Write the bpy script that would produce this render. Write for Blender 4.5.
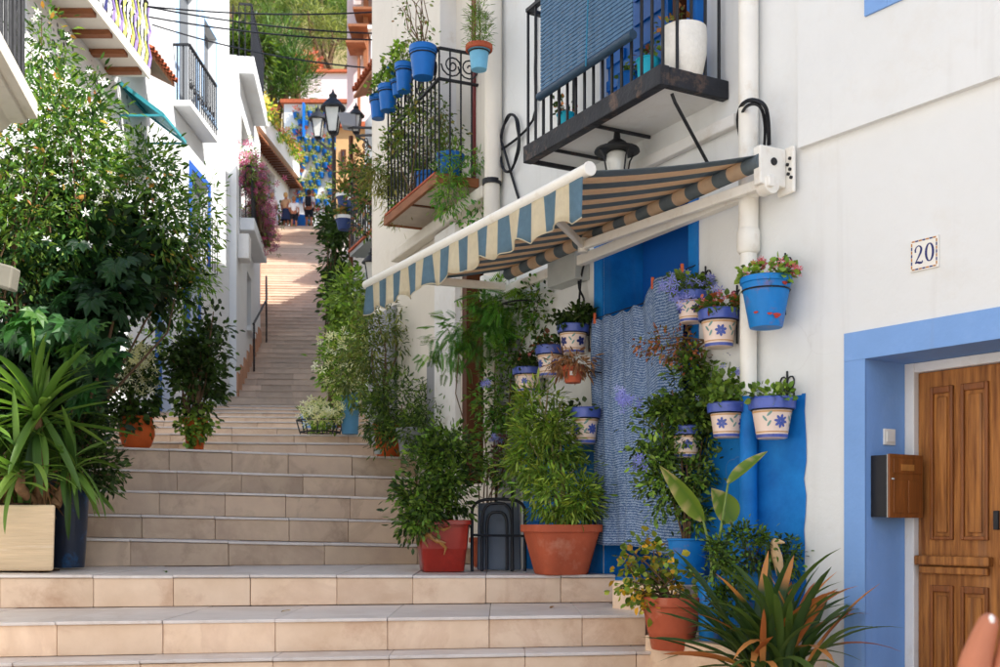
import bpy, math, random
import numpy as np
from mathutils import Vector, Matrix

for o in list(bpy.data.objects):
    bpy.data.objects.remove(o, do_unlink=True)
sc = bpy.context.scene
COL = sc.collection
R = math.radians

# ------------------------------------------------------------------ camera, sky, sun, exposure
FPX = 1100.0                       # focal length in photo pixels (1000 px wide)
cam_d = bpy.data.cameras.new('camera')
cam_d.sensor_width = 36.0
cam_d.lens = 36.0 * FPX / 1000.0
cam_d.shift_y = 0.1915
cam_d.dof.use_dof = True; cam_d.dof.focus_distance = 5.6; cam_d.dof.aperture_fstop = 5.6
cam_d.clip_start = 0.05
cam_d.clip_end = 3000
cam = bpy.data.objects.new('camera', cam_d)
COL.objects.link(cam)
cam.location = (0, 0, 0)           # eye level is z = 0
cam.rotation_euler = (R(90), 0, 0)
sc.camera = cam

SUN_DIR = Vector((0.66, -0.38, 0.80)).normalized()      # towards the sun
w = bpy.data.worlds.new('World'); sc.world = w; w.use_nodes = True
nt = w.node_tree; nt.nodes.clear()
out = nt.nodes.new('ShaderNodeOutputWorld'); bg = nt.nodes.new('ShaderNodeBackground')
sky = nt.nodes.new('ShaderNodeTexSky'); sky.sky_type = 'NISHITA'; sky.sun_disc = False
sky.sun_elevation = math.asin(SUN_DIR.z)
sky.sun_rotation = math.atan2(SUN_DIR.x, SUN_DIR.y)
sky.air_density = 1.0; sky.dust_density = 1.0; sky.ozone_density = 1.0
bg.inputs['Strength'].default_value = 0.15
nt.links.new(sky.outputs[0], bg.inputs[0]); nt.links.new(bg.outputs[0], out.inputs[0])
sd = bpy.data.lights.new('sun', 'SUN'); sd.energy = 4.2; sd.angle = R(0.53); sd.color = (1.0, 0.965, 0.91)
sun = bpy.data.objects.new('sun', sd); COL.objects.link(sun)
sun.rotation_euler = SUN_DIR.to_track_quat('Z', 'Y').to_euler()
sun.location = SUN_DIR * 60
sc.view_settings.view_transform = 'Standard'
sc.view_settings.look = 'None'
sc.view_settings.exposure = 1.1
sc.view_settings.gamma = 1.0
sc.view_settings.use_curve_mapping = False
sc.render.engine = 'CYCLES'
sc.cycles.max_bounces = 7; sc.cycles.diffuse_bounces = 5; sc.cycles.transparent_max_bounces = 8
sc.cycles.use_adaptive_sampling = True

# ------------------------------------------------------------------ helpers
def P(px, py, d):
    return Vector(((px - 500) / FPX * d, d, (525 - py) / FPX * d))

def S(r, g, b):                    # 0..255 sRGB -> linear
    def f(c):
        c /= 255.0
        return c / 12.92 if c <= 0.04045 else ((c + 0.055) / 1.055) ** 2.4
    return (f(r), f(g), f(b))

LOC = {}
def thing(name, label, cat, loc=(0, 0, 0), group=None):
    o = bpy.data.objects.new(name, None); COL.objects.link(o)
    o.empty_display_size = 0.05
    o.location = loc; LOC[o.name] = Vector(loc)
    o['label'] = label; o['category'] = cat
    if group: o['group'] = group
    return o

def tag(o, label, cat, group=None):
    o['label'] = label; o['category'] = cat
    if group: o['group'] = group
    return o

def kind(o, k='structure'):
    o['kind'] = k; return o

def link_obj(name, me, parent=None, loc=None):
    o = bpy.data.objects.new(name, me); COL.objects.link(o)
    if parent is not None:
        o.parent = parent; LOC[o.name] = LOC.get(parent.name, Vector((0, 0, 0)))
    else:
        LOC[o.name] = Vector(loc) if loc is not None else Vector((0, 0, 0))
    if loc is not None: o.location = loc
    return o

def copy_tree(o, parent=None):
    kids = list(o.children)
    c = o.copy(); COL.objects.link(c); c.parent = parent
    for ch in kids: copy_tree(ch, c)
    return c

class MB:
    """collects simple shapes; build() links them as ONE mesh object (world coordinates in, local out)"""
    def __init__(s): s.v = []; s.f = []; s.m = []
    def add(s, vs, fs, mi=0):
        n = len(s.v); s.v += [tuple(v) for v in vs]
        for f in fs: s.f.append(tuple(i + n for i in f)); s.m.append(mi)
        return s
    def quad(s, a, b, c, d, mi=0): return s.add([a, b, c, d], [(0, 1, 2, 3)], mi)
    def hexa(s, b4, t4, mi=0):
        return s.add(list(b4) + list(t4), [(3, 2, 1, 0), (4, 5, 6, 7), (0, 1, 5, 4), (1, 2, 6, 5), (2, 3, 7, 6), (3, 0, 4, 7)], mi)
    def box(s, c, ax, ay, az, mi=0):
        c, ax, ay, az = map(Vector, (c, ax, ay, az))
        b = [c - ax - ay - az, c + ax - ay - az, c + ax + ay - az, c - ax + ay - az]
        return s.hexa(b, [p + az * 2 for p in b], mi)
    def abox(s, x0, x1, y0, y1, z0, z1, mi=0):
        return s.box(((x0 + x1) / 2, (y0 + y1) / 2, (z0 + z1) / 2), ((x1 - x0) / 2, 0, 0), (0, (y1 - y0) / 2, 0), (0, 0, (z1 - z0) / 2), mi)
    def bar(s, p, q, wd, ht, up=(0, 0, 1), mi=0):
        p, q = Vector(p), Vector(q); d = q - p; u = Vector(up)
        sd_ = d.cross(u)
        if sd_.length < 1e-6: sd_ = d.cross(Vector((1, 0, 0)))
        sd_.normalize(); u = sd_.cross(d).normalized()
        return s.box((p + q) / 2, d / 2, sd_ * wd / 2, u * ht / 2, mi)
    def tube(s, pts, r, n=8, mi=0, closed=False):
        pts = [Vector(p) for p in pts]; m = len(pts)
        rs = r if isinstance(r, (list, tuple)) else [r] * m
        rings = []; prev = None
        for i, p in enumerate(pts):
            if closed: t = pts[(i + 1) % m] - pts[i - 1]
            else: t = pts[min(i + 1, m - 1)] - pts[max(i - 1, 0)]
            if t.length < 1e-9: t = Vector((0, 0, 1))
            t.normalize()
            if prev is None:
                a = Vector((0, 0, 1)) if abs(t.z) < 0.9 else Vector((1, 0, 0))
                prev = t.cross(a).normalized()
            prev = (prev - t * prev.dot(t))
            if prev.length < 1e-6: prev = t.orthogonal()
            prev.normalize(); b = t.cross(prev)
            rings.append([p + (prev * math.cos(2 * math.pi * k / n) + b * math.sin(2 * math.pi * k / n)) * rs[i] for k in range(n)])
        vs = [v for rg in rings for v in rg]; fs = []
        mm = m if closed else m - 1
        for i in range(mm):
            j = (i + 1) % m
            for k in range(n):
                fs.append((i * n + k, i * n + (k + 1) % n, j * n + (k + 1) % n, j * n + k))
        if not closed:
            fs.append(tuple(range(n - 1, -1, -1))); fs.append(tuple((m - 1) * n + k for k in range(n)))
        return s.add(vs, fs, mi)
    def loft(s, rings, mi=0, cap0=True, cap1=True):
        n = len(rings[0]); vs = [v for rg in rings for v in rg]; fs = []
        for i in range(len(rings) - 1):
            for k in range(n):
                fs.append((i * n + k, i * n + (k + 1) % n, (i + 1) * n + (k + 1) % n, (i + 1) * n + k))
        if cap0: fs.append(tuple(range(n - 1, -1, -1)))
        if cap1: fs.append(tuple((len(rings) - 1) * n + k for k in range(n)))
        return s.add(vs, fs, mi)
    def lathe(s, prof, c=(0, 0, 0), n=24, mi=0, sq=None, cap0=True, cap1=True, rot=0.0):
        """prof: (radius, z) list; sq: superellipse exponent for squarish pots"""
        c = Vector(c); rings = []
        for r, z in prof:
            rg = []
            for k in range(n):
                a = 2 * math.pi * k / n
                ca, sa = math.cos(a), math.sin(a); q = 1.0
                if sq: q = 1.0 / ((abs(ca) ** sq + abs(sa) ** sq) ** (1.0 / sq))
                x, y = r * q * ca, r * q * sa
                rg.append(c + Vector((x * math.cos(rot) - y * math.sin(rot), x * math.sin(rot) + y * math.cos(rot), z)))
            rings.append(rg)
        return s.loft(rings, mi, cap0, cap1)
    def grid(s, fn, nu, nv, mi=0, mif=None):
        n0 = len(s.v)
        for j in range(nv + 1):
            for i in range(nu + 1): s.v.append(tuple(fn(i / nu, j / nv)))
        for j in range(nv):
            for i in range(nu):
                a = n0 + j * (nu + 1) + i
                s.f.append((a, a + 1, a + nu + 2, a + nu + 1)); s.m.append(mif(i, j) if mif else mi)
        return s
    def mesh(s, name, mats, off=Vector((0, 0, 0)), smooth=None):
        me = bpy.data.meshes.new(name)
        me.from_pydata([(v[0] - off[0], v[1] - off[1], v[2] - off[2]) for v in s.v], [], s.f)
        for m in (mats if isinstance(mats, (list, tuple)) else [mats]): me.materials.append(m)
        if any(s.m): me.polygons.foreach_set('material_index', s.m)
        if smooth is not None:
            me.polygons.foreach_set('use_smooth', [True] * len(s.f))
            me.set_sharp_from_angle(angle=R(smooth))
        me.update(); return me
    def build(s, name, mats, parent=None, loc=None, smooth=None, bevel=0.0, solid=0.0):
        off = LOC.get(parent.name, Vector((0, 0, 0))) if parent is not None else (Vector(loc) if loc is not None else Vector((0, 0, 0)))
        me = s.mesh(name, mats, off, smooth)
        o = link_obj(name, me, parent, loc if parent is None else None)
        if solid:
            m = o.modifiers.new('solid', 'SOLIDIFY'); m.thickness = solid; m.offset = 0
        if bevel:
            m = o.modifiers.new('bevel', 'BEVEL'); m.width = bevel; m.segments = 2; m.limit_method = 'ANGLE'; m.angle_limit = R(40)
        return o

# ------------------------------------------------------------------ materials
MATS = {}
def M(name, col, rough=0.6, var=0.06, scale=5.0, bump=0.0, bscale=60.0, spec=0.3, metal=0.0, stain=None, orand=0.0, stretch=(1, 1, 1), col2=None, detail=6.0):
    if name in MATS: return MATS[name]
    m = bpy.data.materials.new(name); m.use_nodes = True; MATS[name] = m
    t = m.node_tree; N = t.nodes; L = t.links; N.clear()
    o = N.new('ShaderNodeOutputMaterial'); b = N.new('ShaderNodeBsdfPrincipled'); L.new(b.outputs[0], o.inputs[0])
    b.inputs['Roughness'].default_value = rough; b.inputs['Metallic'].default_value = metal
    b.inputs['Specular IOR Level'].default_value = spec
    tc = N.new('ShaderNodeTexCoord'); mp = N.new('ShaderNodeMapping'); mp.inputs['Scale'].default_value = stretch
    L.new(tc.outputs['Object'], mp.inputs[0])
    oi = N.new('ShaderNodeObjectInfo')
    ad = N.new('ShaderNodeVectorMath'); ad.operation = 'ADD'
    if orand:
        ml = N.new('ShaderNodeMath'); ml.operation = 'MULTIPLY'; ml.inputs[1].default_value = 37.0
        L.new(oi.outputs['Random'], ml.inputs[0]); L.new(ml.outputs[0], ad.inputs[1])
    L.new(mp.outputs[0], ad.inputs[0])
    nz = N.new('ShaderNodeTexNoise'); nz.inputs['Scale'].default_value = scale; nz.inputs['Detail'].default_value = detail
    nz.inputs['Roughness'].default_value = 0.6
    L.new(ad.outputs[0], nz.inputs['Vector'])
    rp = N.new('ShaderNodeValToRGB'); e = rp.color_ramp.elements
    e[0].position = 0.3; e[1].position = 0.7
    c2 = col2 if col2 else tuple(min(1, c * (1 + var)) for c in col)
    c1 = tuple(c * (1 - var) for c in col)
    e[0].color = (*c1, 1); e[1].color = (*c2, 1)
    L.new(nz.outputs['Fac'], rp.inputs[0]); cur = rp.outputs[0]
    if stain:
        sc_, ss, amt = stain
        n2 = N.new('ShaderNodeTexNoise'); n2.inputs['Scale'].default_value = ss; n2.inputs['Detail'].default_value = 8; n2.inputs['Roughness'].default_value = 0.7
        L.new(ad.outputs[0], n2.inputs['Vector'])
        r2 = N.new('ShaderNodeValToRGB'); r2.color_ramp.elements[0].position = 0.55; r2.color_ramp.elements[1].position = 0.75
        r2.color_ramp.elements[0].color = (0, 0, 0, 1); r2.color_ramp.elements[1].color = (amt, amt, amt, 1)
        L.new(n2.outputs['Fac'], r2.inputs[0])
        mx = N.new('ShaderNodeMix'); mx.data_type = 'RGBA'; L.new(r2.outputs[0], mx.inputs['Factor'])
        L.new(cur, mx.inputs['A']); mx.inputs['B'].default_value = (*sc_, 1); cur = mx.outputs['Result']
    if orand:
        hs = N.new('ShaderNodeHueSaturation'); mr = N.new('ShaderNodeMapRange')
        mr.inputs['To Min'].default_value = 1 - orand; mr.inputs['To Max'].default_value = 1 + orand
        L.new(oi.outputs['Random'], mr.inputs['Value']); L.new(mr.outputs[0], hs.inputs['Value'])
        L.new(cur, hs.inputs['Color']); cur = hs.outputs[0]
    L.new(cur, b.inputs['Base Color'])
    if bump:
        n3 = N.new('ShaderNodeTexNoise'); n3.inputs['Scale'].default_value = bscale; n3.inputs['Detail'].default_value = 5
        L.new(ad.outputs[0], n3.inputs['Vector'])
        bp = N.new('ShaderNodeBump'); bp.inputs['Strength'].default_value = bump; bp.inputs['Distance'].default_value = 0.01
        n4 = N.new('ShaderNodeTexNoise'); n4.inputs['Scale'].default_value = bscale / 9; n4.inputs['Detail'].default_value = 2
        L.new(ad.outputs[0], n4.inputs['Vector']); sm = N.new('ShaderNodeMath'); sm.operation = 'MULTIPLY_ADD'; sm.inputs[1].default_value = 3.0
        L.new(n4.outputs['Fac'], sm.inputs[0]); L.new(n3.outputs['Fac'], sm.inputs[2]); L.new(sm.outputs[0], bp.inputs['Height'])
        L.new(bp.outputs[0], b.inputs['Normal'])
    return m

def leaf_mat(name, trans=0.35, rough=0.45):
    if name in MATS: return MATS[name]
    m = bpy.data.materials.new(name); m.use_nodes = True; MATS[name] = m
    t = m.node_tree; N = t.nodes; L = t.links; N.clear()
    o = N.new('ShaderNodeOutputMaterial'); b = N.new('ShaderNodeBsdfPrincipled'); tr = N.new('ShaderNodeBsdfTranslucent')
    at = N.new('ShaderNodeAttribute'); at.attribute_name = 'Col'
    mx = N.new('ShaderNodeMixShader'); mx.inputs[0].default_value = trans
    b.inputs['Roughness'].default_value = rough; b.inputs['Specular IOR Level'].default_value = 0.35
    L.new(at.outputs['Color'], b.inputs['Base Color'])
    g = N.new('ShaderNodeMix'); g.data_type = 'RGBA'; g.blend_type = 'MULTIPLY'; g.inputs['Factor'].default_value = 1
    g.inputs['B'].default_value = (1.25, 1.35, 0.6, 1)
    L.new(at.outputs['Color'], g.inputs['A']); L.new(g.outputs['Result'], tr.inputs['Color'])
    L.new(b.outputs[0], mx.inputs[1]); L.new(tr.outputs[0], mx.inputs[2]); L.new(mx.outputs[0], o.inputs[0])
    return m
LEAF = leaf_mat('leaf'); PETAL = leaf_mat('petal', 0.25, 0.7)

WHITE = M('white_plaster', (0.752, 0.755, 0.732), 0.85, 0.03, 1.3, 0.45, 14, 0.15, stain=(S(210, 200, 184), 1.7, 0.32))
WHITE2 = M('bright_plaster', (0.76, 0.77, 0.765), 0.85, 0.03, 1.5, 0.3, 30, 0.15, stain=(S(212, 202, 188), 2.0, 0.30))
CREAM = M('cream_plaster', S(226, 218, 204), 0.85, 0.04, 1.5, 0.3, 30, 0.15, stain=(S(206, 192, 170), 2.0, 0.4))
TRIM = M('white_trim', (0.78, 0.76, 0.72), 0.6, 0.05, 4, 0.12, 40, 0.3, stain=(S(190, 170, 140), 5, 0.5))
BLUE = M('cobalt_paint', S(8, 108, 190), 0.6, 0.12, 7, 0.5, 16, 0.3, col2=S(22, 128, 206))
DBLUE = M('deep_blue_paint', S(10, 84, 160), 0.55, 0.08, 4, 0.2, 30, 0.3)
PERI = M('periwinkle_paint', S(126, 164, 216), 0.75, 0.05, 3, 0.25, 30, 0.2, stain=(S(150, 182, 224), 3, 0.4))
GREYP = M('grey_paint', S(150, 150, 152), 0.8, 0.05, 3, 0.2, 30, 0.2)
STONE = M('pinkish_limestone', S(226, 194, 162), 0.5, 0.10, 4, 0.12, 25, 0.35, stain=(S(170, 120, 88), 2.6, 0.6), orand=0.10, col2=S(234, 206, 178))
STONE_B = M('tread_limestone', S(212, 202, 194), 0.42, 0.07, 5, 0.1, 25, 0.4, stain=(S(160, 140, 124), 3, 0.4), orand=0.06)
STONE_D = M('shaded_limestone', S(198, 170, 146), 0.55, 0.1, 6, 0.12, 25, 0.3, stain=(S(112, 88, 70), 2.6, 0.6), orand=0.13, col2=S(204, 178, 150))  # darker limestone copy: shade on the middle risers put into its base colour
STONE_F = M('rosy_limestone', S(206, 186, 166), 0.6, 0.1, 5, 0.12, 25, 0.3, stain=(S(172, 136, 122), 3.0, 0.5), orand=0.14)
GROUT = M('grout', S(138, 118, 102), 0.9, 0.1, 10, 0.3, 60)
WOOD = M('varnished_wood', S(144, 84, 38), 0.58, 0.42, 5, 0.25, 20, 0.3, stretch=(9, 9, 0.6), col2=S(190, 126, 64), stain=(S(104, 52, 20), 3.0, 0.6))
WOOD2 = M('mid_brown_wood', S(134, 78, 34), 0.45, 0.3, 5, 0.15, 20, 0.4, stretch=(9, 9, 0.7))  # plain mid brown wood for door mouldings and mailbox front
DWOOD = M('dark_wood', S(88, 48, 24), 0.5, 0.25, 5, 0.15, 20, 0.3, stretch=(6, 6, 0.8))
BROWN = M('brown_timber', S(148, 96, 66), 0.7, 0.2, 6, 0.2, 30, 0.2, stretch=(1, 1, 4))
IRON = M('black_iron', S(28, 29, 33), 0.55, 0.3, 30, 0.2, 80, 0.4)
IRONW = M('weathered_black_paint', S(38, 40, 46), 0.6, 0.2, 20, 0.4, 60, 0.3, stain=(S(140, 110, 88), 7, 0.7))
METALW = M('white_enamel', S(236, 232, 222), 0.4, 0.04, 8, 0.05, 40, 0.4, stain=(S(196, 172, 138), 9, 0.45))
TERRA = M('terracotta', S(176, 88, 60), 0.75, 0.16, 6, 0.2, 60, 0.2, stain=(S(210, 156, 130), 5, 0.6), orand=0.06)
TERRA2 = M('orange_clay', S(206, 96, 44), 0.7, 0.12, 9, 0.2, 60, 0.2, orand=0.05)
REDGLAZE = M('red_glaze', S(152, 40, 28), 0.28, 0.25, 5, 0.05, 40, 0.5, stain=(S(90, 20, 16), 4, 0.6))
SOIL = M('soil', S(58, 42, 32), 0.95, 0.3, 40, 0.8, 60, 0.1)
BPOT = M('blue_pot_paint', S(16, 122, 196), 0.5, 0.1, 8, 0.15, 50, 0.35, stain=(S(150, 84, 66), 11, 0.75))
BPOT2 = M('clean_blue_pot', S(12, 104, 186), 0.45, 0.08, 8, 0.1, 50, 0.35)
TURQ = M('turquoise_pot', S(26, 178, 204), 0.5, 0.06, 8, 0.05, 40, 0.35)
CERAM = M('cream_ceramic', S(232, 208, 192), 0.3, 0.05, 8, 0.03, 40, 0.5)
CBLUE = M('ceramic_blue', S(70, 88, 164), 0.3, 0.25, 12, 0.03, 40, 0.5)
CGREEN = M('ceramic_green', S(112, 150, 140), 0.3, 0.15, 12, 0, 40, 0.5)
COCHRE = M('ceramic_ochre', S(196, 150, 96), 0.3, 0.15, 12, 0, 40, 0.5)
GLASS_M = M('milky_glass', S(206, 204, 196), 0.15, 0.1, 6, 0, 40, 0.6)
GLASS_D = M('dark_glass', S(60, 66, 74), 0.08, 0.2, 3, 0, 40, 0.7)
GREYBOX = M('grey_box', S(176, 180, 176), 0.5, 0.06, 8, 0.05, 40, 0.3)
CABLE = M('black_cable', S(24, 26, 32), 0.5, 0.1, 20, 0, 40, 0.3)
ROOFT = M('roof_tile', S(172, 92, 62), 0.8, 0.2, 10, 0.3, 40, 0.2, orand=0.12)
SKIN = M('skin', S(172, 108, 80), 0.5, 0.06, 20, 0.1, 180, 0.35, stain=(S(206, 128, 104), 9, 0.4))
OCHRE = M('ochre_plaster', S(204, 164, 116), 0.85, 0.06, 1.5, 0.2, 30, 0.15)
PINKP = M('pale_pink_plaster', S(226, 206, 204), 0.85, 0.05, 1.5, 0.2, 30, 0.15)

def weather(m, crack=0.16, streak=0.12):
    t = m.node_tree; N = t.nodes; L = t.links
    b = next(n for n in N if n.type == 'BSDF_PRINCIPLED'); src = b.inputs['Base Color'].links[0].from_socket
    tc = N.new('ShaderNodeTexCoord'); wp = N.new('ShaderNodeTexNoise'); wp.inputs['Scale'].default_value = 3.0; wp.inputs['Detail'].default_value = 6
    L.new(tc.outputs['Object'], wp.inputs['Vector'])
    mv = N.new('ShaderNodeMix'); mv.data_type = 'VECTOR'; mv.inputs['Factor'].default_value = .22
    L.new(tc.outputs['Object'], mv.inputs['A']); L.new(wp.outputs['Color'], mv.inputs['B'])
    vo = N.new('ShaderNodeTexVoronoi'); vo.feature = 'DISTANCE_TO_EDGE'; vo.inputs['Scale'].default_value = 1.1; L.new(mv.outputs['Result'], vo.inputs['Vector'])
    r1 = N.new('ShaderNodeValToRGB'); r1.color_ramp.elements[0].position = 0.0; r1.color_ramp.elements[0].color = (1, 1, 1, 1); r1.color_ramp.elements[1].position = .0035; r1.color_ramp.elements[1].color = (0, 0, 0, 1); L.new(vo.outputs['Distance'], r1.inputs[0])
    mk = N.new('ShaderNodeTexNoise'); mk.inputs['Scale'].default_value = .9; L.new(tc.outputs['Object'], mk.inputs['Vector'])
    r2 = N.new('ShaderNodeValToRGB'); r2.color_ramp.elements[0].position = .52; r2.color_ramp.elements[1].position = .62; L.new(mk.outputs['Fac'], r2.inputs[0])
    mu = N.new('ShaderNodeMath'); mu.operation = 'MULTIPLY'; L.new(r1.outputs[0], mu.inputs[0]); L.new(r2.outputs[0], mu.inputs[1])
    m2 = N.new('ShaderNodeMath'); m2.operation = 'MULTIPLY'; m2.inputs[1].default_value = crack; L.new(mu.outputs[0], m2.inputs[0])
    mp = N.new('ShaderNodeMapping'); mp.inputs['Scale'].default_value = (7, 7, .35); L.new(tc.outputs['Object'], mp.inputs[0])
    st = N.new('ShaderNodeTexNoise'); st.inputs['Scale'].default_value = 1.5; st.inputs['Detail'].default_value = 5; L.new(mp.outputs[0], st.inputs['Vector'])
    r3 = N.new('ShaderNodeValToRGB'); r3.color_ramp.elements[0].position = .58; r3.color_ramp.elements[1].position = .78; r3.color_ramp.elements[0].color = (0, 0, 0, 1); r3.color_ramp.elements[1].color = (streak, streak, streak, 1); L.new(st.outputs['Fac'], r3.inputs[0])
    ad = N.new('ShaderNodeMath'); ad.operation = 'ADD'; L.new(m2.outputs[0], ad.inputs[0]); L.new(r3.outputs[0], ad.inputs[1])
    mx = N.new('ShaderNodeMix'); mx.data_type = 'RGBA'; L.new(ad.outputs[0], mx.inputs['Factor']); L.new(src, mx.inputs['A']); mx.inputs['B'].default_value = (.30, .25, .2, 1); L.new(mx.outputs['Result'], b.inputs['Base Color'])
def veins(m, col, amt=.6, scale=2.2, wid=.018):
    t = m.node_tree; N = t.nodes; L = t.links
    b = next(n for n in N if n.type == 'BSDF_PRINCIPLED'); src = b.inputs['Base Color'].links[0].from_socket
    tc = N.new('ShaderNodeTexCoord'); oi = N.new('ShaderNodeObjectInfo'); ml = N.new('ShaderNodeMath'); ml.operation = 'MULTIPLY'; ml.inputs[1].default_value = 53
    L.new(oi.outputs['Random'], ml.inputs[0]); ad = N.new('ShaderNodeVectorMath'); ad.operation = 'ADD'; L.new(tc.outputs['Object'], ad.inputs[0]); L.new(ml.outputs[0], ad.inputs[1])
    nz = N.new('ShaderNodeTexNoise'); nz.inputs['Scale'].default_value = scale; nz.inputs['Detail'].default_value = 9; nz.inputs['Roughness'].default_value = .62; nz.inputs['Distortion'].default_value = .8; L.new(ad.outputs[0], nz.inputs['Vector'])
    rp = N.new('ShaderNodeValToRGB'); e = rp.color_ramp.elements; e[0].position = .5 - wid; e[0].color = (0, 0, 0, 1); e[1].position = .5; e[1].color = (amt, amt, amt, 1); e2 = rp.color_ramp.elements.new(.5 + wid * 2.5); e2.color = (0, 0, 0, 1)
    L.new(nz.outputs['Fac'], rp.inputs[0])
    mx = N.new('ShaderNodeMix'); mx.data_type = 'RGBA'; L.new(rp.outputs[0], mx.inputs['Factor']); L.new(src, mx.inputs['A']); mx.inputs['B'].default_value = (*col, 1); L.new(mx.outputs['Result'], b.inputs['Base Color'])
veins(STONE, S(168, 118, 86), .2, .9, .03); veins(STONE_D, S(116, 90, 72), .22, 1.0, .03); veins(STONE_B, S(172, 152, 134), .25, 1.0, .03)
weather(WHITE, .10, .14); weather(CREAM, .1, .2); weather(PERI, .1, .14); weather(WOOD, .7, .5); weather(BLUE, .3, .12)
def translucent(m, f):
    t = m.node_tree; N = t.nodes; L = t.links; b = next(n for n in N if n.type == 'BSDF_PRINCIPLED'); o = next(n for n in N if n.type == 'OUTPUT_MATERIAL')
    tr = N.new('ShaderNodeBsdfTranslucent'); L.new(b.inputs['Base Color'].links[0].from_socket, tr.inputs[0]); mx = N.new('ShaderNodeMixShader'); mx.inputs[0].default_value = f
    L.new(b.outputs[0], mx.inputs[1]); L.new(tr.outputs[0], mx.inputs[2]); L.new(mx.outputs[0], o.inputs[0])

# ------------------------------------------------------------------ facades
class Fac:
    """a vertical wall plane: point = o + u*a + n*off, z free"""
    def __init__(s, o, u, n_sign):
        s.o = Vector((o[0], o[1])); s.u = Vector((u[0], u[1])).normalized()
        s.n = Vector((s.u.y, -s.u.x)) * n_sign
    def p(s, a, off, z):
        q = s.o + s.u * a + s.n * off; return Vector((q.x, q.y, z))
    def a(s, px, off=0.0):
        k = (px - 500) / FPX; q = s.o + s.n * off
        return (k * q.y - q.x) / (s.u.x - k * s.u.y)
    def at(s, px, py, off=0.0):
        q = s.p(s.a(px, off), off, 0); q.z = (525 - py) / FPX * q.y; return q
    def z(s, px, py, off=0.0): return s.at(px, py, off).z
    def box(s, mb, a0, a1, o0, o1, z0, z1, mi=0):
        b = [s.p(a0, o0, z0), s.p(a1, o0, z0), s.p(a1, o1, z0), s.p(a0, o1, z0)]
        mb.hexa(b, [v + Vector((0, 0, z1 - z0)) for v in b], mi); return mb
    def wall(s, mb, a0, a1, z0, z1, holes=(), depth=0.3):
        As = sorted({a0, a1, *[h[0] for h in holes], *[h[1] for h in holes]})
        Zs = sorted({z0, z1, *[h[2] for h in holes], *[h[3] for h in holes]})
        As = [x for x in As if a0 <= x <= a1]; Zs = [x for x in Zs if z0 <= x <= z1]
        for i in range(len(As) - 1):
            for j in range(len(Zs) - 1):
                am = (As[i] + As[i + 1]) / 2; zm = (Zs[j] + Zs[j + 1]) / 2
                if any(h[0] < am < h[1] and h[2] < zm < h[3] for h in holes): continue
                mb.quad(s.p(As[i], 0, Zs[j]), s.p(As[i + 1], 0, Zs[j]), s.p(As[i + 1], 0, Zs[j + 1]), s.p(As[i], 0, Zs[j + 1]))
        for h in holes: s.reveal(mb, h, depth)
        return mb
    def reveal(s, mb, h, depth, o0=0.0):
        A, B, z0, z1 = h[:4]
        mb.quad(s.p(A, o0, z0), s.p(A, -depth, z0), s.p(A, -depth, z1), s.p(A, o0, z1))
        mb.quad(s.p(B, o0, z0), s.p(B, -depth, z0), s.p(B, -depth, z1), s.p(B, o0, z1))
        mb.quad(s.p(A, o0, z1), s.p(B, o0, z1), s.p(B, -depth, z1), s.p(A, -depth, z1))
        mb.quad(s.p(A, o0, z0), s.p(B, o0, z0), s.p(B, -depth, z0), s.p(A, -depth, z0))
        return mb

def prism(mb, poly, z0, z1, mi=0):
    n = len(poly); vs = [(x, y, z0) for x, y in poly] + [(x, y, z1) for x, y in poly]
    fs = [tuple(range(n - 1, -1, -1)), tuple(range(n, 2 * n))] + [(i, (i + 1) % n, n + (i + 1) % n, n + i) for i in range(n)]
    mb.add(vs, fs, mi); return mb

# ------------------------------------------------------------------ foliage
def T_oval(wd=0.45, cup=0.06):
    v = [(0, 0, 0), (-wd / 2, .38, cup), (-wd * .38, .72, cup * .6), (0, 1, -.06), (wd * .38, .72, cup * .6), (wd / 2, .38, cup), (0, .38, -.02), (0, .72, -.04)]
    f = [(0, 6, 1), (1, 6, 7, 2), (2, 7, 3), (0, 5, 6), (5, 4, 7, 6), (4, 3, 7)]
    return np.array(v, float), f
def T_palm(n=7, wd=0.26):
    vs = []; fs = []
    for k in range(n):
        a = (k - (n - 1) / 2) * (math.pi * 1.35 / (n - 1)); L_ = 1.0 - 0.12 * abs(k - (n - 1) / 2)
        c, s_ = math.sin(a), math.cos(a); b = len(vs)
        for (x, y, z) in [(0, .05, 0), (-wd / 2, .55, .03), (0, 1, -.12), (wd / 2, .55, .03), (0, .55, -.03)]:
            x *= L_; y *= L_
            vs.append((x * s_ + y * c, y * s_ - x * c + 0.1, z))
        fs += [(b, b + 4, b + 1), (b + 1, b + 4, b + 2), (b, b + 3, b + 4), (b + 3, b + 2, b + 4)]
    return np.array(vs, float), fs
def T_star(n=5, wd=0.3):
    vs = []; fs = []
    for k in range(n):
        a = 2 * math.pi * k / n; b = len(vs); c, s_ = math.cos(a), math.sin(a)
        for (x, y, z) in [(0, 0, 0), (-wd / 2, .55, .1), (0, 1, .12), (wd / 2, .55, .1)]:
            vs.append((x * c - y * s_, x * s_ + y * c, z))
        fs.append((b, b + 3, b + 2, b + 1))
    return np.array(vs, float), fs
def T_frond(n=9, L_=0.42):
    vs = []; fs = []
    for k in range(n):
        y0 = 0.1 + 0.9 * k / n; ln = L_ * (1 - 0.55 * (k / n) ** 1.5); dz = -0.22 * (k / n) ** 2
        for sg in (-1, 1):
            b = len(vs)
            vs += [(0, y0, dz), (sg * ln * .55, y0 + .16, dz + .02), (sg * ln, y0 + .2, dz - .08), (sg * ln * .5, y0 + .05, dz + .01)]
            fs.append((b, b + 1, b + 2, b + 3) if sg > 0 else (b, b + 3, b + 2, b + 1))
    return np.array(vs, float), fs
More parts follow.
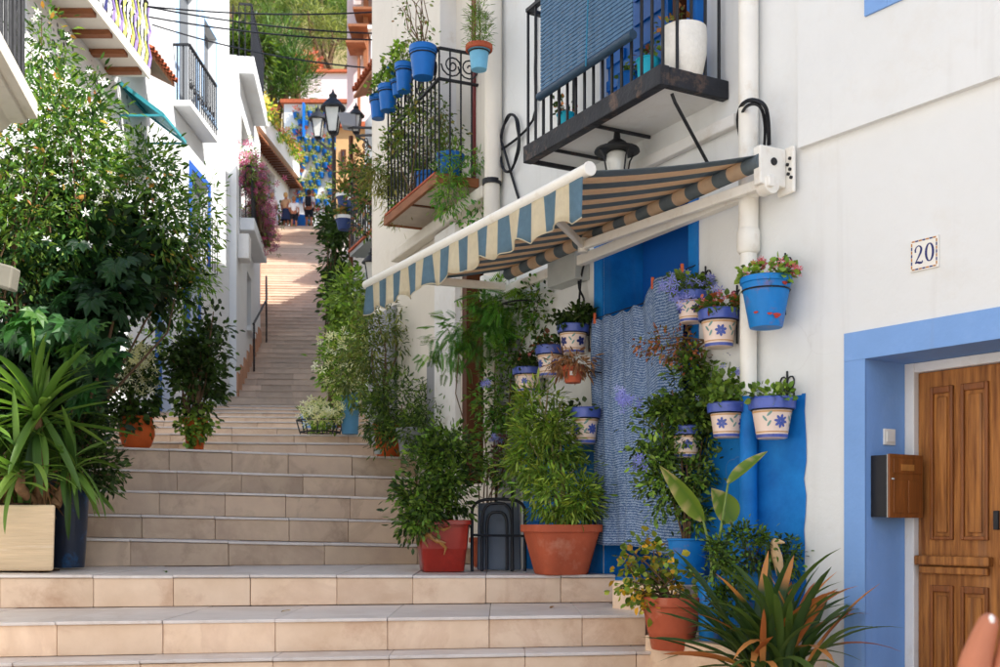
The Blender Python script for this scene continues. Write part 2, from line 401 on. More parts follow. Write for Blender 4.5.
OVAL = T_oval(); ROUND = T_oval(0.85, 0.1); LANCE = T_oval(0.22, 0.03); WIDE = T_oval(0.6); PALM = T_palm(); PALMW = T_palm(7, 0.36); STAR = T_star(); FROND = T_frond()
NEEDLE = T_oval(0.09, 0.0)

def scatter(tpl, pos, dirs, ups, size, col):
    tv, tf = tpl
    pos = np.asarray(pos, float); N = len(pos)
    d = np.asarray(dirs, float); d /= np.linalg.norm(d, axis=1, keepdims=True) + 1e-9
    u = np.asarray(ups, float); x = np.cross(d, u); ln = np.linalg.norm(x, axis=1, keepdims=True)
    x = np.where(ln < 1e-4, np.array([[1., 0, 0]]), x / (ln + 1e-9)); z = np.cross(x, d)
    s = np.asarray(size, float)[:, None, None]
    V = (tv[None, :, 0:1] * x[:, None, :] + tv[None, :, 1:2] * d[:, None, :] + tv[None, :, 2:3] * z[:, None, :]) * s + pos[:, None, :]
    C = np.repeat(np.asarray(col, float), len(tv), axis=0)
    return V.reshape(-1, 3), C, tpl, N

def build_np(name, groups, mat, parent=None, loc=None):
    off = np.array(LOC.get(parent.name, Vector((0, 0, 0)))) if parent is not None else np.array(loc if loc is not None else (0, 0, 0), float)
    Vs = []; Cs = []; li = []; lt = []; base = 0
    for V, C, (tv, tf), N in groups:
        n = len(tv); flat = np.array([i for f in tf for i in f]); tot = np.array([len(f) for f in tf])
        li.append((flat[None, :] + (np.arange(N) * n)[:, None] + base).ravel()); lt.append(np.tile(tot, N))
        Vs.append(V); Cs.append(C); base += N * n
    V = np.concatenate(Vs) - off; C = np.concatenate(Cs); li = np.concatenate(li); lt = np.concatenate(lt)
    me = bpy.data.meshes.new(name)
    me.vertices.add(len(V)); me.vertices.foreach_set('co', V.astype(np.float32).ravel())
    me.loops.add(len(li)); me.loops.foreach_set('vertex_index', li.astype(np.int32))
    me.polygons.add(len(lt)); me.polygons.foreach_set('loop_start', np.concatenate([[0], np.cumsum(lt)[:-1]]).astype(np.int32))
    at = me.color_attributes.new('Col', 'FLOAT_COLOR', 'POINT')
    at.data.foreach_set('color', np.concatenate([C, np.ones((len(C), 1))], axis=1).astype(np.float32).ravel())
    me.materials.append(mat); me.update(calc_edges=True); me.validate()
    return link_obj(name, me, parent, loc if parent is None else None)

def jit(cols, n, rng, amt=0.22, grp=None, gain=1.0):
    cols = np.array(cols, float) * gain; idx = rng.integers(0, len(cols), n)
    c = cols[idx]
    b = 1 + rng.uniform(-amt, amt, (n, 1))
    if grp is not None: b = b * grp[:, None]
    return np.clip(c * b, 0, 1)

def clump_pts(blobs, ncl, rcl, n, rng, surf=0.5):
    """blobs: (x,y,z,rx,ry,rz). leaves gather in clumps spread through the blobs"""
    B = np.array(blobs, float); wts = (B[:, 3] * B[:, 4] * B[:, 5]) ** 0.75; wts /= wts.sum()
    bi = rng.choice(len(B), ncl, p=wts)
    v = rng.normal(size=(ncl, 3)); v /= np.linalg.norm(v, axis=1, keepdims=True)
    r = rng.uniform(0, 1, (ncl, 1)) ** (1 / 3); r = r * (1 - surf) + surf * rng.uniform(0.75, 1.05, (ncl, 1))
    cc = B[bi, :3] + v * r * B[bi, 3:6]
    ci = rng.integers(0, ncl, n); rad = rcl * rng.uniform(0.6, 1.3, ncl)
    off = rng.normal(size=(n, 3)) * 0.55
    pos = cc[ci] + off * rad[ci][:, None]
    outw = (pos - B[bi[ci], :3]) / B[bi[ci], 3:6]
    d = off * 0.9 + outw * 0.6 + rng.normal(size=(n, 3)) * 0.35
    gb = rng.uniform(0.6, 1.3, ncl)
    return pos, d, ci, cc, gb

def foliage(root, blobs, n, tpl, size, cols, ncl=40, rcl=0.1, seed=1, droop=0.3, surf=0.5, name='foliage', up_bias=1.0, extra=None, mat=None, gain=1.15):
    rng = np.random.default_rng(seed)
    pos, d, ci, cc, gb = clump_pts(blobs, ncl, rcl, n, rng, surf)
    d[:, 2] -= droop
    ups = rng.normal(size=(n, 3)) * 0.6; ups[:, 2] += up_bias
    sz = rng.uniform(size[0], size[1], n)
    g = [scatter(tpl, pos, d, ups, sz, jit(cols, n, rng, 0.28, gb[ci], gain))]
    o = build_np(name, g, mat or LEAF, root)
    return o, cc, rng

def blossoms(root, pts, tpl, size, cols, seed=3, face=(0, -1, 0.3), name='blossoms'):
    rng = np.random.default_rng(seed); n = len(pts)
    f = np.array(face, float)[None, :] + rng.normal(size=(n, 3)) * 0.5
    d = rng.normal(size=(n, 3)); d -= f * (d * f).sum(1, keepdims=True) / (f * f).sum(1, keepdims=True)
    return build_np(name, [scatter(tpl, pts, d, f, rng.uniform(size[0], size[1], n), jit(cols, n, rng, 0.12))], PETAL, root)

def stems(root, base, targets, r0, r1, mat, wob=0.05, seed=2, name='stem', n=6):
    rnd = random.Random(seed); mb = MB(); base = Vector(base)
    for t in targets:
        t = Vector(t); b = base + Vector((rnd.uniform(-1, 1), rnd.uniform(-1, 1), 0)) * wob * 0.5
        m1 = b.lerp(t, 0.35) + Vector((rnd.uniform(-1, 1), rnd.uniform(-1, 1), rnd.uniform(0, .6))) * wob
        m2 = b.lerp(t, 0.7) + Vector((rnd.uniform(-1, 1), rnd.uniform(-1, 1), rnd.uniform(0, .6))) * wob
        mb.tube([b, m1, m2, t], [r0, r0 * .75 + r1 * .25, r0 * .35 + r1 * .65, r1], n)
    return mb.build(name, mat, root, smooth=60)
STEM_G = M('green_stem', S(92, 104, 56), 0.7, 0.2, 20, 0, 40)
STEM_B = M('brown_stem', S(106, 82, 60), 0.85, 0.2, 20, 0.3, 60)

def ell(px, py, d, wpx, hpx, dep):
    c = P(px, py, d); k = d / FPX
    return (c.x, c.y, c.z, wpx / 2 * k, dep, hpx / 2 * k)

G_DARK = [S(44, 62, 28), S(56, 78, 34), S(66, 88, 38)]
G_MID = [S(76, 102, 38), S(94, 118, 46), S(110, 132, 52)]
G_LIGHT = [S(104, 140, 50), S(128, 160, 62), S(150, 172, 76)]
G_YEL = [S(150, 160, 60), S(176, 164, 62), S(118, 140, 58)]
G_FERN = [S(70, 122, 50), S(92, 140, 58)]
# ================================================================== SETTING: ground, pavement, stairway
PROF = [(-60, -1.62), (5.6, -1.62), (7, -1.0), (8.8, -.2), (10, -.1), (19, 1.4), (50, 12.7), (58, 13.4), (75, 22), (240, 130), (700, 262)]
def prof(y):
    for (a, za), (b, zb) in zip(PROF, PROF[1:]):
        if y <= b: return za + (zb - za) * (max(y, a) - a) / (b - a)
    return PROF[-1][1]
mb = MB()
xs = [-420, -250, -150, -100, -70, -50, -35, -22, -12, -5, 0, 5, 12, 25, 45, 80, 150, 260, 420]
ys = [-60, -20, 0, 5.6, 7, 8.8, 10, 19, 28, 38, 50, 58, 66, 75, 85, 95, 105, 115, 125, 135, 145, 155, 165, 175, 190, 205, 222, 240, 300, 400, 550, 700]
rnd = random.Random(5)
for y in ys:
    for x in xs:
        h = prof(y)
        if y > 66: h += rnd.uniform(-1.6, 1.6) + 3.0 * math.sin(x * .04 + y * .03)
        mb.v.append((x, y, h))
nx = len(xs)
for j in range(len(ys) - 1):
    for i in range(nx - 1):
        a = j * nx + i; mb.f.append((a, a + 1, a + nx + 1, a + nx)); mb.m.append(0)
EARTH = M('dry_hillside', S(136, 122, 88), 0.95, 0.25, 0.12, 0.5, 2.0, 0.1, stain=(S(96, 102, 58), 0.05, 0.9), detail=10)
kind(mb.build('ground', EARTH, smooth=50))
PAVE = M('street_paving', S(190, 168, 150), 0.6, 0.1, 2, 0.2, 20)
kind(MB().abox(-4.2, 9, -9, 4.6, -1.6, -1.45).build('pavement', PAVE, bevel=0.01))

# each nosing line of the near steps: (left px, py, distance), (right px, py, distance), left X end, right X end
NEAR = [
    ((0, 663, 5.00), (700, 650, 5.35), -3.3, 1.02),
    ((0, 622, 5.20), (645, 614, 5.55), -3.4, 0.735),
    ((0, 575, 6.05), (608, 575, 6.38), -3.6, 0.67),
    ((75, 538, 7.20), (415, 545, 7.90), -4.7, 0.10),
    ((95, 514, 7.50), (415, 520.5, 8.22), -4.7, -0.05),
    ((100, 489.5, 7.80), (413, 498, 8.55), -4.7, -0.20),
    ((106, 468.5, 8.10), (411, 477.5, 8.88), -4.7, -0.35),
    ((115, 447, 8.40), (410, 457, 9.20), -4.7, -0.50),
]
def line_of(l, r):
    p, q = P(*l), P(*r)
    def at(x):
        t = (x - p.x) / (q.x - p.x); v = p.lerp(q, t); v.x = x; return v
    return at
LN = [line_of(a, b) for a, b, _, _ in NEAR]
XL_ = [a[2] for a in NEAR]; XR_ = [a[3] for a in NEAR]
def hline(d, z, slope=0.10):
    return lambda x: Vector((x, d + slope * (x + 3), z))
LD = [9.95, 11.1, 12.25, 13.4, 14.55, 15.7, 16.85, 18.0]
LZ = [.752, .922, 1.092, 1.262, 1.432, 1.602, 1.772, 1.942]
for d, z in zip(LD, LZ):
    LN.append(hline(d, z)); XL_.append(-4.9); XR_.append(-.4 if d < 13 else -0.4 - (d - 13) * .55)
FLD0, FLZ0, FT, FH, FN = 19.15, 2.11, 0.4604, 0.17, 68
def fl_left(d): return -4.72 - .125 * (d - 19.6) if d < 24.4 else -5.32 - .214 * (d - 24.4)
def fl_right(d): return -2.3 - (d - 19.15) * .188
for i in range(FN):
    d = FLD0 + i * FT
    LN.append(hline(d, FLZ0 + i * FH, 0.06)); XL_.append(fl_left(d) - .1); XR_.append(fl_right(d) + .25)
core = MB()
NSTEP = len(LN)
pieces = []
TOPEND = hline(57.5, 0, 0.0)
rnd = random.Random(11)
for i in range(NSTEP):
    ln = LN[i]; nx_ = LN[i + 1] if i + 1 < NSTEP else TOPEND
    x0, x1 = XL_[i], XR_[i]
    ov = 0.06
    def fr(x, dz=0.0, dy=0.0): v = ln(x).copy(); v.z += dz; v.y += dy; return v
    def bk(x, dz=0.0):
        v = nx_(x).copy(); v.z = ln(x).z + dz; v.y += ov; return v
    deep = -1.0 if i < 8 else -0.6
    core.hexa([fr(x0, deep, .03), fr(x1, deep, .03), bk(x1, deep), bk(x0, deep)], [fr(x0, -.016, .03), fr(x1, -.016, .03), bk(x1, -.016), bk(x0, -.016)])
    # pieces
    if i < 8: wid = [.58, .5, .46, .62, .44, .46, .44, .44][i]
    elif i < 16: wid = .55
    elif i < 46: wid = .62
    else: wid = 9
    x = x0 + (rnd.uniform(-.4, -.05) * wid if wid < 5 else 0)
    while x < x1 - 1e-3:
        wj = wid * rnd.uniform(.88, 1.14) if wid < 5 else wid
        a, b = max(x, x0), min(x + wj, x1); x += wj
        if x1 - x < .12: b = x1; x = x1
        if b - a < .04: continue
        g = rnd.choice((.0005, .0008, .0014, .0018)); a2, b2 = a + g, b - g
        pm = (LN[i - 1] if i else None)
        dz = rnd.uniform(-.0025, .0025); dy = rnd.uniform(-.003, .003)
        zt = -.017
        lo = lambda X: ((pm(X).z if pm else ln(X).z - .17) + .003)
        pieces.append(('riser_tile', [(a2, b2)], i, dz, dy))
        q = MB()
        b4 = [fr(a2, 0, dy), fr(b2, 0, dy), fr(b2, 0, .032), fr(a2, 0, .032)]
        lob = [Vector((v.x, v.y, lo(v.x))) for v in b4]
        tob = [v + Vector((0, 0, zt - .001)) for v in b4]
        q.hexa(lob, tob)
        pieces[-1] = ('riser_tile', q, i)
        q = MB()
        nose = -.012 + rnd.uniform(-.004, .004)
        t4 = [fr(a2, dz, nose), fr(b2, dz, nose), bk(b2, dz), bk(a2, dz)]
        q.hexa([v + Vector((0, 0, zt)) for v in t4], t4)
        pieces.append(('tread_slab', q, i))
# lower steps in front of the frame, down to the pavement
for k, (d, z) in enumerate([(4.62, -.78), (4.22, -.95), (3.82, -1.12), (3.42, -1.29)]):
    core.abox(-3.3, .98, d, d + .75, z - .4, z)
stairway = kind(core.build('stairway', GROUT))
for nm, q, i in pieces:
    if nm == 'riser_tile': mt = STONE if i < 3 else (STONE_D if i < 8 else STONE_F if i >= 16 else STONE)
    else: mt = STONE_B if i < 3 else (STONE_D if i >= 16 and False else (STONE_B if i < 16 else STONE_F))
    q.build(nm, mt, stairway, bevel=0.004 if i < 16 else 0.0)

# small masonry ledges at the foot of the white house that carry pots
W0 = (1.248, 5.34)
FL = Fac(W0, (-.479, .878), -1)
FR = Fac(W0, (.563, -.826), 1)
def quad_block(name, pts, z0, z1, mat):
    q = MB(); prism(q, pts, z0, z1); return q.build(name, mat, bevel=0.008)
def xy(v): return (v.x, v.y)
LEDGE_Z1, LEDGE_Z2, LEDGE_Z3 = -.30, -.535, -.92
kind(quad_block('door_step', [xy(FL.p(.28, -.02, 0)), xy(FL.p(.86, -.02, 0)), xy(FL.p(.86, .26, 0)), xy(FL.p(.28, .26, 0))], -1.5, LEDGE_Z1, STONE))
kind(quad_block('upper_ledge', [xy(FR.p(.42, -.03, 0)), xy(FL.p(.275, -.03, 0)), xy(FL.p(.275, .47, 0)), xy(FR.p(.42, .47, 0))], -1.5, LEDGE_Z2, STONE))
kind(quad_block('lower_ledge', [xy(FR.p(1.02, -.03, 0)), xy(FR.p(.425, -.03, 0)), xy(FR.p(.425, .68, 0)), xy(FR.p(1.02, .68, 0))], -1.5, LEDGE_Z3, STONE))

# ================================================================== RIGHT: the white house with the awning
H1 = thing('white_house', 'white plastered house with sky blue door surround, striped awning and dark railed balcony', 'house', (1.9, 5.6, -1.5))
ZT1 = 6.5
L1END = FL.a(498)
aD0, aD1 = FL.a(690), FL.a(604)                       # blue doorway
hole_blue = (aD0, aD1, -.30, 1.72)
aB0, aB1 = FL.a(706), FL.a(600)
hole_balc = (aB0, aB1, 2.22, 4.2)
mb = MB(); FL.wall(mb, 0, L1END, -1.5, ZT1, [hole_blue, hole_balc], .0)
mb.build('wall', WHITE, H1)
q = MB(); FL.reveal(q, hole_blue, .30); q.build('door_reveal', BLUE, H1)
q = MB(); FL.reveal(q, hole_balc, .2); q.build('window_reveal', WHITE, H1)
aR0 = FR.a(866); zR = FR.z(866, 359)
aR1 = aR0 + .90
hole_door = (aR0, aR1, -1.45, zR)
zLED = 1.745
mb = MB(); FR.wall(mb, 0, 12, -1.5, zLED, [hole_door], 0); mb.build('wall', WHITE, H1)
q = MB(); FR.reveal(q, hole_door, .29, .006); q.build('door_reveal', PERI, H1)
FRu = Fac(Vector(W0) + Vector((FR.n.x, FR.n.y)) * .03, FR.u, 1)
aW0 = FRu.a(866) ; zW0 = FRu.z(866, 17)
hole_win = (aW0 + .12, aW0 + 1.0, zW0 + .10, zW0 + 1.4)
q = MB(); FRu.wall(q, FR.a(802), 12, zLED, ZT1, [hole_win], .18)
q.quad(FRu.p(FR.a(802), 0, zLED), FRu.p(12, 0, zLED), FR.p(12, -.02, zLED), FR.p(FR.a(802), -.02, zLED))
q.quad(FRu.p(FR.a(802), 0, zLED), FRu.p(FR.a(802), 0, ZT1), FR.p(FR.a(802), -.02, ZT1), FR.p(FR.a(802), -.02, zLED))
q.build('upper_wall', WHITE, H1)
q = MB(); FR.wall(q, 0, FR.a(802) + .02, zLED, ZT1); q.build('wall', WHITE, H1)
q = MB(); FRu.box(q, aW0, aW0 + .115, .001, .012, zW0, zW0 + 1.5); FRu.box(q, aW0 + .116, aW0 + 1.1, .001, .012, zW0, zW0 + .095)
FRu.box(q, aW0 + 1.005, aW0 + 1.1, .001, .012, zW0 + .096, zW0 + 1.5); q.build('window_surround', PERI, H1)
q = MB(); FRu.box(q, aW0 + .121, aW0 + .999, -.16, -.12, zW0 + .101, zW0 + 1.399); q.build('window_pane', GLASS_D, H1)
# periwinkle door surround (three painted bands, slightly proud)
zB = FR.z(845, 334); aBl = FR.a(845)
for nm, box in (('door_surround', (aBl, aR0, -1.45, zR)), ('door_surround', (aBl, aR1 + .1, zR + .001, zB)), ('door_surround', (aR1, aR1 + .1, -1.45, zR))):
    q = MB(); FR.box(q, box[0], box[1], .0005, .007, box[2], box[3]); q.build(nm, PERI, H1)
# door frame and the two leaves
fr_o = -.28
for b in ((aR0 + .001, aR0 + .05, -1.45, zR - .001), (aR1 - .05, aR1 - .001, -1.45, zR - .001), (aR0 + .0505, aR1 - .0505, zR - .045, zR - .002)):
    q = MB(); FR.box(q, b[0], b[1], fr_o - .06, fr_o + .01, b[2], b[3]); q.build('door_frame', TRIM, H1, bevel=.004)
def door_leaf(a0, a1):
    z0, z1 = -1.44, zR - .047
    q = MB(); FR.box(q, a0, a1, fr_o - .055, fr_o - .02, z0, z1)
    leaf = q.build('door_leaf', WOOD, H1, bevel=.003)
    wl = a1 - a0
    zs = (525 - 562) / FPX * 4.9                               # lock rail
    cols = [(a0 + .065, a0 + wl * .5 - .018), (a0 + wl * .5 + .018, a1 - .05)]
    for (z_lo, z_hi) in ((zs + .10, z1 - .07), (z0 + .18, zs - .10)):
        for c0, c1 in cols:
            q = MB(); o0 = fr_o - .0195                       # moulded frame ring and raised field
            for (b0, b1, y0, y1) in ((c0, c0 + .016, z_lo, z_hi), (c1 - .016, c1, z_lo, z_hi), (c0 + .0162, c1 - .0162, z_lo, z_lo + .016), (c0 + .0162, c1 - .0162, z_hi - .03, z_hi)):
                FR.box(q, b0, b1, o0, o0 + .014, y0, y1)
            q.build('panel_moulding', WOOD2, leaf, bevel=.004)
            q = MB(); FR.box(q, c0 + .032, c1 - .032, o0, o0 + .009, z_lo + .032, z_hi - .046); q.build('panel', WOOD, leaf, bevel=.006)
    q = MB(); FR.box(q, a0 + .004, a1 - .03, fr_o - .0195, fr_o + .022, zs - .012, zs + .03); q.build('rail_moulding', WOOD, leaf, bevel=.008)
    q = MB(); FR.box(q, a0 + .02, a1 - .045, fr_o - .0195, fr_o + .008, zs - .05, zs - .018); q.build('rail_moulding', WOOD, leaf, bevel=.006)
    return leaf
am = (aR0 + aR1) / 2
lf = door_leaf(aR0 + .052, am - .004); door_leaf(am + .004, aR1 - .052)
q = MB(); FR.box(q, am - .03, am - .008, fr_o - .0195, fr_o - .006, -.02, .06); q.build('lock_plate', IRON, lf, bevel=.002)
q = MB(); FR.box(q, am - .0039, am + .0039, fr_o - .05, fr_o - .026, -1.44, zR - .05); q.build('door_gap', IRON, H1)
q = MB(); FR.box(q, aR0, aR1, -.35, .04, -1.5, -1.4405); q.build('threshold', STONE, H1, bevel=.005)
# cobalt dado with an uneven painted edge
def dado(fac, a0, a1, z0, ztop, ragged_end=True, seed=1, off=.006):
    rn = random.Random(seed); q = MB(); n = max(6, int((a1 - a0) / .04)); pts = []
    tops = [ztop + rn.uniform(-.006, .006) for _ in range(n + 1)]
    for i in range(n):
        s0, s1 = a0 + (a1 - a0) * i / n, a0 + (a1 - a0) * (i + 1) / n
        fac_p = [fac.p(s0, off, z0), fac.p(s1, off, z0), fac.p(s1, off, tops[i + 1]), fac.p(s0, off, tops[i])]
        q.quad(*fac_p); q.quad(fac_p[3], fac_p[2], fac.p(s1, 0, tops[i + 1]), fac.p(s0, 0, tops[i]))
    return q
aE = FR.a(806)
q = dado(FR, 0, aE - .02, -1.45, FR.z(800, 394), seed=3)
m = 26
for j in range(m):                                     # wavy end of the paint
    rn = random.Random(j); e0 = aE + random.Random(j).uniform(-.010, .008); e1 = aE + random.Random(j + 1).uniform(-.010, .008)
    z0 = -1.45 + (FR.z(800, 394) + 1.45) * j / m; z1 = -1.45 + (FR.z(800, 394) + 1.45) * (j + 1) / m
    q.quad(FR.p(aE - .02, .006, z0), FR.p(e0, .006, z0), FR.p(e1, .006, z1), FR.p(aE - .02, .006, z1))
q.build('dado', BLUE, H1)
dado(FL, 0, aD0 - .001, -1.45, FR.z(800, 394), seed=4).build('dado', BLUE, H1)
dado(FL, aD1 + .001, FL.a(524), -1.45, .5, seed=5).build('dado', BLUE, H1)
q = MB(); FL.box(q, aD0, aD1, .0005, .0065, -1.45, -.301); q.build('dado', BLUE, H1)
# blue bands beside the doorway
q = MB(); FL.box(q, aD1 + .0005, aD1 + .09, .0005, .012, .505, 1.80); q.build('door_surround', BLUE, H1)
q = MB(); FL.box(q, aD0 - .075, aD0 - .0005, .0005, .012, .62, 1.80); q.build('door_surround', BLUE, H1)
q = MB(); FL.box(q, aD0, aD1, .0005, .012, 1.7205, 1.80); q.build('door_surround', BLUE, H1)
q = MB(); FL.box(q, aD0 + .001, aD1 - .001, -.34, -.28, -.30, 1.719); bd = q.build('blue_door', DBLUE, H1, bevel=.003)
q = MB(); FL.box(q, aD0 + .04, aD0 + .26, -.2795, -.262, .95, 1.55); q.build('grille_frame', DWOOD, bd, bevel=.006)
q = MB()
for k in range(4): FL.box(q, aD0 + .07 + k * .045, aD0 + .09 + k * .045, -.2615, -.25, .98, 1.52)
q.build('grille', IRON, bd)
# grey dado further along, moulding below the balcony
q = MB(); FL.box(q, FL.a(521), L1END - .02, .0005, .008, -1.4, FL.z(510, 338)); q.build('grey_dado', GREYP, H1)
q = MB(); FL.box(q, .12, L1END, .0005, .045, 1.97, 2.035); q.build('string_course', TRIM, H1, bevel=.008)
# house body (blocks the sun) and roof
q = MB()
pA, pB, pC = FL.p(L1END, -.36, 0), FL.p(0, -.36, 0), FR.p(12, -.36, 0)
pA2 = FL.p(L1END, -8, 0); pC2 = FR.p(12, -8, 0)
prism(q, [xy(pA), xy(pB), xy(pC), xy(pC2), (9, 10), xy(pA2)], -1.5, ZT1 - .01); q.build('house_body', WHITE, H1)
q = MB(); prism(q, [xy(FL.p(L1END, .25, 0)), xy(FL.p(0, .25, 0)), xy(FR.p(12, .25, 0)), xy(pC2), (9, 10), xy(pA2)], ZT1, ZT1 + .14); q.build('roof', ROOFT, H1)

# ---- balcony of the white house
zb0 = 2.145; BO = .40
aBn, aBf = FL.a(727), FL.a(529, BO) + .02
bal = MB(); FL.box(bal, aBn + .03, aBf - .03, .003, BO - .03, zb0 + .01, zb0 + .075)
bal = bal.build('balcony_slab', WHITE, H1)
for b in ((aBn - .02, aBf, BO - .028, BO + .03, zb0 - .015, zb0 + .085), (aBn - .02, aBn + .028, .004, BO - .0285, zb0 - .012, zb0 + .082), (aBf - .028, aBf, .004, BO - .0285, zb0 - .012, zb0 + .06)):
    q = MB(); FL.box(q, *b); q.build('edge_beam', IRONW, bal, bevel=.006)
RT = zb0 + .085 + .80
q = MB(); q.bar(FL.p(aBn, BO, RT), FL.p(aBf - .01, BO, RT), .035, .02); q.bar(FL.p(aBf - .01, BO, RT), FL.p(aBf - .01, .0, RT), .035, .02); q.bar(FL.p(aBn, BO, RT), FL.p(aBn, 0, RT), .035, .02)
q.build('handrail', IRON, bal)
bm_ = MB().tube([(0, 0, 0), (0, 0, RT - zb0 - .085)], .0085, 8).mesh('baluster', IRON, smooth=60)
def post(p, me, par, nm='baluster'):
    o = link_obj(nm, me, par); o.location = Vector(p) - LOC[par.name]; return o
nb = 16
for k in range(nb): post(FL.p(aBn + (aBf - .01 - aBn) * k / (nb - 1), BO, zb0 + .085), bm_, bal)
for k in range(1, 5): post(FL.p(aBn, BO * (1 - k / 4.6), zb0 + .083), bm_, bal)
for k in range(1, 4): post(FL.p(aBf - .012, BO * (1 - k / 3.8), zb0 + .062), bm_, bal)
q = MB(); q.tube([FL.p(aBn + .06, BO - .1, zb0 - .01), FL.p(aBn + .06, BO - .12, zb0 - .05), FL.p(aBn + .12, .005, zb0 - .32)], .009, 6); q.build('brace', IRON, bal)
q = MB(); q.bar(FL.p(aBn + .62, BO, zb0 - .006), FL.p(aBn + .62, .02, zb0 - .006), .014, .016); q.build('bracket', IRONW, bal)
q = MB(); q.bar(FL.p(aBn + 1.05, BO, zb0 - .006), FL.p(aBn + 1.05, .02, zb0 - .006), .014, .016); q.build('bracket', IRONW, bal)
# balcony door: blue shutters, brown frame, dim glass
q = MB(); FL.box(q, aB0 + .09, aB1 - .02, -.19, -.15, 2.23, 4.19); q.build('window_pane', GLASS_D, H1)
for b in ((aB0 + .005, aB0 + .085, -.14, .06), (aB0 + .30, aB0 + .36, -.15, -.06)):
    q = MB(); FL.box(q, b[0], b[1], b[2], b[3], 2.23, 4.19); q.build('window_frame', BPOT2 if b[0] < aB0 + .1 else DWOOD, H1, bevel=.004)
for k in range(2):
    q = MB(); a0 = aB0 + .40 + k * .36; FL.box(q, a0, a0 + .34, -.1, -.06, 2.23, 4.15)
    sh = q.build('shutter', BPOT2, H1, bevel=.004)
    for j in range(12):
        q = MB(); FL.box(q, a0 + .04, a0 + .30, -.0595, -.045, 2.3 + j * .14, 2.36 + j * .14); q.build('slat', BPOT2, sh)

# ---- reed blind hung over the rail
BLIND = M('blue_reed_blind', S(70, 104, 134), 0.6, 0.2, 30, 0.1, 60)
b_a0, b_a1 = FL.a(634, BO + .05), FL.a(540, BO + .05)
bz0 = FL.z(540, 99, BO + .05)
bl = thing('roller_blind', 'blue reed blind draped over the dark balcony railing', 'blind', FL.p((b_a0 + b_a1) / 2, BO + .05, bz0))
q = MB(); nS = 44
for k in range(nS):
    t = k / (nS - 1); z = bz0 + .03 + t * .95
    off = BO + .05 - max(0, z - RT - .02) * .55
    q.bar(FL.p(b_a0 + .01, off, z), FL.p(b_a1 - .01, off, z), .006, .0165)
o = q.build('reed_slats', BLIND, bl); o['kind'] = 'stuff'
q = MB(); q.tube([FL.p(b_a0, BO + .055, bz0 + .01), FL.p(b_a1, BO + .055, bz0 + .01)], .024, 10); q.build('bottom_roll', M('dark_blue_roll', S(44, 66, 86), 0.5), bl, smooth=50)
q = MB()
for t in (.42,): q.tube([FL.p(b_a0 + (b_a1 - b_a0) * t, BO + .085, bz0 - .015), FL.p(b_a0 + (b_a1 - b_a0) * t, BO + .065, bz0 + .5), FL.p(b_a0 + (b_a1 - b_a0) * t, BO + .062, RT + .03), FL.p(b_a0 + (b_a1 - b_a0) * t, BO - .2, RT + .45)], .004, 6)
q.build('cord', M('teal_cord', S(40, 120, 150), .7), bl)

# ================================================================== awning
AW = thing('awning', 'blue and cream striped folding awning with scalloped valance on the white house', 'awning', FL.p(1.4, .1, 1.6))
TAN = M('tan_canvas', S(230, 204, 174), 0.85, 0.06, 30, 0.1, 200, 0.1); SLATE = M('slate_canvas', S(128, 140, 146), 0.85, 0.08, 30, 0.1, 200, 0.1)
CRM = M('cream_canvas', S(236, 226, 200), 0.85, 0.05, 30, 0.1, 200, 0.1, stain=(S(210, 190, 156), 6, .4)); STB = M('steel_blue_canvas', S(122, 152, 170), 0.85, 0.08, 30, 0.1, 200, 0.1)
for m_ in (TAN, SLATE, CRM, STB): translucent(m_, .5)
fA = Vector((.388, 5.02, 1.615)); fB = Vector((-.886, 7.38, 1.615))
back0 = FL.at(762, 166, .16); back1 = FL.at(508, 276, .16)
back0.z = 1.70; back1.z = 1.66
NST = 23
def canopy(u, v):
    p = fA.lerp(fB, u); b = back0.lerp(back1, u); q = p.lerp(b, v); q.z += -.014 * math.sin(math.pi * v) + .01 * v; return q
q = MB(); per = 4
q.grid(canopy, NST * per, 8, mif=lambda i, j: 0 if (i // per) % 2 == 1 else 1)
q.build('canopy', [TAN, SLATE], AW, smooth=60, solid=.002)
def val(u, v):
    p = fA.lerp(fB, u); s = u * 11.5 * 2 * math.pi
    hgt = .19 + .017 * math.sin(s * .62 + .7) + .010 * math.sin(s * 1.1)
    n_ = Vector((FL.n.x, FL.n.y, 0)); out_ = (.014 * math.sin(s * 1.24 + .4) + .01 * math.sin(s * .55)) * v
    q = p + n_ * (out_ + .012); q.z += -.012 - hgt * v; return q
q = MB(); q.grid(val, NST * 8, 5, mif=lambda i, j: 0 if (i // 8) % 2 == 1 else 1)
q.build('valance', [CRM, STB], AW, smooth=60, solid=.0015)
q = MB()                                                        # scallop binding
for u0 in range(0, NST * 8): q.tube([val(u0 / (NST * 8), 1.0), val((u0 + 1) / (NST * 8), 1.0)], .0035, 4)
q.build('hem', CRM, AW)
dirf = (fB - fA).normalized()
q = MB(); q.tube([fA - dirf * .03, fB + dirf * .03], .03, 14); q.build('front_bar', METALW, AW, smooth=50)
q = MB(); q.tube([fA - dirf * .045, fA - dirf * .03], .034, 14); q.build('end_cap', METALW, AW, smooth=50, bevel=.004)
rl0, rl1 = back0 + Vector((0, 0, -.02)), back1 + Vector((0, 0, -.02))
q = MB(); nn = NST
for k in range(nn): q.tube([rl0.lerp(rl1, k / nn), rl0.lerp(rl1, (k + 1) / nn)], .038, 14, 0 if k % 2 == 1 else 1)
q.build('roller', [TAN, SLATE], AW, smooth=50)
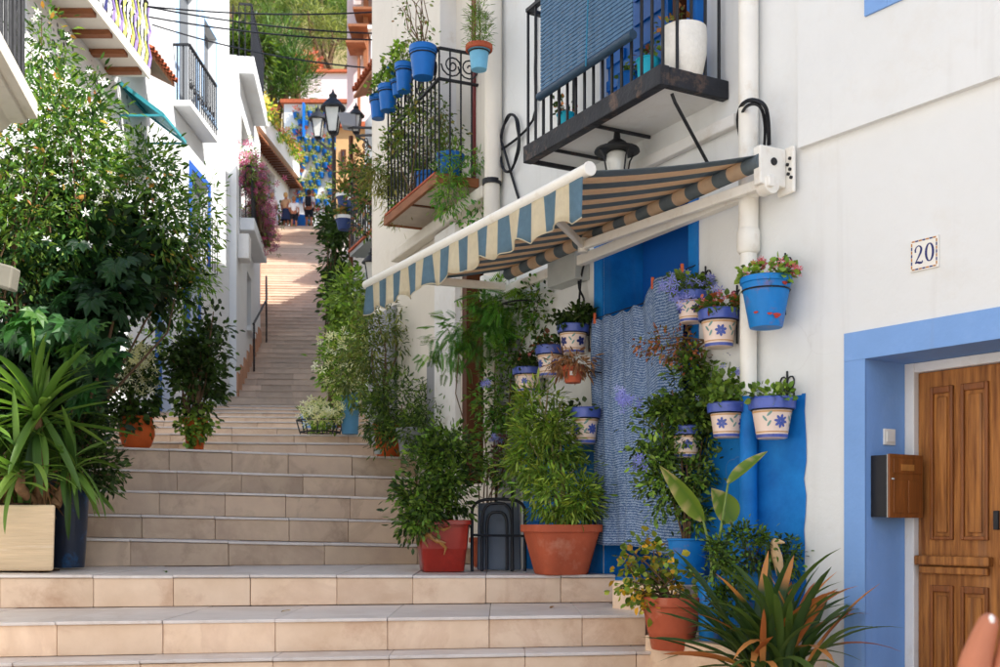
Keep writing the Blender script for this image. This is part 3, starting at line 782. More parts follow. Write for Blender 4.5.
# wall bar, brackets, arms
q = MB(); b0 = FL.at(776, 184, .07); b1 = FL.at(500, 285, .07); b0.z = 1.60; b1.z = 1.575
q.bar(b0, b1, .05, .06); q.build('wall_bar', METALW, AW, bevel=.006)
def bracket(px, py, sc_=1.0):
    c = FL.a(px); z = FL.z(px, py)
    q = MB(); FL.box(q, c - .09, c + .02, .002, .02, z - .12, z + .10); FL.box(q, c - .045, c + .005, .0205, .18, z - .09, z + .09)
    o = q.build('bracket', METALW, AW, bevel=.008)
    q = MB()
    for (da, dz_) in ((-.07, .04), (-.07, -.01), (-.078, -.05), (-.06, -.03), (-.055, .015)):
        q = MB(); p = FL.p(c + da, .02, z + dz_); q.tube([p, p + Vector((FL.n.x, FL.n.y, 0)) * .008], .008, 8); q.build('bolt', IRON, o)
    q = MB(); p = FL.p(c - .0455, .1, z + .02); q.tube([p, p - Vector((FL.u.x, FL.u.y, 0)) * .006], .018, 10)
    q.build('bolt', IRON, o)
    q = MB(); p = FL.p(c - .05, .11, z - .085); q.tube([p, p + Vector((FL.u.x, FL.u.y, 0)) * .07], .045, 14); q.build('joint_cover', METALW, o, smooth=40, bevel=.004)
    return c, z
bracket(783, 172); bracket(503, 292)
elb = Vector((.475, 6.3, 1.60)); shR = FL.at(772, 190, .13); shR.z = 1.585
q = MB(); q.bar(shR, elb, .035, .05); q.build('arm', METALW, AW, bevel=.006)
q = MB(); q.bar(elb, fA.lerp(fB, .16) + Vector((0, 0, -.02)), .028, .042); q.build('arm', METALW, AW, bevel=.006)
q = MB(); q.tube([elb + Vector((0, 0, -.04)), elb + Vector((0, 0, .04))], .03, 12); q.build('elbow', METALW, AW, smooth=40)
shL = FL.at(505, 288, .13); shL.z = 1.58
q = MB(); q.bar(shL, fA.lerp(fB, .86) + Vector((0, 0, -.03)), .035, .05); q.build('arm', METALW, AW, bevel=.006)

# ================================================================== fixtures on the white house
# drainpipe
dp = thing('drainpipe', 'white drainpipe with collar, its foot painted cobalt blue', 'drainpipe', FL.p(.03, .06, -1.45))
q = MB(); pc = FL.p(.0, .055, 0); n2 = Vector((pc.x, pc.y, 0))
q.tube([n2 + Vector((0, 0, 1.35)), n2 + Vector((0, 0, ZT1))], .048, 16); q.build('pipe', METALW, dp, smooth=40)
q = MB(); q.tube([n2 + Vector((0, 0, .62)), n2 + Vector((0, 0, 1.36))], .041, 16); q.build('pipe', METALW, dp, smooth=40)
q = MB(); q.lathe([(.044, 0), (.056, .015), (.056, .10), (.049, .12)], n2 + Vector((0, 0, 1.31)), 16); q.build('collar', METALW, dp, smooth=40)
q = MB(); q.tube([n2 + Vector((0, 0, -1.45)), n2 + Vector((0, 0, .62))], .043, 16); q.build('pipe_foot', BLUE, dp, smooth=40)
dp2 = thing('drainpipe', 'cream drainpipe between the two balconies, broken above a black cap', 'drainpipe', FL.p(L1END - .05, .07, .2))
n3 = FL.p(L1END - .06, .07, 0)
q = MB(); q.tube([n3 + Vector((0, 0, 2.36)), n3 + Vector((0, 0, 6.2))], .06, 16); q.build('pipe', CREAM, dp2, smooth=40)
q = MB(); q.tube([n3 + Vector((-.01, 0, .3)), n3 + Vector((-.01, 0, 2.34))], .055, 16); q.build('pipe', CREAM, dp2, smooth=40)
q = MB(); q.tube([n3 + Vector((-.01, 0, 2.34)), n3 + Vector((-.01, 0, 2.375))], .066, 16); q.build('cap', IRON, dp2, smooth=40)
# cables
def cable(name, label, pts, r=.007, group=None, res=5):
    ps = [Vector(p) for p in pts]; outp = []
    for i in range(len(ps) - 1):
        p0 = ps[max(i - 1, 0)]; p1 = ps[i]; p2 = ps[i + 1]; p3 = ps[min(i + 2, len(ps) - 1)]
        for k in range(res):
            t = k / res
            outp.append(0.5 * ((2 * p1) + (-p0 + p2) * t + (2 * p0 - 5 * p1 + 4 * p2 - p3) * t * t + (-p0 + 3 * p1 - 3 * p2 + p3) * t ** 3))
    outp.append(ps[-1])
    q = MB(); q.tube(outp, r, 6)
    return tag(q.build(name, CABLE, loc=tuple(ps[0]), smooth=60), label, 'cable', group)
ccx = FL.at(514, 141, .03); loops = []
rx_a, rz_ = .17, .19
for k in range(34):
    t = 2 * math.pi * k / 16
    a = FL.a(514) + .13 * math.cos(t) * (1 + .04 * math.sin(k)); loops.append(FL.p(a, .025 + .004 * (k % 3) + .0004 * k, ccx.z + rz_ * math.sin(t)))
cable('cable_coil', 'black cable running down the wall into a round coil', [FL.at(537, -200, .015), FL.at(536, 0, .015), FL.at(535, 70, .015), FL.at(533, 120, .02)] + loops + [FL.at(513, 180, .02), FL.at(519, 200, .02), FL.at(527, 225, .02)], .009, res=4)
cable('cable', 'black cable looped around the white drainpipe above the awning bracket', [FL.at(741, 140, .03), FL.at(738, 120, .06), FL.at(742, 105, .10), FL.at(752, 100, .135), FL.at(764, 105, .12), FL.at(768, 120, .07), FL.at(769, 145, .02)], .010)
cable('cable', 'second black cable wrapped around the white drainpipe', [FL.at(743, 133, .03), FL.at(741, 118, .07), FL.at(746, 107, .12), FL.at(755, 104, .13), FL.at(762, 110, .11), FL.at(765, 128, .05), FL.at(764, 150, .02)], .008)
# carriage lamp under the balcony
cl = FL.at(617, 166, .22)
lamp = thing('carriage_lamp', 'old round black carriage lamp hanging under the balcony slab', 'lamp', (cl.x, cl.y, cl.z + .12))
c0 = Vector((cl.x, cl.y, zb0 - .17))
q = MB(); q.lathe([(.052, -.06), (.06, .0), (.056, .045), (.04, .06)], c0, 16); q.build('glass', GLASS_M, lamp, smooth=50)
q = MB(); q.lathe([(.125, .058), (.12, .072), (.07, .085), (.05, .11), (.02, .13), (.012, .20)], c0, 20); q.build('cap', IRON, lamp, smooth=40)
q = MB()
for k in range(4):
    a = k * math.pi / 2 + .5; e = Vector((math.cos(a), math.sin(a), 0))
    q.tube([c0 + e * .11 + Vector((0, 0, .06)), c0 + e * .085 + Vector((0, 0, .02)), c0 + e * .07 + Vector((0, 0, -.05)), c0 + e * .085 + Vector((0, 0, -.075))], .005, 5)
q.build('scroll', IRON, lamp)
# number tile
tz = FR.at(925.5, 254, .0); aT = FR.a(925.5)
th = .066
tile = thing('number_tile', 'hand painted ceramic house number tile reading 20', 'number tile', FR.p(aT, .006, tz.z - th))
q = MB(); FR.box(q, aT - th, aT + th, .0005, .010, tz.z - th, tz.z + th); q.build('tile', M('tile_white', S(236, 232, 222), .25, .03, 10, 0, 40, .5), tile, bevel=.002)
def stroke(mb, pts, wd, fac, off):
    for i in range(len(pts) - 1):
        (x0, y0, w0), (x1, y1, w1) = pts[i], pts[i + 1]
        dx, dy = x1 - x0, y1 - y0; ln = math.hypot(dx, dy) or 1; nx2, ny2 = -dy / ln, dx / ln
        ex, ey = dx / ln * .0008, dy / ln * .0008
        mb.quad(*[fac.p(aT + X, off + i * .00001, tz.z + Y) for X, Y in ((x0 + nx2 * w0 * wd - ex, y0 + ny2 * w0 * wd - ey), (x0 - nx2 * w0 * wd - ex, y0 - ny2 * w0 * wd - ey), (x1 - nx2 * w1 * wd + ex, y1 - ny2 * w1 * wd + ey), (x1 + nx2 * w1 * wd + ex, y1 + ny2 * w1 * wd + ey))])
two = [(-.040, .012, .8), (-.041, .022, .9), (-.036, .033, .6), (-.026, .038, .5), (-.016, .033, .8), (-.012, .022, 1.2), (-.016, .008, 1.2), (-.025, -.008, .9), (-.034, -.022, .6), (-.041, -.033, .5), (-.030, -.030, 1.0), (-.020, -.034, 1.2), (-.009, -.035, .9), (-.007, -.027, .5)]
zero = [(.026 + .0165 * math.sin(t), .002 + .036 * math.cos(t), .5 + .8 * abs(math.sin(t))) for t in [2 * math.pi * k / 22 for k in range(23)]]
NAVY = M('navy_glaze', S(28, 38, 104), .3, .2, 30, 0, 40, .5); OCG = M('ochre_glaze', S(178, 120, 60), .3, .2, 30, 0, 40, .5)
for nm, st in (('digit', two), ('digit', zero)):
    q = MB(); stroke(q, st, .0042, FR, .0108); q.build(nm, NAVY, tile)
qa, qb = MB(), MB(); k = 0
for sd_ in range(4):
    for j in range(7):
        t0, t1 = -.058 + j * .0166, -.058 + j * .0166 + .0145; tgt = qa if j % 2 else qb
        e0, e1 = .0555, .0615
        if sd_ == 0: FR.box(tgt, aT + t0, aT + t1, .0101, .0107, tz.z + e0, tz.z + e1)
        if sd_ == 1: FR.box(tgt, aT + t0, aT + t1, .0101, .0107, tz.z - e1, tz.z - e0)
        if sd_ == 2: FR.box(tgt, aT - e1, aT - e0, .0101, .0107, tz.z + t0 * .93, tz.z + t1 * .93)
        if sd_ == 3: FR.box(tgt, aT + e0, aT + e1, .0101, .0107, tz.z + t0 * .93, tz.z + t1 * .93)
qa.build('border', NAVY, tile); qb.build('border', OCG, tile)
# mailbox on the door reveal, doorbell
RV = Fac(xy(FR.p(aR0, 0, 0)), (-FR.n.x, -FR.n.y), 1)
if RV.n.dot(FR.u) < 0: RV.n = -RV.n
zm0, zm1 = (525 - 517) / FPX * 4.86, (525 - 456) / FPX * 4.86
mbx = thing('mailbox', 'wooden fronted mailbox with black sides on the blue door reveal', 'mailbox', RV.p(.13, .05, zm0))
q = MB(); RV.box(q, .03, .26, .0015, .085, zm0, zm1); q.build('case', M('black_box', S(28, 28, 32), .45), mbx, bevel=.003)
q = MB(); RV.box(q, .028, .262, .086, .090, zm0 - .003, zm1 + .003); q.build('trim', GREYBOX, mbx)
q = MB(); RV.box(q, .026, .264, .0905, .102, zm0 - .004, zm1 + .004)
fd = q.build('front', WOOD2, mbx, bevel=.004)
for (x0, x1, y0, y1) in ((.05, .135, .02, .19), (.155, .24, .02, .19), (.05, .24, .225, .30)):
    q = MB(); RV.box(q, x0, x1, .1022, .106, zm0 + y0 * (zm1 - zm0) / .32, zm0 + y1 * (zm1 - zm0) / .32); q.build('panel', WOOD2, fd, bevel=.003)
q = MB(); RV.box(q, .10, .19, .1062, .109, zm0 + .75 * (zm1 - zm0), zm0 + .85 * (zm1 - zm0)); q.build('name_plate', OCG, fd)
q = MB(); p = RV.p(.045, .105, zm0 + .6 * (zm1 - zm0)); q.lathe([(.008, 0), (.006, .006)], p, 10); q.build('lock', GREYBOX, fd)
zs0 = (525 - 437) / FPX * 4.9
q = MB(); RV.box(q, .115, .195, .001, .010, zs0 - .036, zs0 + .036); RV.box(q, .128, .182, .0102, .015, zs0 - .024, zs0 + .024)
tag(q.build('light_switch', METALW, loc=tuple(RV.p(.155, .005, zs0 - .036)), bevel=.003), 'small white doorbell switch above the mailbox', 'switch')
# grey meter box
mz0, mz1 = FL.z(576, 282, .05), FL.z(576, 250, .05); ma0, ma1 = FL.a(590), FL.a(562)
q = MB(); FL.box(q, ma0, ma1, .001, .11, mz0, mz1); mt = q.build('meter_box', GREYBOX, loc=tuple(FL.p((ma0 + ma1) / 2, .05, mz0)), bevel=.008)
tag(mt, 'grey meter box on the wall beside the blue doorway', 'meter box')
cable('cable', 'black cable hanging in a loop from the grey meter box', [FL.p(ma0 + .05, .05, mz0 + .02), FL.p(ma0 + .04, .05, mz0 - .05), FL.p(ma0 + .02, .03, mz0 - .12), FL.p(ma0 + .09, .02, mz0 - .16), FL.p(ma0 + .0, .06, mz0 + .03), FL.p(ma0 - .012, .02, mz0 + .16)], .007)

# ================================================================== curtain in the blue doorway
CUR = bpy.data.materials.new('woven_curtain'); CUR.use_nodes = True; t = CUR.node_tree; N = t.nodes; Lk = t.links
pb = N['Principled BSDF']; pb.inputs['Roughness'].default_value = .9; pb.inputs['Specular IOR Level'].default_value = .1
tc = N.new('ShaderNodeTexCoord'); uv = N.new('ShaderNodeUVMap')
mp = N.new('ShaderNodeMapping'); mp.inputs['Scale'].default_value = (1, 1, 1); Lk.new(uv.outputs[0], mp.inputs[0])
wv = N.new('ShaderNodeTexWave'); wv.wave_type = 'BANDS'; wv.bands_direction = 'Y'; wv.inputs['Scale'].default_value = 21; wv.inputs['Distortion'].default_value = 7.0; wv.inputs['Detail'].default_value = 4; wv.inputs['Detail Scale'].default_value = 5.5; wv.inputs['Detail Roughness'].default_value = .7
Lk.new(mp.outputs[0], wv.inputs[0])
rp = N.new('ShaderNodeValToRGB'); rp.color_ramp.elements[0].position = .42; rp.color_ramp.elements[1].position = .92
rp.color_ramp.elements[0].color = (*S(72, 98, 138), 1); rp.color_ramp.elements[1].color = (*S(156, 174, 198), 1)
Lk.new(wv.outputs['Fac'], rp.inputs[0]); Lk.new(rp.outputs[0], pb.inputs['Base Color'])
cA, cB = FL.a(693), FL.a(599)
ctop_l, ctop_r = FL.z(606, 316, .05), FL.z(684, 269, .05); cbot_l, cbot_r = FL.z(598, 541, .05), FL.z(660, 556, .05)
def curt(u, v):                    # u 0 = right (near) end, 1 = left end; v 0 top, 1 bottom
    a = cA + (cB - cA) * u
    step = 1 / (1 + math.exp(-(u - .36) * 34))
    top = ctop_r * (1 - step) + (ctop_l + .012 * math.sin(u * 40)) * step
    bot = cbot_r + (cbot_l - cbot_r) * u - .01 * math.sin(u * 9)
    z = top + (bot - top) * v
    fold = .020 * math.sin(u * 24 + 1.6 * math.sin(v * 2.2 + u)) * (.3 + .7 * v) + .010 * math.sin(u * 53 + v * 3) * (.5 + .5 * v) + .006 * math.sin(v * 9 + u * 6)
    return FL.p(a, .050 + fold, z)
q = MB(); NU, NV = 90, 46; q.grid(curt, NU, NV)
cu = thing('door_curtain', 'blue woven cloth curtain with white squiggles hanging across the blue doorway', 'curtain', FL.p((cA + cB) / 2, .05, cbot_l))
co = q.build('cloth', CUR, cu, smooth=70, solid=.003)
ul = co.data.uv_layers.new(name='UVMap')
uvv = np.zeros((len(co.data.loops), 2), np.float32); vi = np.zeros(len(co.data.loops), np.int32); co.data.loops.foreach_get('vertex_index', vi)
uvv[:, 0] = (vi % (NU + 1)) / NU * .85; uvv[:, 1] = (vi // (NU + 1)) / NV * 1.4; ul.data.foreach_set('uv', uvv.ravel())
q = MB(); q.tube([FL.p(cA + .02, .05, ctop_r - .005), FL.p(cA + .30 * (cB - cA), .05, ctop_r - .02), FL.p(cA + .42 * (cB - cA), .05, ctop_l + .01), FL.p(cB, .05, ctop_l + .002), FL.p(cB + .05, .0, ctop_l + .03)], .003, 5); q.tube([FL.p(cA + .02, .05, ctop_r - .005), FL.p(cA - .05, .0, ctop_r + .02)], .003, 5); q.build('line', IRON, cu)
PEG = M('orange_peg', S(206, 96, 52), .5)
for u in (.02, .31, .97):
    p = curt(u, 0); q = MB(); q.box(p + Vector((0, 0, -.005)), (.008, 0, 0), (0, .009, 0), (0, 0, .032)); q.build('clothes_peg', PEG, cu, bevel=.002)
# ================================================================== RIGHT: cream house with the flowerpot balcony
F2 = Fac((-.037, 7.70), (-.436, 1), -1)
H2 = thing('cream_house', 'cream plastered house with pot-covered balcony beyond the awning', 'house', (-.3, 9.0, 0))
E2 = F2.a(372)
hd2 = (F2.a(489), F2.a(462), .3, F2.z(475, 262))
hb2 = (F2.a(476), F2.a(440), 2.5, 4.3)
q = MB(); F2.wall(q, 0, E2, -.5, 6.4, [hd2, hb2], .0); q.build('wall', CREAM, H2)
q = MB(); F2.reveal(q, hd2, .2); F2.reveal(q, hb2, .2); q.build('reveal', TRIM, H2)
SHUT = M('grey_shutter', S(176, 172, 166), .6, .08, 8, .1, 40)
q = MB(); F2.box(q, hd2[0], hd2[1], -.19, -.15, .3, hd2[3]); dd = q.build('door', SHUT, H2)
for k in range(5):
    q = MB(); a0 = hd2[0] + .01 + k * (hd2[1] - hd2[0] - .02) / 5; F2.box(q, a0, a0 + .05, -.1495, -.138, .3, hd2[3] - .01); q.build('slat', SHUT, dd, bevel=.003)
q = MB(); F2.box(q, hd2[1] - .09, hd2[1] - .001, -.137, .0, .3, hd2[3] - .002); q.build('door_jamb', DWOOD, H2, bevel=.004)
q = MB(); F2.box(q, F2.a(461), F2.a(440), .0005, .05, -.4, 2.28); q.build('pilaster', TRIM, H2, bevel=.006)
q = MB(); F2.box(q, F2.a(397), E2 + .02, .0005, .03, -.4, F2.z(385, 312)); q.build('grey_pier', GREYP, H2, bevel=.005)
q = MB(); F2.box(q, F2.a(439.5), F2.a(430), .0005, .03, -.4, F2.z(437, 360)); q.build('grey_pier', GREYP, H2, bevel=.005)
q = MB(); F2.box(q, .02, F2.a(400), .0005, .09, 2.29, 2.38); q.build('ledge', CREAM, H2, bevel=.012)
RED = M('dark_red_paint', S(120, 34, 34), .5, .1, 6, .1, 40)
q = MB(); F2.box(q, hb2[0] + .001, hb2[0] + .07, -.15, .01, 2.5, 4.29); q.build('window_frame', RED, H2, bevel=.004)
q = MB(); F2.box(q, hb2[0] + .08, hb2[1] - .001, -.19, -.16, 2.5, 4.29); q.build('window_pane', GLASS_M, H2)
q = MB(); prism(q, [xy(F2.p(0, -.22, 0)), xy(F2.p(E2, -.001, 0)), xy(F2.p(E2, -3.2, 0)), (4, 11), (5, 9)], -.5, 6.39); q.build('house_body', CREAM, H2)
q = MB(); prism(q, [xy(F2.p(0, .2, 0)), xy(F2.p(E2 + .15, .2, 0)), xy(F2.p(E2 + .1, -3.2, 0)), (4, 11), (5, 9)], 6.4, 6.52); q.build('roof', ROOFT, H2)
# balcony
zc = 2.45; CO = .30
c0, c1 = F2.a(478), F2.a(423)
q = MB(); F2.box(q, c0, c1, .003, CO, zc, zc + .03); bal2 = q.build('balcony_slab', M('weathered_board', S(196, 182, 166), .8, .1, 8, .3, 40, stretch=(1, 1, 6)), H2)
for (a0, a1, o0, o1) in ((c0 - .01, c1 + .01, CO + .0005, CO + .03), (c0 - .03, c0 - .0005, .003, CO + .03), (c1 + .0005, c1 + .03, .003, CO + .03), ((c0 + c1) / 2 - .015, (c0 + c1) / 2 + .015, .003, CO)):
    q = MB(); F2.box(q, a0, a1, o0, o1, zc - .012, zc + (.055 if o1 > CO else -.001)); q.build('edge_beam', DWOOD if o1 <= CO else BROWN, bal2, bevel=.004)
for k in range(7):
    q = MB(); a0 = c0 + .005 + k * (c1 - c0) / 7; F2.box(q, a0, a0 + (c1 - c0) / 7 - .008, CO - .10, CO + .035, zc + .056, zc + .072); q.build('edge_tile', TERRA, bal2, bevel=.003)
rt2 = zc + .96
q = MB()
for z in (rt2, rt2 - .22):
    q.bar(F2.p(c0, CO, z), F2.p(c1, CO, z), .022, .016); q.bar(F2.p(c0, CO, z), F2.p(c0, 0, z), .022, .016); q.bar(F2.p(c1, CO, z), F2.p(c1, 0, z), .022, .016)
q.build('handrail', IRON, bal2)
bm2 = MB().tube([(0, 0, 0), (0, 0, .9)], .0075, 6).mesh('baluster', IRON)
for k in range(15): post(F2.p(c0 + (c1 - c0) * k / 14, CO, zc + .06), bm2, bal2)
for k in range(1, 4): post(F2.p(c0, CO * (1 - k / 3.6), zc + .06), bm2, bal2)
def spiral(mb, c, ex, ez, r, turns, r0, rad=.006):
    pts = []
    for k in range(int(turns * 12) + 1):
        t = 2 * math.pi * k / 12; rr = r0 + (r - r0) * k / (turns * 12); pts.append(Vector(c) + Vector(ex) * rr * math.cos(t) + Vector(ez) * rr * math.sin(t))
    mb.tube(pts, rad, 5)
q = MB(); ex = Vector((F2.n.x, F2.n.y, 0)); eu = Vector((F2.u.x, F2.u.y, 0)); ez = Vector((0, 0, 1))
for o_ in (.07, .2): q = MB(); spiral(q, F2.p(c0, o_, rt2 - .11), ex, ez, .085, 2, .01); q.build('scroll', IRON, bal2)
for k in range(4): q = MB(); spiral(q, F2.p(c0 + .12 + k * (c1 - c0 - .2) / 3.5, CO, rt2 - .11), eu, ez, .085, 2, .01); q.build('scroll', IRON, bal2)

# ================================================================== RIGHT: terraced house with the tiled eave
F3 = Fac((.02, 10.35), (-.4, 1), -1)
H3 = thing('white_terraced_house', 'white house with red tiled eave and small iron balcony past the cream house', 'house', (-1, 14, 1))
E3 = (15.0 - 10.35) * 1.077; EV3 = (13.9 - 10.35) * 1.077
q = MB(); F3.wall(q, 0, E3, .3, 5.5); prism(q, [xy(F3.p(0, -.02, 0)), xy(F3.p(E3, -.02, 0)), xy(F3.p(E3, -4, 0)), (4.5, 12)], .3, 5.49)
q.build('wall', WHITE2, H3)
q = MB(); prism(q, [xy(F3.p(.5, -.3, 0)), xy(F3.p(E3, -.3, 0)), xy(F3.p(E3, -4, 0)), (4, 12.5)], 5.5, 6.1); rf3 = q.build('roof', ROOFT, H3)
tile_me = None
def roof_tile_mesh():
    q = MB(); rings = []
    for y in (0, .5):
        rg = [Vector((.055 * (1 - .12 * y) * math.cos(a), y, .05 * math.sin(a))) for a in [math.pi * k / 6 for k in range(7)]] + [Vector((.04 * math.cos(a), y, .036 * math.sin(a))) for a in [math.pi * (6 - k) / 6 for k in range(7)]]
        rings.append(rg)
    q.loft(rings); return q.mesh('roof_tile', ROOFT, smooth=40)
tile_me = roof_tile_mesh()
q = MB(); q.hexa([F3.p(.8, .0, 5.50), F3.p(EV3, .0, 5.50), F3.p(EV3, .46, 5.32), F3.p(.8, .46, 5.32)], [F3.p(.8, .0, 5.54), F3.p(EV3, .0, 5.54), F3.p(EV3, .46, 5.36), F3.p(.8, .46, 5.36)])
ev = q.build('eave', BROWN, H3)
ang = math.atan2(F3.n.y, F3.n.x) - math.pi / 2
for k in range(24):
    o = link_obj('roof_tile', tile_me, ev); o.location = F3.p(.9 + k * .122, .02, 5.55) - LOC[H3.name]
    o.rotation_euler = (R(-20), 0, ang); o.scale = (1, 1.0, 1)
zc3 = 3.45; a30, a31 = F3.a(388, .0), F3.a(360, 0); d30 = (12.9 - 10.35) * 1.077; d31 = (14.3 - 10.35) * 1.077
q = MB(); F3.box(q, d30, d31, .003, .40, zc3, zc3 + .05); b3 = q.build('balcony_slab', GREYP, H3)
for k in range(6):
    q = MB(); F3.box(q, d30 + k * .25, d30 + k * .25 + .24, .28, .43, zc3 + .051, zc3 + .07); q.build('edge_tile', TERRA, b3)
q = MB(); q.bar(F3.p(d30, .38, zc3 + .95), F3.p(d31, .38, zc3 + .95), .03, .02); q.bar(F3.p(d30, .38, zc3 + .95), F3.p(d30, 0, zc3 + .95), .03, .02); q.bar(F3.p(d30, .38, zc3 + .12), F3.p(d31, .38, zc3 + .12), .03, .02); q.build('handrail', IRON, b3)
bm3 = MB().tube([(0, 0, 0), (0, 0, .9)], .011, 5).mesh('baluster', IRON)
for k in range(14): post(F3.p(d30 + (d31 - d30) * k / 13, .38, zc3 + .06), bm3, b3)
for k in range(1, 4): post(F3.p(d30, .38 * (1 - k / 3.5), zc3 + .06), bm3, b3)
for k in range(7):
    for z in (.3, .5, .7): q = MB(); spiral(q, F3.p(d30 + .1 + k * .2, .38, zc3 + z), (F3.u.x, F3.u.y, 0), (0, 0, 1), .07, 1.5, .015, .008); q.build('scroll', IRON, b3)
q = MB(); F3.box(q, 3.95, 4.7, .002, .28, 2.75, 3.2); tag(q.build('air_conditioner', GREYBOX, loc=tuple(F3.p(4.3, .1, 2.75)), bevel=.02), 'grey air conditioner box below the far iron balcony', 'air conditioner')

# hidden house added behind the terraced one to shade stairs and left facades
RH = thing('added_shade_house', 'tall hidden cream house added behind the tiled eave to shade the stairs', 'house', (2, 24, 0))
q = MB()
for (d0, d1, x0, x1, zt) in ((11.6, 17.5, -.55, -1.35, 8.6), (17.5, 27, -1.4, -2.6, 10.2), (27, 37, -2.65, -3.7, 9.5)):
    prism(q, [(x0, d0), (x1, d1), (x1 + 8, d1), (x0 + 8, d0)], .5, zt)
q.build('wall', CREAM, RH)
q = MB()
for (d0, d1, x0, x1, zt) in ((11.6, 17.5, -.55, -1.35, 8.6), (17.5, 27, -1.4, -2.6, 10.2), (27, 37, -2.65, -3.7, 9.5)):
    prism(q, [(x0 - .1, d0 + .01), (x1 - .1, d1 - .01), (x1 + 8, d1 - .01), (x0 + 8, d0 + .01)], zt + .001, zt + .15)
q.build('roof', ROOFT, RH)

# low garden wall up the right side of the flight
q = MB()
for (d0, d1, zt) in ((17.0, 24, 4.6), (24, 32, 6.9), (32, 41.5, 9.3)):
    xa, xb = fl_right(d0) + .12, fl_right(d1) + .12
    prism(q, [(xa, d0), (xb, d1), (xb + 3.0, d1), (xa + 3.0, d0)], .8, zt)
GW = q.build('garden_wall', CREAM, loc=(-3, 25, .8)); tag(GW, 'low cream wall climbing beside the upper flight on the planted side', 'wall')

# ================================================================== far right: ochre house, tall house with timber galleries
def far_house(name, label, px0, px1, d, ytop, dep, mat, zb, wins=(), frame=None, right_ext=0.0):
    x0 = (px0 - 500) / FPX * d; x1 = (px1 - 500) / FPX * d + right_ext; zt = (525 - ytop) / FPX * d
    h = thing(name, label, 'house', ((x0 + x1) / 2, d + dep / 2, zb))
    q = MB(); q.abox(x0, x1, d, d + dep, zb, zt); q.build('wall', mat, h)
    q = MB(); q.abox(x0 - .15, x1 + .15, d - .2, d + dep + .2, zt + .001, zt + .18); q.build('roof', ROOFT, h)
    for (wx0, wy0, wx1, wy1) in wins:
        a, b = P(wx0, wy1, d), P(wx1, wy0, d)
        q = MB(); q.abox(a.x, b.x, d - .06, d - .01, a.z, b.z); wdo = q.build('window', frame or DWOOD, h)
        q = MB(); q.abox(a.x + .08, b.x - .08, d - .08, d - .061, a.z + .08, b.z - .08); q.build('pane', GLASS_D, wdo)
    return h
far_house('ochre_house', 'narrow ochre house behind the street lamps', 336, 353, 42, 128, 4, OCHRE, 9.5, [(341, 150, 346, 172)], right_ext=2.5)
TH = far_house('tall_house', 'tall pale pink house with brown timber galleries', 347, 376, 47, -60, 2, PINKP, 10, [], right_ext=4)
for (x0, x1, y0, y1) in ((364, 368, -40, 76), (358, 360, 55, 130)):
    a, b = P(x0, y1, 46.4), P(x1, y0, 46.4); q = MB(); q.abox(a.x, b.x, 46.2, 46.6, a.z, b.z); q.build('timber_post', BROWN, TH)
for (x0, x1, y0, y1) in ((349, 370, 28, 30.5), (347, 366, 44, 46.5), (354, 380, 11, 13.5), (352, 380, -12, -10)):
    a, b = P(x0, y1, 46), P(x1, y0, 46); q = MB(); q.abox(a.x, b.x, 45.6, 46.9, a.z, b.z); q.build('timber_beam', BROWN, TH)
for (x0, x1, y0, y1) in ((372, 377, -30, 50), (378, 384, -30, 40)):
    a, b = P(x0, y1, 46.5), P(x1, y0, 46.5); q = MB(); q.abox(a.x, b.x, 46.7, 46.95, a.z, b.z); q.build('shutter', DWOOD, TH)
WP = thing('white_chimney_house', 'white gabled house end below the timber galleries', 'house', (-4.6, 39, 9))
q = MB(); a, b = P(371, 130, 36), P(386, 30, 36); prism(q, [(a.x, 36), (b.x + 2, 36), (b.x + 2, 40), (a.x, 40)], 9, b.z); q.build('wall', WHITE2, WP)
q = MB(); prism(q, [(a.x - .1, 35.9), (b.x + 2.1, 35.9), (b.x + 2.1, 40.1), (a.x - .1, 40.1)], b.z + .001, b.z + .12); q.build('cap', TRIM, WP)

# end of the street: white house covered with blue pots
PH = far_house('flowerpot_house', 'white house at the top of the stairs covered in blue flowerpots', 284, 350, 54.5, 104, 4, WHITE2, 12.5, [(322, 150, 330, 172)], M('sky_blue_frame', S(60, 120, 200), .6))
for (x0, x1, y0, y1) in ((303, 305, 104, 138),):
    a, b = P(x0, y1, 54.2), P(x1, y0, 54.2); q = MB(); q.abox(a.x, b.x, 54.0, 54.4, a.z, b.z); q.build('blue_frame', BPOT2, PH)
far_house('pale_rear_house', 'pale pink flat-roofed house on the slope below the pines', 292, 350, 72, 73, 5, PINKP, 20)
far_house('hillside_house', 'small white house low on the hillside behind the candelabra tree', 262, 305, 90, 78, 6, CREAM, 28, [(285, 84, 289, 92)])
# ================================================================== far left: terrace house at the stair top
H6 = thing('terrace_house', 'white house with a flowery terrace over a tiled eave at the stair top', 'house', (-11, 50, 12.8))
F6 = Fac((-10.95, 45.5), (.06, 1), 1)
hs6 = (1.2, 6.2, 13.4, 16.4)
q = MB(); F6.wall(q, 0, 9, 10, 17.6, [hs6], .3); prism(q, [xy(F6.p(0, -.32, 0)), xy(F6.p(9, -.32, 0)), xy(F6.p(9, -6, 0)), xy(F6.p(0, -6, 0))], 10, 17.59)
q.quad(F6.p(0, 0, 10), F6.p(0, -.4, 10), F6.p(0, -.4, 17.6), F6.p(0, 0, 17.6)); q.build('wall', WHITE2, H6)
q = MB(); F6.box(q, hs6[0], hs6[1], -.29, -.25, hs6[2], hs6[3]); sh6 = q.build('shutter', M('dark_shutter', S(70, 74, 82), .6), H6)
for k in range(14):
    q = MB(); F6.box(q, hs6[0] + .02, hs6[1] - .02, -.2495, -.235, 13.45 + k * .21, 13.60 + k * .21); q.build('slat', GREYP, sh6)
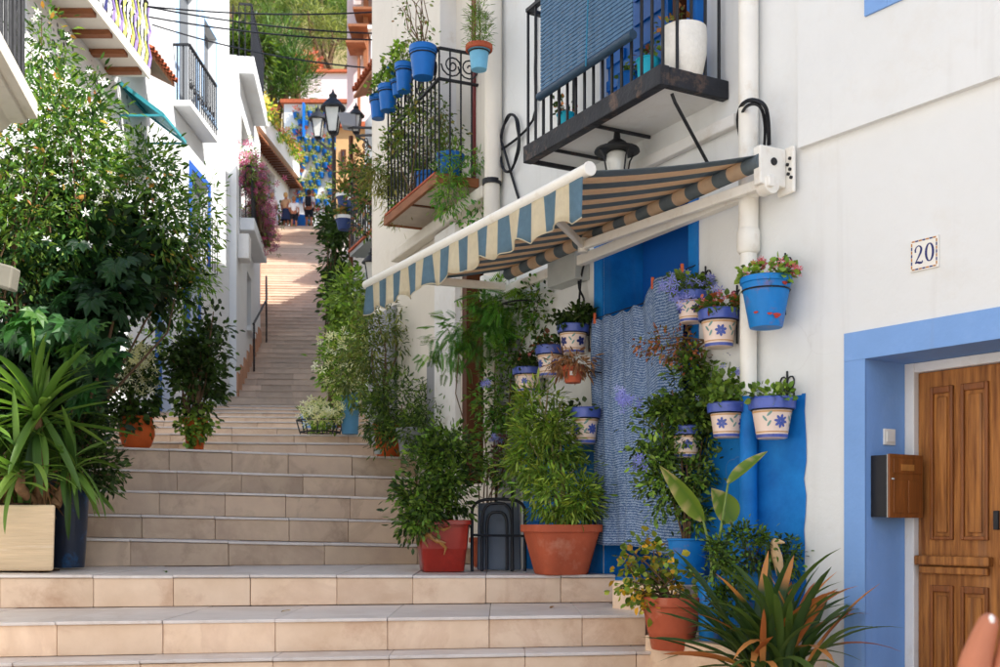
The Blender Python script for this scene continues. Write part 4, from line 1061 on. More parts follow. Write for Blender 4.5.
q = MB(); F6.box(q, -.1, 8.8, -.05, .55, 17.1, 17.9); q.build('terrace_parapet', WHITE2, H6)
q = MB(); q.hexa([F6.p(-.1, .0, 17.0), F6.p(9, 0, 17.0), F6.p(9, .62, 16.66), F6.p(-.1, .62, 16.66)], [F6.p(-.1, .0, 17.08), F6.p(9, 0, 17.08), F6.p(9, .62, 16.74), F6.p(-.1, .62, 16.74)])
ev6 = q.build('eave', BROWN, H6)
for k in range(26):
    q = MB(); F6.box(q, .05 + k * .34, .17 + k * .34, .1, .66, 16.56, 16.64); q.build('rafter', DWOOD, ev6)

# ================================================================== LEFT houses
FA = Fac((-3.3, 6.5), (-.22, 1), 1)
def dl(fac, d): return (d - fac.o.y) / fac.u.y
HA = thing('balcony_house', 'white house with moulded balcony over the jasmine', 'house', (-5, 2, -1.5))
q = MB(); FA.wall(q, dl(FA, -6), dl(FA, 7.4), -1.5, 6.2); prism(q, [xy(FA.p(dl(FA, -6), -.02, 0)), xy(FA.p(dl(FA, 7.4), -.02, 0)), xy(FA.p(dl(FA, 7.4), -4, 0)), xy(FA.p(dl(FA, -6), -4, 0))], -1.5, 6.19)
q.build('wall', WHITE2, HA)
q = MB(); prism(q, [xy(FA.p(dl(FA, -6), .3, 0)), xy(FA.p(dl(FA, 7.4), .3, 0)), xy(FA.p(dl(FA, 7.4), -4, 0)), xy(FA.p(dl(FA, -6), -4, 0))], 6.2, 6.34); q.build('roof', ROOFT, HA)
# moulded slab: profile swept along the wall
prof_ = [(0, 2.26), (.10, 2.27), (.26, 2.31), (.36, 2.37), (.38, 2.40), (.47, 2.41), (.47, 2.435), (.53, 2.44), (.53, 2.54), (.50, 2.55), (0, 2.55)]
q = MB(); q.loft([[FA.p(a, o_ + .002, z) for o_, z in prof_] for a in (dl(FA, 1.5), dl(FA, 6.5))]); bA = q.build('balcony_slab', CREAM, HA, bevel=.005)
q = MB(); q.bar(FA.p(dl(FA, 1.5), .48, 3.5), FA.p(dl(FA, 6.45), .48, 3.5), .05, .03); q.bar(FA.p(dl(FA, 6.45), .48, 3.5), FA.p(dl(FA, 6.45), 0, 3.5), .05, .03); q.build('handrail', IRON, bA)
bmA = MB().tube([(0, 0, 0), (0, 0, .94)], .011, 6).mesh('baluster', IRON)
for k in range(44): post(FA.p(dl(FA, 1.6) + k * .113, .48, 2.55), bmA, bA)
for k in range(1, 6): post(FA.p(dl(FA, 6.45), .48 - k * .085, 2.55), bmA, bA)

FB = Fac((-4.75, 7.4), (0, 1), 1)
PEB = bpy.data.materials.new('pebble_mosaic'); PEB.use_nodes = True; t = PEB.node_tree; N = t.nodes; Lk = t.links
vr = N.new('ShaderNodeTexVoronoi'); vr.inputs['Scale'].default_value = 11; tcn = N.new('ShaderNodeTexCoord'); Lk.new(tcn.outputs['Object'], vr.inputs['Vector'])
rp = N.new('ShaderNodeValToRGB'); rp.color_ramp.elements[0].position = .18; rp.color_ramp.elements[1].position = .26
rp.color_ramp.elements[0].color = (.03, .03, .035, 1); rp.color_ramp.elements[1].color = (.78, .76, .73, 1)
mm = N.new('ShaderNodeMath'); mm.operation = 'ADD'; wn = N.new('ShaderNodeTexNoise'); wn.inputs['Scale'].default_value = 2.2; Lk.new(tcn.outputs['Object'], wn.inputs['Vector'])
ms = N.new('ShaderNodeMath'); ms.operation = 'MULTIPLY_ADD'; ms.inputs[1].default_value = 1.2; ms.inputs[2].default_value = -.55; Lk.new(wn.outputs['Fac'], ms.inputs[0])
Lk.new(vr.outputs['Distance'], mm.inputs[0]); Lk.new(ms.outputs[0], mm.inputs[1]); Lk.new(mm.outputs[0], rp.inputs[0]); Lk.new(rp.outputs[0], N['Principled BSDF'].inputs['Base Color'])
HB = thing('mosaic_house', 'white house with dark pebble mosaic and ribbon-woven balcony railing', 'house', (-6, 11, 0))
hbb = (dl(FB, 11.6), dl(FB, 12.7), 5.65, 7.3)
q = MB(); FB.wall(q, 0, dl(FB, 14.8), -1, 7.6, [hbb], .2); prism(q, [(-4.96, 7.4), (-4.96, 14.8), (-9, 14.8), (-9, 7.4)], -1, 7.59); q.build('wall', WHITE2, HB)
q = MB(); FB.box(q, hbb[0], hbb[1], -.19, -.15, 5.65, 7.3); q.build('balcony_door', DWOOD, HB)
q = MB(); FB.box(q, dl(FB, 11.0), dl(FB, 14.75), .0005, .02, 4.4, 5.45); q.build('mosaic_panel', PEB, HB)
q = MB(); prism(q, [(-4.5, 7.4), (-4.5, 14.8), (-9, 14.8), (-9, 7.4)], 7.6, 7.75); q.build('roof', ROOFT, HB)
zb2 = 5.5
q = MB(); FB.box(q, dl(FB, 10.6), dl(FB, 13.5), .003, .43, zb2, zb2 + .07); bB = q.build('balcony_slab', CREAM, HB)
for k in range(6):
    q = MB(); FB.box(q, dl(FB, 10.7) + k * .5, dl(FB, 10.8) + k * .5, .003, .42, zb2 - .06, zb2 - .001); q.build('joist', BROWN, bB)
q = MB(); FB.box(q, dl(FB, 10.6), dl(FB, 13.5), .432, .46, zb2 - .03, zb2 + .09); q.build('edge_beam', CREAM, bB)
q = MB(); q.bar(FB.p(dl(FB, 10.6), .42, zb2 + .9), FB.p(dl(FB, 13.5), .42, zb2 + .9), .04, .03); q.bar(FB.p(dl(FB, 13.5), .42, zb2 + .9), FB.p(dl(FB, 13.5), 0, zb2 + .9), .04, .03); q.bar(FB.p(dl(FB, 10.6), .42, zb2 + .9), FB.p(dl(FB, 10.6), 0, zb2 + .9), .04, .03); q.bar(FB.p(dl(FB, 10.6), .42, zb2 + .5), FB.p(dl(FB, 10.6), 0, zb2 + .5), .03, .03); q.build('handrail', IRON, bB)
bmB = MB().tube([(0, 0, 0), (0, 0, .83)], .010, 5).mesh('baluster', IRON)
ribm = []
for nm, c in (('white', S(236, 236, 236)), ('lilac', S(150, 130, 190)), ('lime', S(206, 214, 110)), ('navy', S(60, 62, 110))):
    mt_ = M(nm + '_ribbon', c, .8); qq = MB(); qq.tube([(0, 0, .06), (.01, .035, .2), (-.01, -.035, .36), (.01, .035, .52), (-.01, -.03, .68), (0, 0, .8)], .018, 5); ribm.append(qq.mesh('ribbon', mt_))
for k in range(24):
    a = dl(FB, 10.6) + k * .126; post(FB.p(a, .42, zb2 + .07), bmB, bB); post(FB.p(a + .06, .42, zb2 + .07), ribm[(0, 3, 0, 1, 0)[k % 5] if k < 14 else (2, 0, 2, 1)[k % 4]], bB, 'ribbon')
for k in range(1, 4): post(FB.p(dl(FB, 10.6), .42 - k * .11, zb2 + .07), bmB, bB)
# small tiled hood and teal canopy
q = MB(); q.hexa([FB.p(dl(FB, 13.6), 0, 6.05), FB.p(dl(FB, 14.7), 0, 6.05), FB.p(dl(FB, 14.7), .4, 5.85), FB.p(dl(FB, 13.6), .4, 5.85)], [FB.p(dl(FB, 13.6), 0, 6.11), FB.p(dl(FB, 14.7), 0, 6.11), FB.p(dl(FB, 14.7), .4, 5.91), FB.p(dl(FB, 13.6), .4, 5.91)]); hood = q.build('tiled_hood', BROWN, HB)
for k in range(9):
    o = link_obj('roof_tile', tile_me, hood); o.location = FB.p(dl(FB, 13.65) + k * .122, .0, 6.12) - LOC[HB.name]; o.rotation_euler = (R(-27), 0, -math.pi / 2)
TEAL = M('teal_paint', S(60, 150, 160), .5, .1, 5)
cn = thing('canopy', 'teal framed door canopy projecting from the mosaic house', 'canopy', (-4.5, 14, 4.6))
for (p, r_) in (((FB.p(dl(FB, 13.7), .02, 5.5), FB.p(dl(FB, 13.7), .55, 5.1)), .03), ((FB.p(dl(FB, 14.7), .02, 5.5), FB.p(dl(FB, 14.7), .55, 5.1)), .03), ((FB.p(dl(FB, 13.7), .55, 5.1), FB.p(dl(FB, 14.7), .55, 5.1)), .03), ((FB.p(dl(FB, 13.7), .02, 5.5), FB.p(dl(FB, 14.7), .02, 5.5)), .03), ((FB.p(dl(FB, 14.7), .02, 5.1), FB.p(dl(FB, 14.7), .55, 5.1)), .025), ((FB.p(dl(FB, 13.7), .02, 5.1), FB.p(dl(FB, 13.7), .55, 5.1)), .025)):
    q = MB(); q.bar(p[0], p[1], r_, r_); q.build('frame_bar', TEAL, cn)
q = MB(); q.hexa([FB.p(dl(FB, 13.7), .02, 5.52), FB.p(dl(FB, 14.7), .02, 5.52), FB.p(dl(FB, 14.7), .56, 5.12), FB.p(dl(FB, 13.7), .56, 5.12)], [FB.p(dl(FB, 13.7), .02, 5.535), FB.p(dl(FB, 14.7), .02, 5.535), FB.p(dl(FB, 14.7), .56, 5.135), FB.p(dl(FB, 13.7), .56, 5.135)]); q.build('canopy_sheet', TEAL, cn)

FC = Fac((-4.86, 14.82), (0, 1), 1)
HC = thing('blue_trim_house', 'tall white house with pale blue window trim and shallow iron balcony', 'house', (-7, 17, 1))
SKYB = M('pale_blue_trim', S(176, 204, 234), .7, .05, 3); COBT = M('cobalt_trim', S(44, 92, 176), .6, .08, 4)
hc1 = (dl(FC, 15.5), dl(FC, 16.25), 1.4, 3.5); hc2 = (dl(FC, 16.6), dl(FC, 17.6), 6.4, 8.5); hc3 = (dl(FC, 18.0), dl(FC, 18.8), 6.9, 8.3); hc4 = (dl(FC, 17.0), dl(FC, 17.7), 2.9, 3.9); hc5 = (dl(FC, 17.3), dl(FC, 18.3), 4.3, 5.6)
q = MB(); FC.wall(q, 0, dl(FC, 19.75), .5, 11, [hc1, hc2, hc3, hc4, hc5], .18); prism(q, [(-5.06, 14.82), (-5.06, 19.75), (-9, 19.75), (-9, 14.82)], .5, 10.99)
q.quad((-4.86, 14.82, .5), (-5.1, 14.82, .5), (-5.1, 14.82, 11), (-4.86, 14.82, 11)); q.quad((-4.86, 19.75, .5), (-5.1, 19.75, .5), (-5.1, 19.75, 11), (-4.86, 19.75, 11)); q.build('wall', WHITE2, HC)
q = MB(); FC.box(q, -.02, .24, .0005, .12, .5, 7.5); q.build('pilaster', WHITE2, HC, bevel=.01)
for h, m_, fm in ((hc1, DBLUE, None), (hc2, GLASS_D, SKYB), (hc3, GLASS_D, SKYB), (hc4, COBT, COBT), (hc5, GLASS_D, COBT)):
    q = MB(); FC.box(q, h[0] + .001, h[1] - .001, -.17, -.13, h[2] + .001, h[3] - .001); wo = q.build('door' if h is hc1 else 'window', m_, HC)
    if fm:
        for b in ((h[0] - .12, h[0] - .001, h[2] - .1, h[3] + .1), (h[1] + .001, h[1] + .12, h[2] - .1, h[3] + .1), (h[0], h[1], h[3] + .001, h[3] + .1), (h[0], h[1], h[2] - .1, h[2] - .001)):
            q = MB(); FC.box(q, b[0], b[1], .0005, .02, b[2], b[3]); q.build('trim', fm, wo)
q = MB(); FC.box(q, hc5[0] - .2, hc5[1] + .2, .0005, .16, 4.06, 4.16); q.build('sill', WHITE2, HC, bevel=.01)
q = MB(); FC.box(q, hc4[0] - .2, hc4[1] + .2, .0005, .12, 2.68, 2.78); q.build('sill', WHITE2, HC, bevel=.01)
for k in range(9):
    post(FC.p(hc5[0] - .1 + k * .15, .13, 4.16), bm2, HC, 'window_bar')
zC = 6.32
q = MB(); FC.box(q, dl(FC, 16.35), dl(FC, 17.95), .003, .26, zC - .09, zC); bC = q.build('balcony_slab', WHITE2, HC, bevel=.01)
q = MB(); q.bar(FC.p(dl(FC, 16.35), .24, zC + .82), FC.p(dl(FC, 17.9), .24, zC + .82), .04, .03); q.bar(FC.p(dl(FC, 16.35), .24, zC + .82), FC.p(dl(FC, 16.35), 0, zC + .82), .04, .03); q.build('handrail', IRON, bC)
bmC = MB().tube([(0, 0, 0), (0, 0, .81)], .011, 5).mesh('baluster', IRON)
for k in range(15): post(FC.p(dl(FC, 16.36) + k * .11, .24, zC), bmC, bC)
for k in range(1, 3): post(FC.p(dl(FC, 16.36), .24 - k * .09, zC), bmC, bC)
for k in range(7): q = MB(); spiral(q, FC.p(dl(FC, 16.45) + k * .21, .24, zC + .25), (0, 1, 0), (0, 0, 1), .09, 1.5, .02, .008); q.build('scroll', IRON, bC)

FD = Fac((-4.74, 19.78), (-.125, 1), 1)
HD = thing('terrace_roof_house', 'white house with projecting slabs and bougainvillea balcony beside the upper flight', 'house', (-7, 22, 1.5))
hw = (dl(FD, 21.6), dl(FD, 22.4), 3.9, 5.0); hd_ = (dl(FD, 20.6), dl(FD, 22), 5.72, 7.7)
q = MB(); FD.wall(q, 0, dl(FD, 24.4), 1.2, 8.45, [hw, hd_], .2); eD = FD.p(dl(FD, 24.4), 0, 0); prism(q, [xy(FD.p(0, -.22, 0)), xy(FD.p(dl(FD, 24.4), -.22, 0)), (-10, 24.4), (-10, 19.78)], 1.2, 8.44); q.quad(FD.p(0, 0, 1.2), FD.p(0, -.4, 1.2), FD.p(0, -.4, 8.45), FD.p(0, 0, 8.45)); q.quad(FD.p(dl(FD, 24.4), 0, 1.2), FD.p(dl(FD, 24.4), -.4, 1.2), FD.p(dl(FD, 24.4), -.4, 8.45), FD.p(dl(FD, 24.4), 0, 8.45)); q.build('wall', WHITE2, HD)
PLIN = M('pink_plinth', S(190, 142, 112), .7, .1, 3, .2, 20)
q = MB()
for k in range(8):
    a0, a1 = dl(FD, 19.78) + k * .58, dl(FD, 19.78) + (k + 1) * .58; zt = 2.75 + k * .22
    FD.box(q, a0, a1, .0005, .03, 1.2, zt)
q.build('plinth', PLIN, HD)
q = MB(); FD.box(q, hw[0], hw[1], -.18, -.14, hw[2], hw[3]); q.build('window', GLASS_D, HD)
q = MB(); FD.box(q, hw[0] - .08, hw[1] + .08, .0005, .09, hw[2] - .09, hw[2] - .001); q.build('sill', WHITE2, HD)
q = MB(); FD.box(q, hd_[0], hd_[1], -.18, -.14, hd_[2], hd_[3]); q.build('balcony_door', GLASS_M, HD)
for (d0, d1, z0, z1, of) in ((20.3, 22.9, 5.45, 5.68, .27), (20.2, 22.9, 8.3, 8.62, .27)):
    q = MB(); FD.box(q, dl(FD, d0), dl(FD, d1), .003 if z0 < 8 else -4, of, z0, z1); sl = q.build('balcony_slab' if z0 < 8 else 'roof_terrace', WHITE2, HD, bevel=.015)
    q = MB(); zr = z1 + .95
    q.bar(FD.p(dl(FD, d0), of - .05, zr), FD.p(dl(FD, d1), of - .05, zr), .04, .03); q.bar(FD.p(dl(FD, d0), of - .05, zr), FD.p(dl(FD, d0), -.0, zr), .04, .03); q.build('handrail', IRON, sl)
    bmD = MB().tube([(0, 0, 0), (0, 0, .94)], .012, 5).mesh('baluster', IRON)
    for k in range(int((d1 - d0) / .13)): post(FD.p(dl(FD, d0) + k * .131, of - .05, z1), bmD, sl)
    for k in range(1, 4): post(FD.p(dl(FD, d0), of - .05 - k * .11, z1), bmD, sl)
q = MB(); FD.box(q, .2, .6, .002, .2, 4.85, 5.3); tag(q.build('utility_box', TRIM, loc=tuple(FD.p(.4, .1, 4.85)), bevel=.01), 'white utility box under the bougainvillea balcony', 'utility box')
# low wall and handrail on the left of the flight
q = MB()
for d0 in range(0, 22, 2):
    d = 24.45 + d0; z = FLZ0 + (d - FLD0) / FT * FH
    prism(q, [(fl_left(d) - .02, d), (fl_left(d + 2) - .02, d + 2), (fl_left(d + 2) - 2.5, d + 2), (fl_left(d) - 2.5, d)], z - 2, z + 1.6)
tag(q.build('side_wall', PLIN, loc=(-6, 25, 3)), 'low pinkish wall stepping up along the left of the flight', 'wall')
hrt = thing('stair_handrail', 'thin dark handrail along the pinkish wall of the upper flight', 'handrail', (fl_left(22.5) + .2, 22.5, 3.2))
q = MB()
def hz(d): return FLZ0 + (d - FLD0) / FT * FH
q.tube([(fl_left(d) + .14, d, hz(d) + .95) for d in (21.5, 23, 24.4, 26, 28)], .025, 6); q.build('rail', IRON, hrt)
for d in (21.6, 24.4, 27.8): q = MB(); q.tube([(fl_left(d) + .14, d, hz(d) + FH * .0), (fl_left(d) + .14, d, hz(d) + .95)], .02, 6); q.build('post', IRON, hrt)

# ================================================================== street lamps, lanterns, wires
def lantern(parent, c, s):
    c = Vector(c); q = MB()
    q.lathe([(.11, 0), (.19, .42)], (0, 0, 0), 4, rot=math.pi / 4)
    q2 = MB(); q2.v = [tuple(Vector(v) * s + c) for v in q.v]; q2.f = q.f; q2.m = q.m; q2.build('lantern_glass', GLASS_M, parent)
    q = MB()
    for k in range(4):
        a = math.pi / 4 + k * math.pi / 2; e = Vector((math.cos(a), math.sin(a), 0)); q.bar(c + e * .112 * s, c + e * .193 * s + Vector((0, 0, .42 * s)), .022 * s, .022 * s)
    q.lathe([(.03 * s, -.12 * s), (.06 * s, -.06 * s), (.125 * s, -.02 * s), (.12 * s, .0)], c, 4, rot=math.pi / 4)
    q.build('lantern_frame', IRON, parent)
    q = MB(); q.lathe([(.235 * s, .42 * s), (.235 * s, .45 * s), (.12 * s, .58 * s), (.07 * s, .62 * s), (.075 * s, .68 * s), (.03 * s, .72 * s), (.0 * s + .005, .80 * s)], c, 12); q.build('lantern_cap', IRON, parent, smooth=35)
LP = thing('street_lamp', 'double lantern black street lamp standing beside the upper flight', 'street lamp', (P(334, 0, 22).x, 22, hz(22)))
px_ = P(334, 0, 22).x
q = MB(); q.tube([(px_, 22, hz(22) - .2), (px_, 22, 7.5)], [.06, .04], 8); q.lathe([(.12, -.2), (.12, .25), (.07, .5)], (px_, 22, hz(22)), 10); q.build('pole', M('lamp_pole', S(54, 46, 44), .6), LP, smooth=40)
lantern(LP, P(333, 132, 22), 1.08)
q = MB(); q.tube([P(333, 150, 22), P(326, 148, 23), P(318, 140, 24)], .025, 6); q.build('arm', IRON, LP); lantern(LP, P(318, 137, 24), .88)
q = MB(); q.tube([P(333, 150, 22), P(333, 133, 22)], .03, 6); q.build('arm', IRON, LP)
def wall_lantern(label, c, s, wallp):
    t_ = thing('wall_lantern', label, 'lantern', tuple(wallp)); lantern(t_, c, s)
    q = MB(); c = Vector(c); b = c + Vector((0, 0, -.1 * s)); w_ = Vector(wallp)
    q.tube([w_, w_ + Vector((0, 0, .0)), b], .016, 6); m_ = w_.lerp(b, .5); spiral(q, m_ + Vector((0, 0, -.11)), (b - w_).normalized(), (0, 0, 1), .1, 2, .02, .008); q.tube([w_ + Vector((0, 0, -.25)), m_ + Vector((0, 0, -.08)), b], .012, 6)
    q.build('scroll_bracket', IRON, t_); return t_
wall_lantern('black wall lantern on a scrolled bracket near the blue pots', P(356, 132, 15), .5, F3.at(376, 135, .01))
wall_lantern('small black lantern below the far iron balcony', P(371, 280, 11.6), .42, F3.at(392, 290, .01))
wall_lantern('small black lantern by the dark shutters of the tall house', P(384, 22, 17), .55, P(392, 30, 17.2))
fl_ = thing('floodlight', 'dark grey floodlight beside the wall lantern', 'floodlight', tuple(P(348, 128, 15)))
q = MB(); c = P(348, 120, 15); q.hexa([c + Vector((-.08, -.1, -.1)), c + Vector((.12, -.1, -.13)), c + Vector((.12, .1, -.13)), c + Vector((-.08, .1, -.1))], [c + Vector((-.13, -.1, .07)), c + Vector((.12, -.1, .07)), c + Vector((.12, .1, .07)), c + Vector((-.13, .1, .07))]); q.build('housing', GREYP, fl_, bevel=.01)
q = MB(); q.bar(c + Vector((.0, 0, -.1)), F3.at(372, 128, .01), .03, .03); q.build('arm', IRON, fl_)
lw = thing('wall_lamp', 'boxy wall lamp half hidden in the jasmine', 'lamp', tuple(P(2, 292, 5.8)))
q = MB(); a = P(5, 277, 5.8); q.box(a, (.055, 0, -.015), (0, .05, 0), (.01, 0, .06)); q.build('shade', M('lamp_shade', S(124, 120, 108), .5), lw, bevel=.01)
q = MB(); q.bar(a + Vector((-.05, 0, 0)), FA.p(dl(FA, 5.8), .0, a.z), .03, .03); q.build('arm', IRON, lw)
def wire(p, q_, sag, label):
    p, q_ = Vector(p), Vector(q_); pts = [p.lerp(q_, t) + Vector((0, 0, -sag * 4 * t * (1 - t))) for t in [k / 16 for k in range(17)]]
    m_ = MB(); m_.tube(pts, .011, 5); tag(m_.build('overhead_wire', CABLE, loc=tuple(p)), label, 'wire', 'wires across the street')
for (l, r_, lb) in (((80, -2, 13.2), (402, 10, 15), 'thin black overhead wire strung highest of the four across the street'), ((80, 3, 13.2), (402, 40, 15), 'overhead wire sloping down towards the blue railing pots'),
                ((150, 24, 15), (402, 70, 14.5), 'lowest overhead wire, leaving the wall beside the shallow iron balcony'), ((80, -8, 13.2), (402, 34, 15), 'overhead wire running just above the middle one')):
    wire(P(*l), P(*r_), .12, lb)
# ================================================================== POTS AND PLANTS
IRONM = IRON
def soil_disc(root, c, r, z, sq=None):
    q = MB(); q.lathe([(r, z - .01), (r * .6, z + .008), (.004, z + .012)], c, 16, sq=sq, cap0=False); return q.build('soil', SOIL, root, smooth=60)
def round_pot(root, c, r1, r0, h, mat, rim=.035, rimo=.008, name='pot', sq=None, n=28, rot=0.0, band=None):
    c = Vector(c); t = .008
    prof = [(r0 * .96, 0), (r0, .006)]
    if band: prof += [(r0 + (r1 - r0) * band, h * band), (r0 + (r1 - r0) * band + .003, h * band + .004), (r0 + (r1 - r0) * band + .004, h * band + .01)]
    prof += [(r1 - .004, h - rim), (r1 + rimo, h - rim + .003), (r1 + rimo, h - .004), (r1 + rimo - .004, h), (r1 - t, h), (r1 - t - .004, h - .035)]
    q = MB(); q.lathe(prof, c, n, sq=sq, rot=rot, cap1=False); o = q.build(name, mat, root, smooth=35)
    soil_disc(root, c, (r1 - t) * (1.0), h - .03, sq)
    return o
def bowl_shape(root, c, prof, mat, name='pot', n=28):
    q = MB(); q.lathe(prof, c, n, cap1=False); return q.build(name, mat, root, smooth=40)

def painted_pot(root, c, r1, r0, h, motif=True, facing=0.0, chips=False):
    """cream ceramic pot with blue rim, ochre line, painted flowers and blue foot"""
    c = Vector(c); rad = lambda z: r0 + (r1 - r0) * z / h
    q = MB(); q.lathe([(r0 * .9, 0), (r0, .004), (rad(h * .70), h * .70), (r1 * .97, h * .72)], c, 28, cap1=False); body = q.build('pot', CERAM, root, smooth=35)
    q = MB(); q.lathe([(rad(h * .7), h * .7), (r1 + .007, h * .72), (r1 + .010, h * .96), (r1 + .004, h), (r1 - .008, h), (r1 - .012, h * .85)], c, 28, cap0=False, cap1=False); q.build('rim', CBLUE, root, smooth=35)
    q = MB(); q.lathe([(r0 + .0012, .004), (rad(h * .1) + .0012, h * .1)], c, 28, cap0=False, cap1=False); q.build('foot_band', CBLUE, body)
    for z0, z1 in ((.62, .66), (.14, .17)):
        q = MB(); q.lathe([(rad(h * z0) + .001, h * z0), (rad(h * z1) + .001, h * z1)], c, 28, cap0=False, cap1=False); q.build('painted_line', COCHRE, body)
    def onpot(th, z, o_=.0015): return c + Vector(((rad(z) + o_) * math.sin(th), -(rad(z) + o_) * math.cos(th), z))
    if motif:
        zc_ = h * .4; s = h * .135
        def petal(th, dz, ang, ln, wd, mat_q, o_=.0015):
            pts = []
            for k in range(7):
                a = 2 * math.pi * k / 7; u = ln * .5 * (1 + math.cos(a)); v = wd * math.sin(a)
                x = u * math.cos(ang) - v * math.sin(ang); y = u * math.sin(ang) + v * math.cos(ang)
                pts.append(onpot(th + x / rad(zc_), zc_ + dz + y, o_))
            mat_q.add(pts, [tuple(range(7))])
        for j, th in enumerate((-1.15, -.38, .38, 1.15)):
            if j % 2 == (1 if chips else 0):
                q = MB()
                npet = 5 + int(abs(facing) * 37) % 4
                for k in range(npet): petal(th + facing, 0, k * 2 * math.pi / npet + facing, s * (1.1 + .3 * abs(facing)), s * 2.1 / npet, q, .0015 + k * .0001)
                q.build('painted_flower', CBLUE if facing > 0 else NAVY, body)
            else:
                q = MB()
                for k in range(3): petal(th + facing, (k - 1) * s * .9, (1, 2.2, .8)[k], s * 1.3, s * .22, q, .0015 + k * .0001)
                q.build('painted_leaf', CGREEN, body)
    soil_disc(root, c, r1 - .01, h * .93)

def wall_bracket(root, c, r, h, fac, zring, scroll=True):
    """iron ring round the pot, an arm to the wall and an upright with four scrolls"""
    c = Vector(c); a0 = (Vector((c.x, c.y)) - fac.o).dot(fac.u); q = MB()
    ring = [c + Vector(((r + .004) * math.cos(t), (r + .004) * math.sin(t), zring)) for t in [2 * math.pi * k / 20 for k in range(20)]]
    q.tube(ring, .004, 5, closed=True)
    wp = fac.p(a0, .006, c.z + zring); e = (wp - (c + Vector((0, 0, zring)))); e.z = 0; e.normalize()
    q.tube([c + Vector((0, 0, zring)) + e * (r + .002), wp], .004, 5)
    q.tube([wp + Vector((0, 0, -.10)), wp + Vector((0, 0, .19))], .005, 5)
    if scroll:
        uu = Vector((fac.u.x, fac.u.y, 0))
        for sg in (-1, 1):
            for zz in (.07, .135):
                pts = [wp + uu * sg * (.026 - .026 * math.cos(t)) * (1 - t / 16) + Vector((0, 0, zz + .03 * math.sin(t))) for t in [math.pi * 1.7 * k / 8 for k in range(9)]]
                q.tube(pts, .0042, 4)
    return q.build('iron_bracket', IRON, root)

def geranium(root, c, r, hgt, n, cols, seed, flowers=None, size=(.022, .042), droop=.1, spread=1.0, tpl=None):
    c = Vector(c)
    fo, cc, rng = foliage(root, [(c.x, c.y, c.z + hgt * .45, r * spread, r * spread, hgt * .55)], n, tpl or ROUND, size, cols, ncl=max(6, n // 12), rcl=.03, seed=seed, droop=droop)
    stems(root, c, [Vector(p) for p in cc[:9]], .004, .002, STEM_G, .02, seed)
    if flowers:
        fn, fc = flowers; pts = cc[rng.integers(0, len(cc), fn)] + rng.normal(size=(fn, 3)) * np.array([.02, .02, .012]) + np.array([0, -.02, hgt * .3])
        if fn > 12:
            ctr = pts[rng.integers(0, fn, max(2, fn // 9))]; pts = ctr[rng.integers(0, len(ctr), fn)] + rng.normal(size=(fn, 3)) * .012
        blossoms(root, pts, STAR, (.013, .022), fc, seed + 5)

def hung_pot(name, label, px, ytop, ybot, wpx, wbot, fac, off, style, seed, leaf=G_MID, nleaf=140, hgt=.09, flowers=None, spread=1.1, group='painted wall pots', scroll=True, extra=None, facing=None):
    if facing is None: facing = random.Random(seed).uniform(-.7, .7)
    ct = fac.at(px, ybot, off); d = ct.y; k = d / FPX
    h = (ybot - ytop) * k; r1 = wpx / 2 * k; r0 = wbot / 2 * k
    t_ = thing(name, label, 'flowerpot', tuple(ct), group)
    if style == 'ceramic': painted_pot(t_, ct, r1, r0, h, facing=facing, chips=seed % 2 == 0)
    else: round_pot(t_, ct, r1, r0, h, style, rim=.03, rimo=.003, n=28)
    wall_bracket(t_, ct, r0 + (r1 - r0) * .72, h, fac, h * (.70 if style == 'ceramic' else .74), scroll)
    if nleaf: geranium(t_, ct + Vector((0, 0, h * .92)), r1, hgt, int(nleaf * 1.7), leaf, seed, flowers, spread=spread)
    return t_, ct, r1, h
PINK = [S(214, 96, 116), S(226, 128, 142), S(200, 70, 84)]; LILAC = [S(142, 146, 222), S(168, 170, 234), S(126, 128, 210)]
# --- pots on the white house, right of the doorway
bp_, c_, r_, h_ = hung_pot('wall_flowerpot', 'bright blue wall pot with chipped red spots and pink geraniums over the drainpipe', 766, 278, 328, 50, 33, FL, .125, BPOT, 21, G_MID + G_LIGHT, 130, .085, (64, PINK), 1.0)
CHIP = M('red_chip', S(178, 62, 52), .7)
for (th, z, s_) in ((.35, .045, .014), (-.05, .05, .008), (-.75, .06, .008), (.62, .19, .012), (.30, .035, .007)):
    q = MB(); rr = .083 + (r_ - .083) * z / h_ + .0015
    pts = [c_ + Vector((rr * math.sin(th + s_ * 1.5 * math.cos(a) / rr * (1 + .3 * math.sin(3 * a))), -rr * math.cos(th + s_ * 1.5 * math.cos(a) / rr), z + s_ * .7 * math.sin(a))) for a in [2 * math.pi * k / 10 for k in range(10)]]
    q.add(pts, [tuple(range(10))]); q.build('paint_chip', CHIP, bp_)
hung_pot('wall_flowerpot', 'painted cream and blue pot at the end of the cobalt dado, low leafy plant', 772, 398, 439, 43, 30, FR, .11, 'ceramic', 22, G_LIGHT + G_MID, 70, .05, None, 1.0)
hung_pot('wall_flowerpot', 'painted cream and blue pot under lilac plumbago beside the drainpipe', 727, 403, 438, 36, 26, FL, .12, 'ceramic', 23, G_MID, 300, .13, (16, LILAC), 1.3)
hung_pot('wall_flowerpot', 'painted cream and blue pot with trailing orange leaves below the topmost plumbago', 719, 310, 348, 38, 27, FL, .12, 'ceramic', 24, G_MID + [S(176, 96, 60)], 170, .07, (10, PINK), 1.15)
hung_pot('wall_flowerpot', 'painted white pot full of lilac plumbago against the curtain edge', 691, 292, 323, 30, 22, FL, .10, 'ceramic', 25, G_MID, 150, .08, (60, LILAC), 1.2)
hung_pot('wall_flowerpot', 'painted cream pot half buried in greenery beside the curtain', 686, 426, 458, 30, 22, FL, .14, 'ceramic', 26, G_DARK + G_MID, 420, .17, (10, LILAC), 1.7)
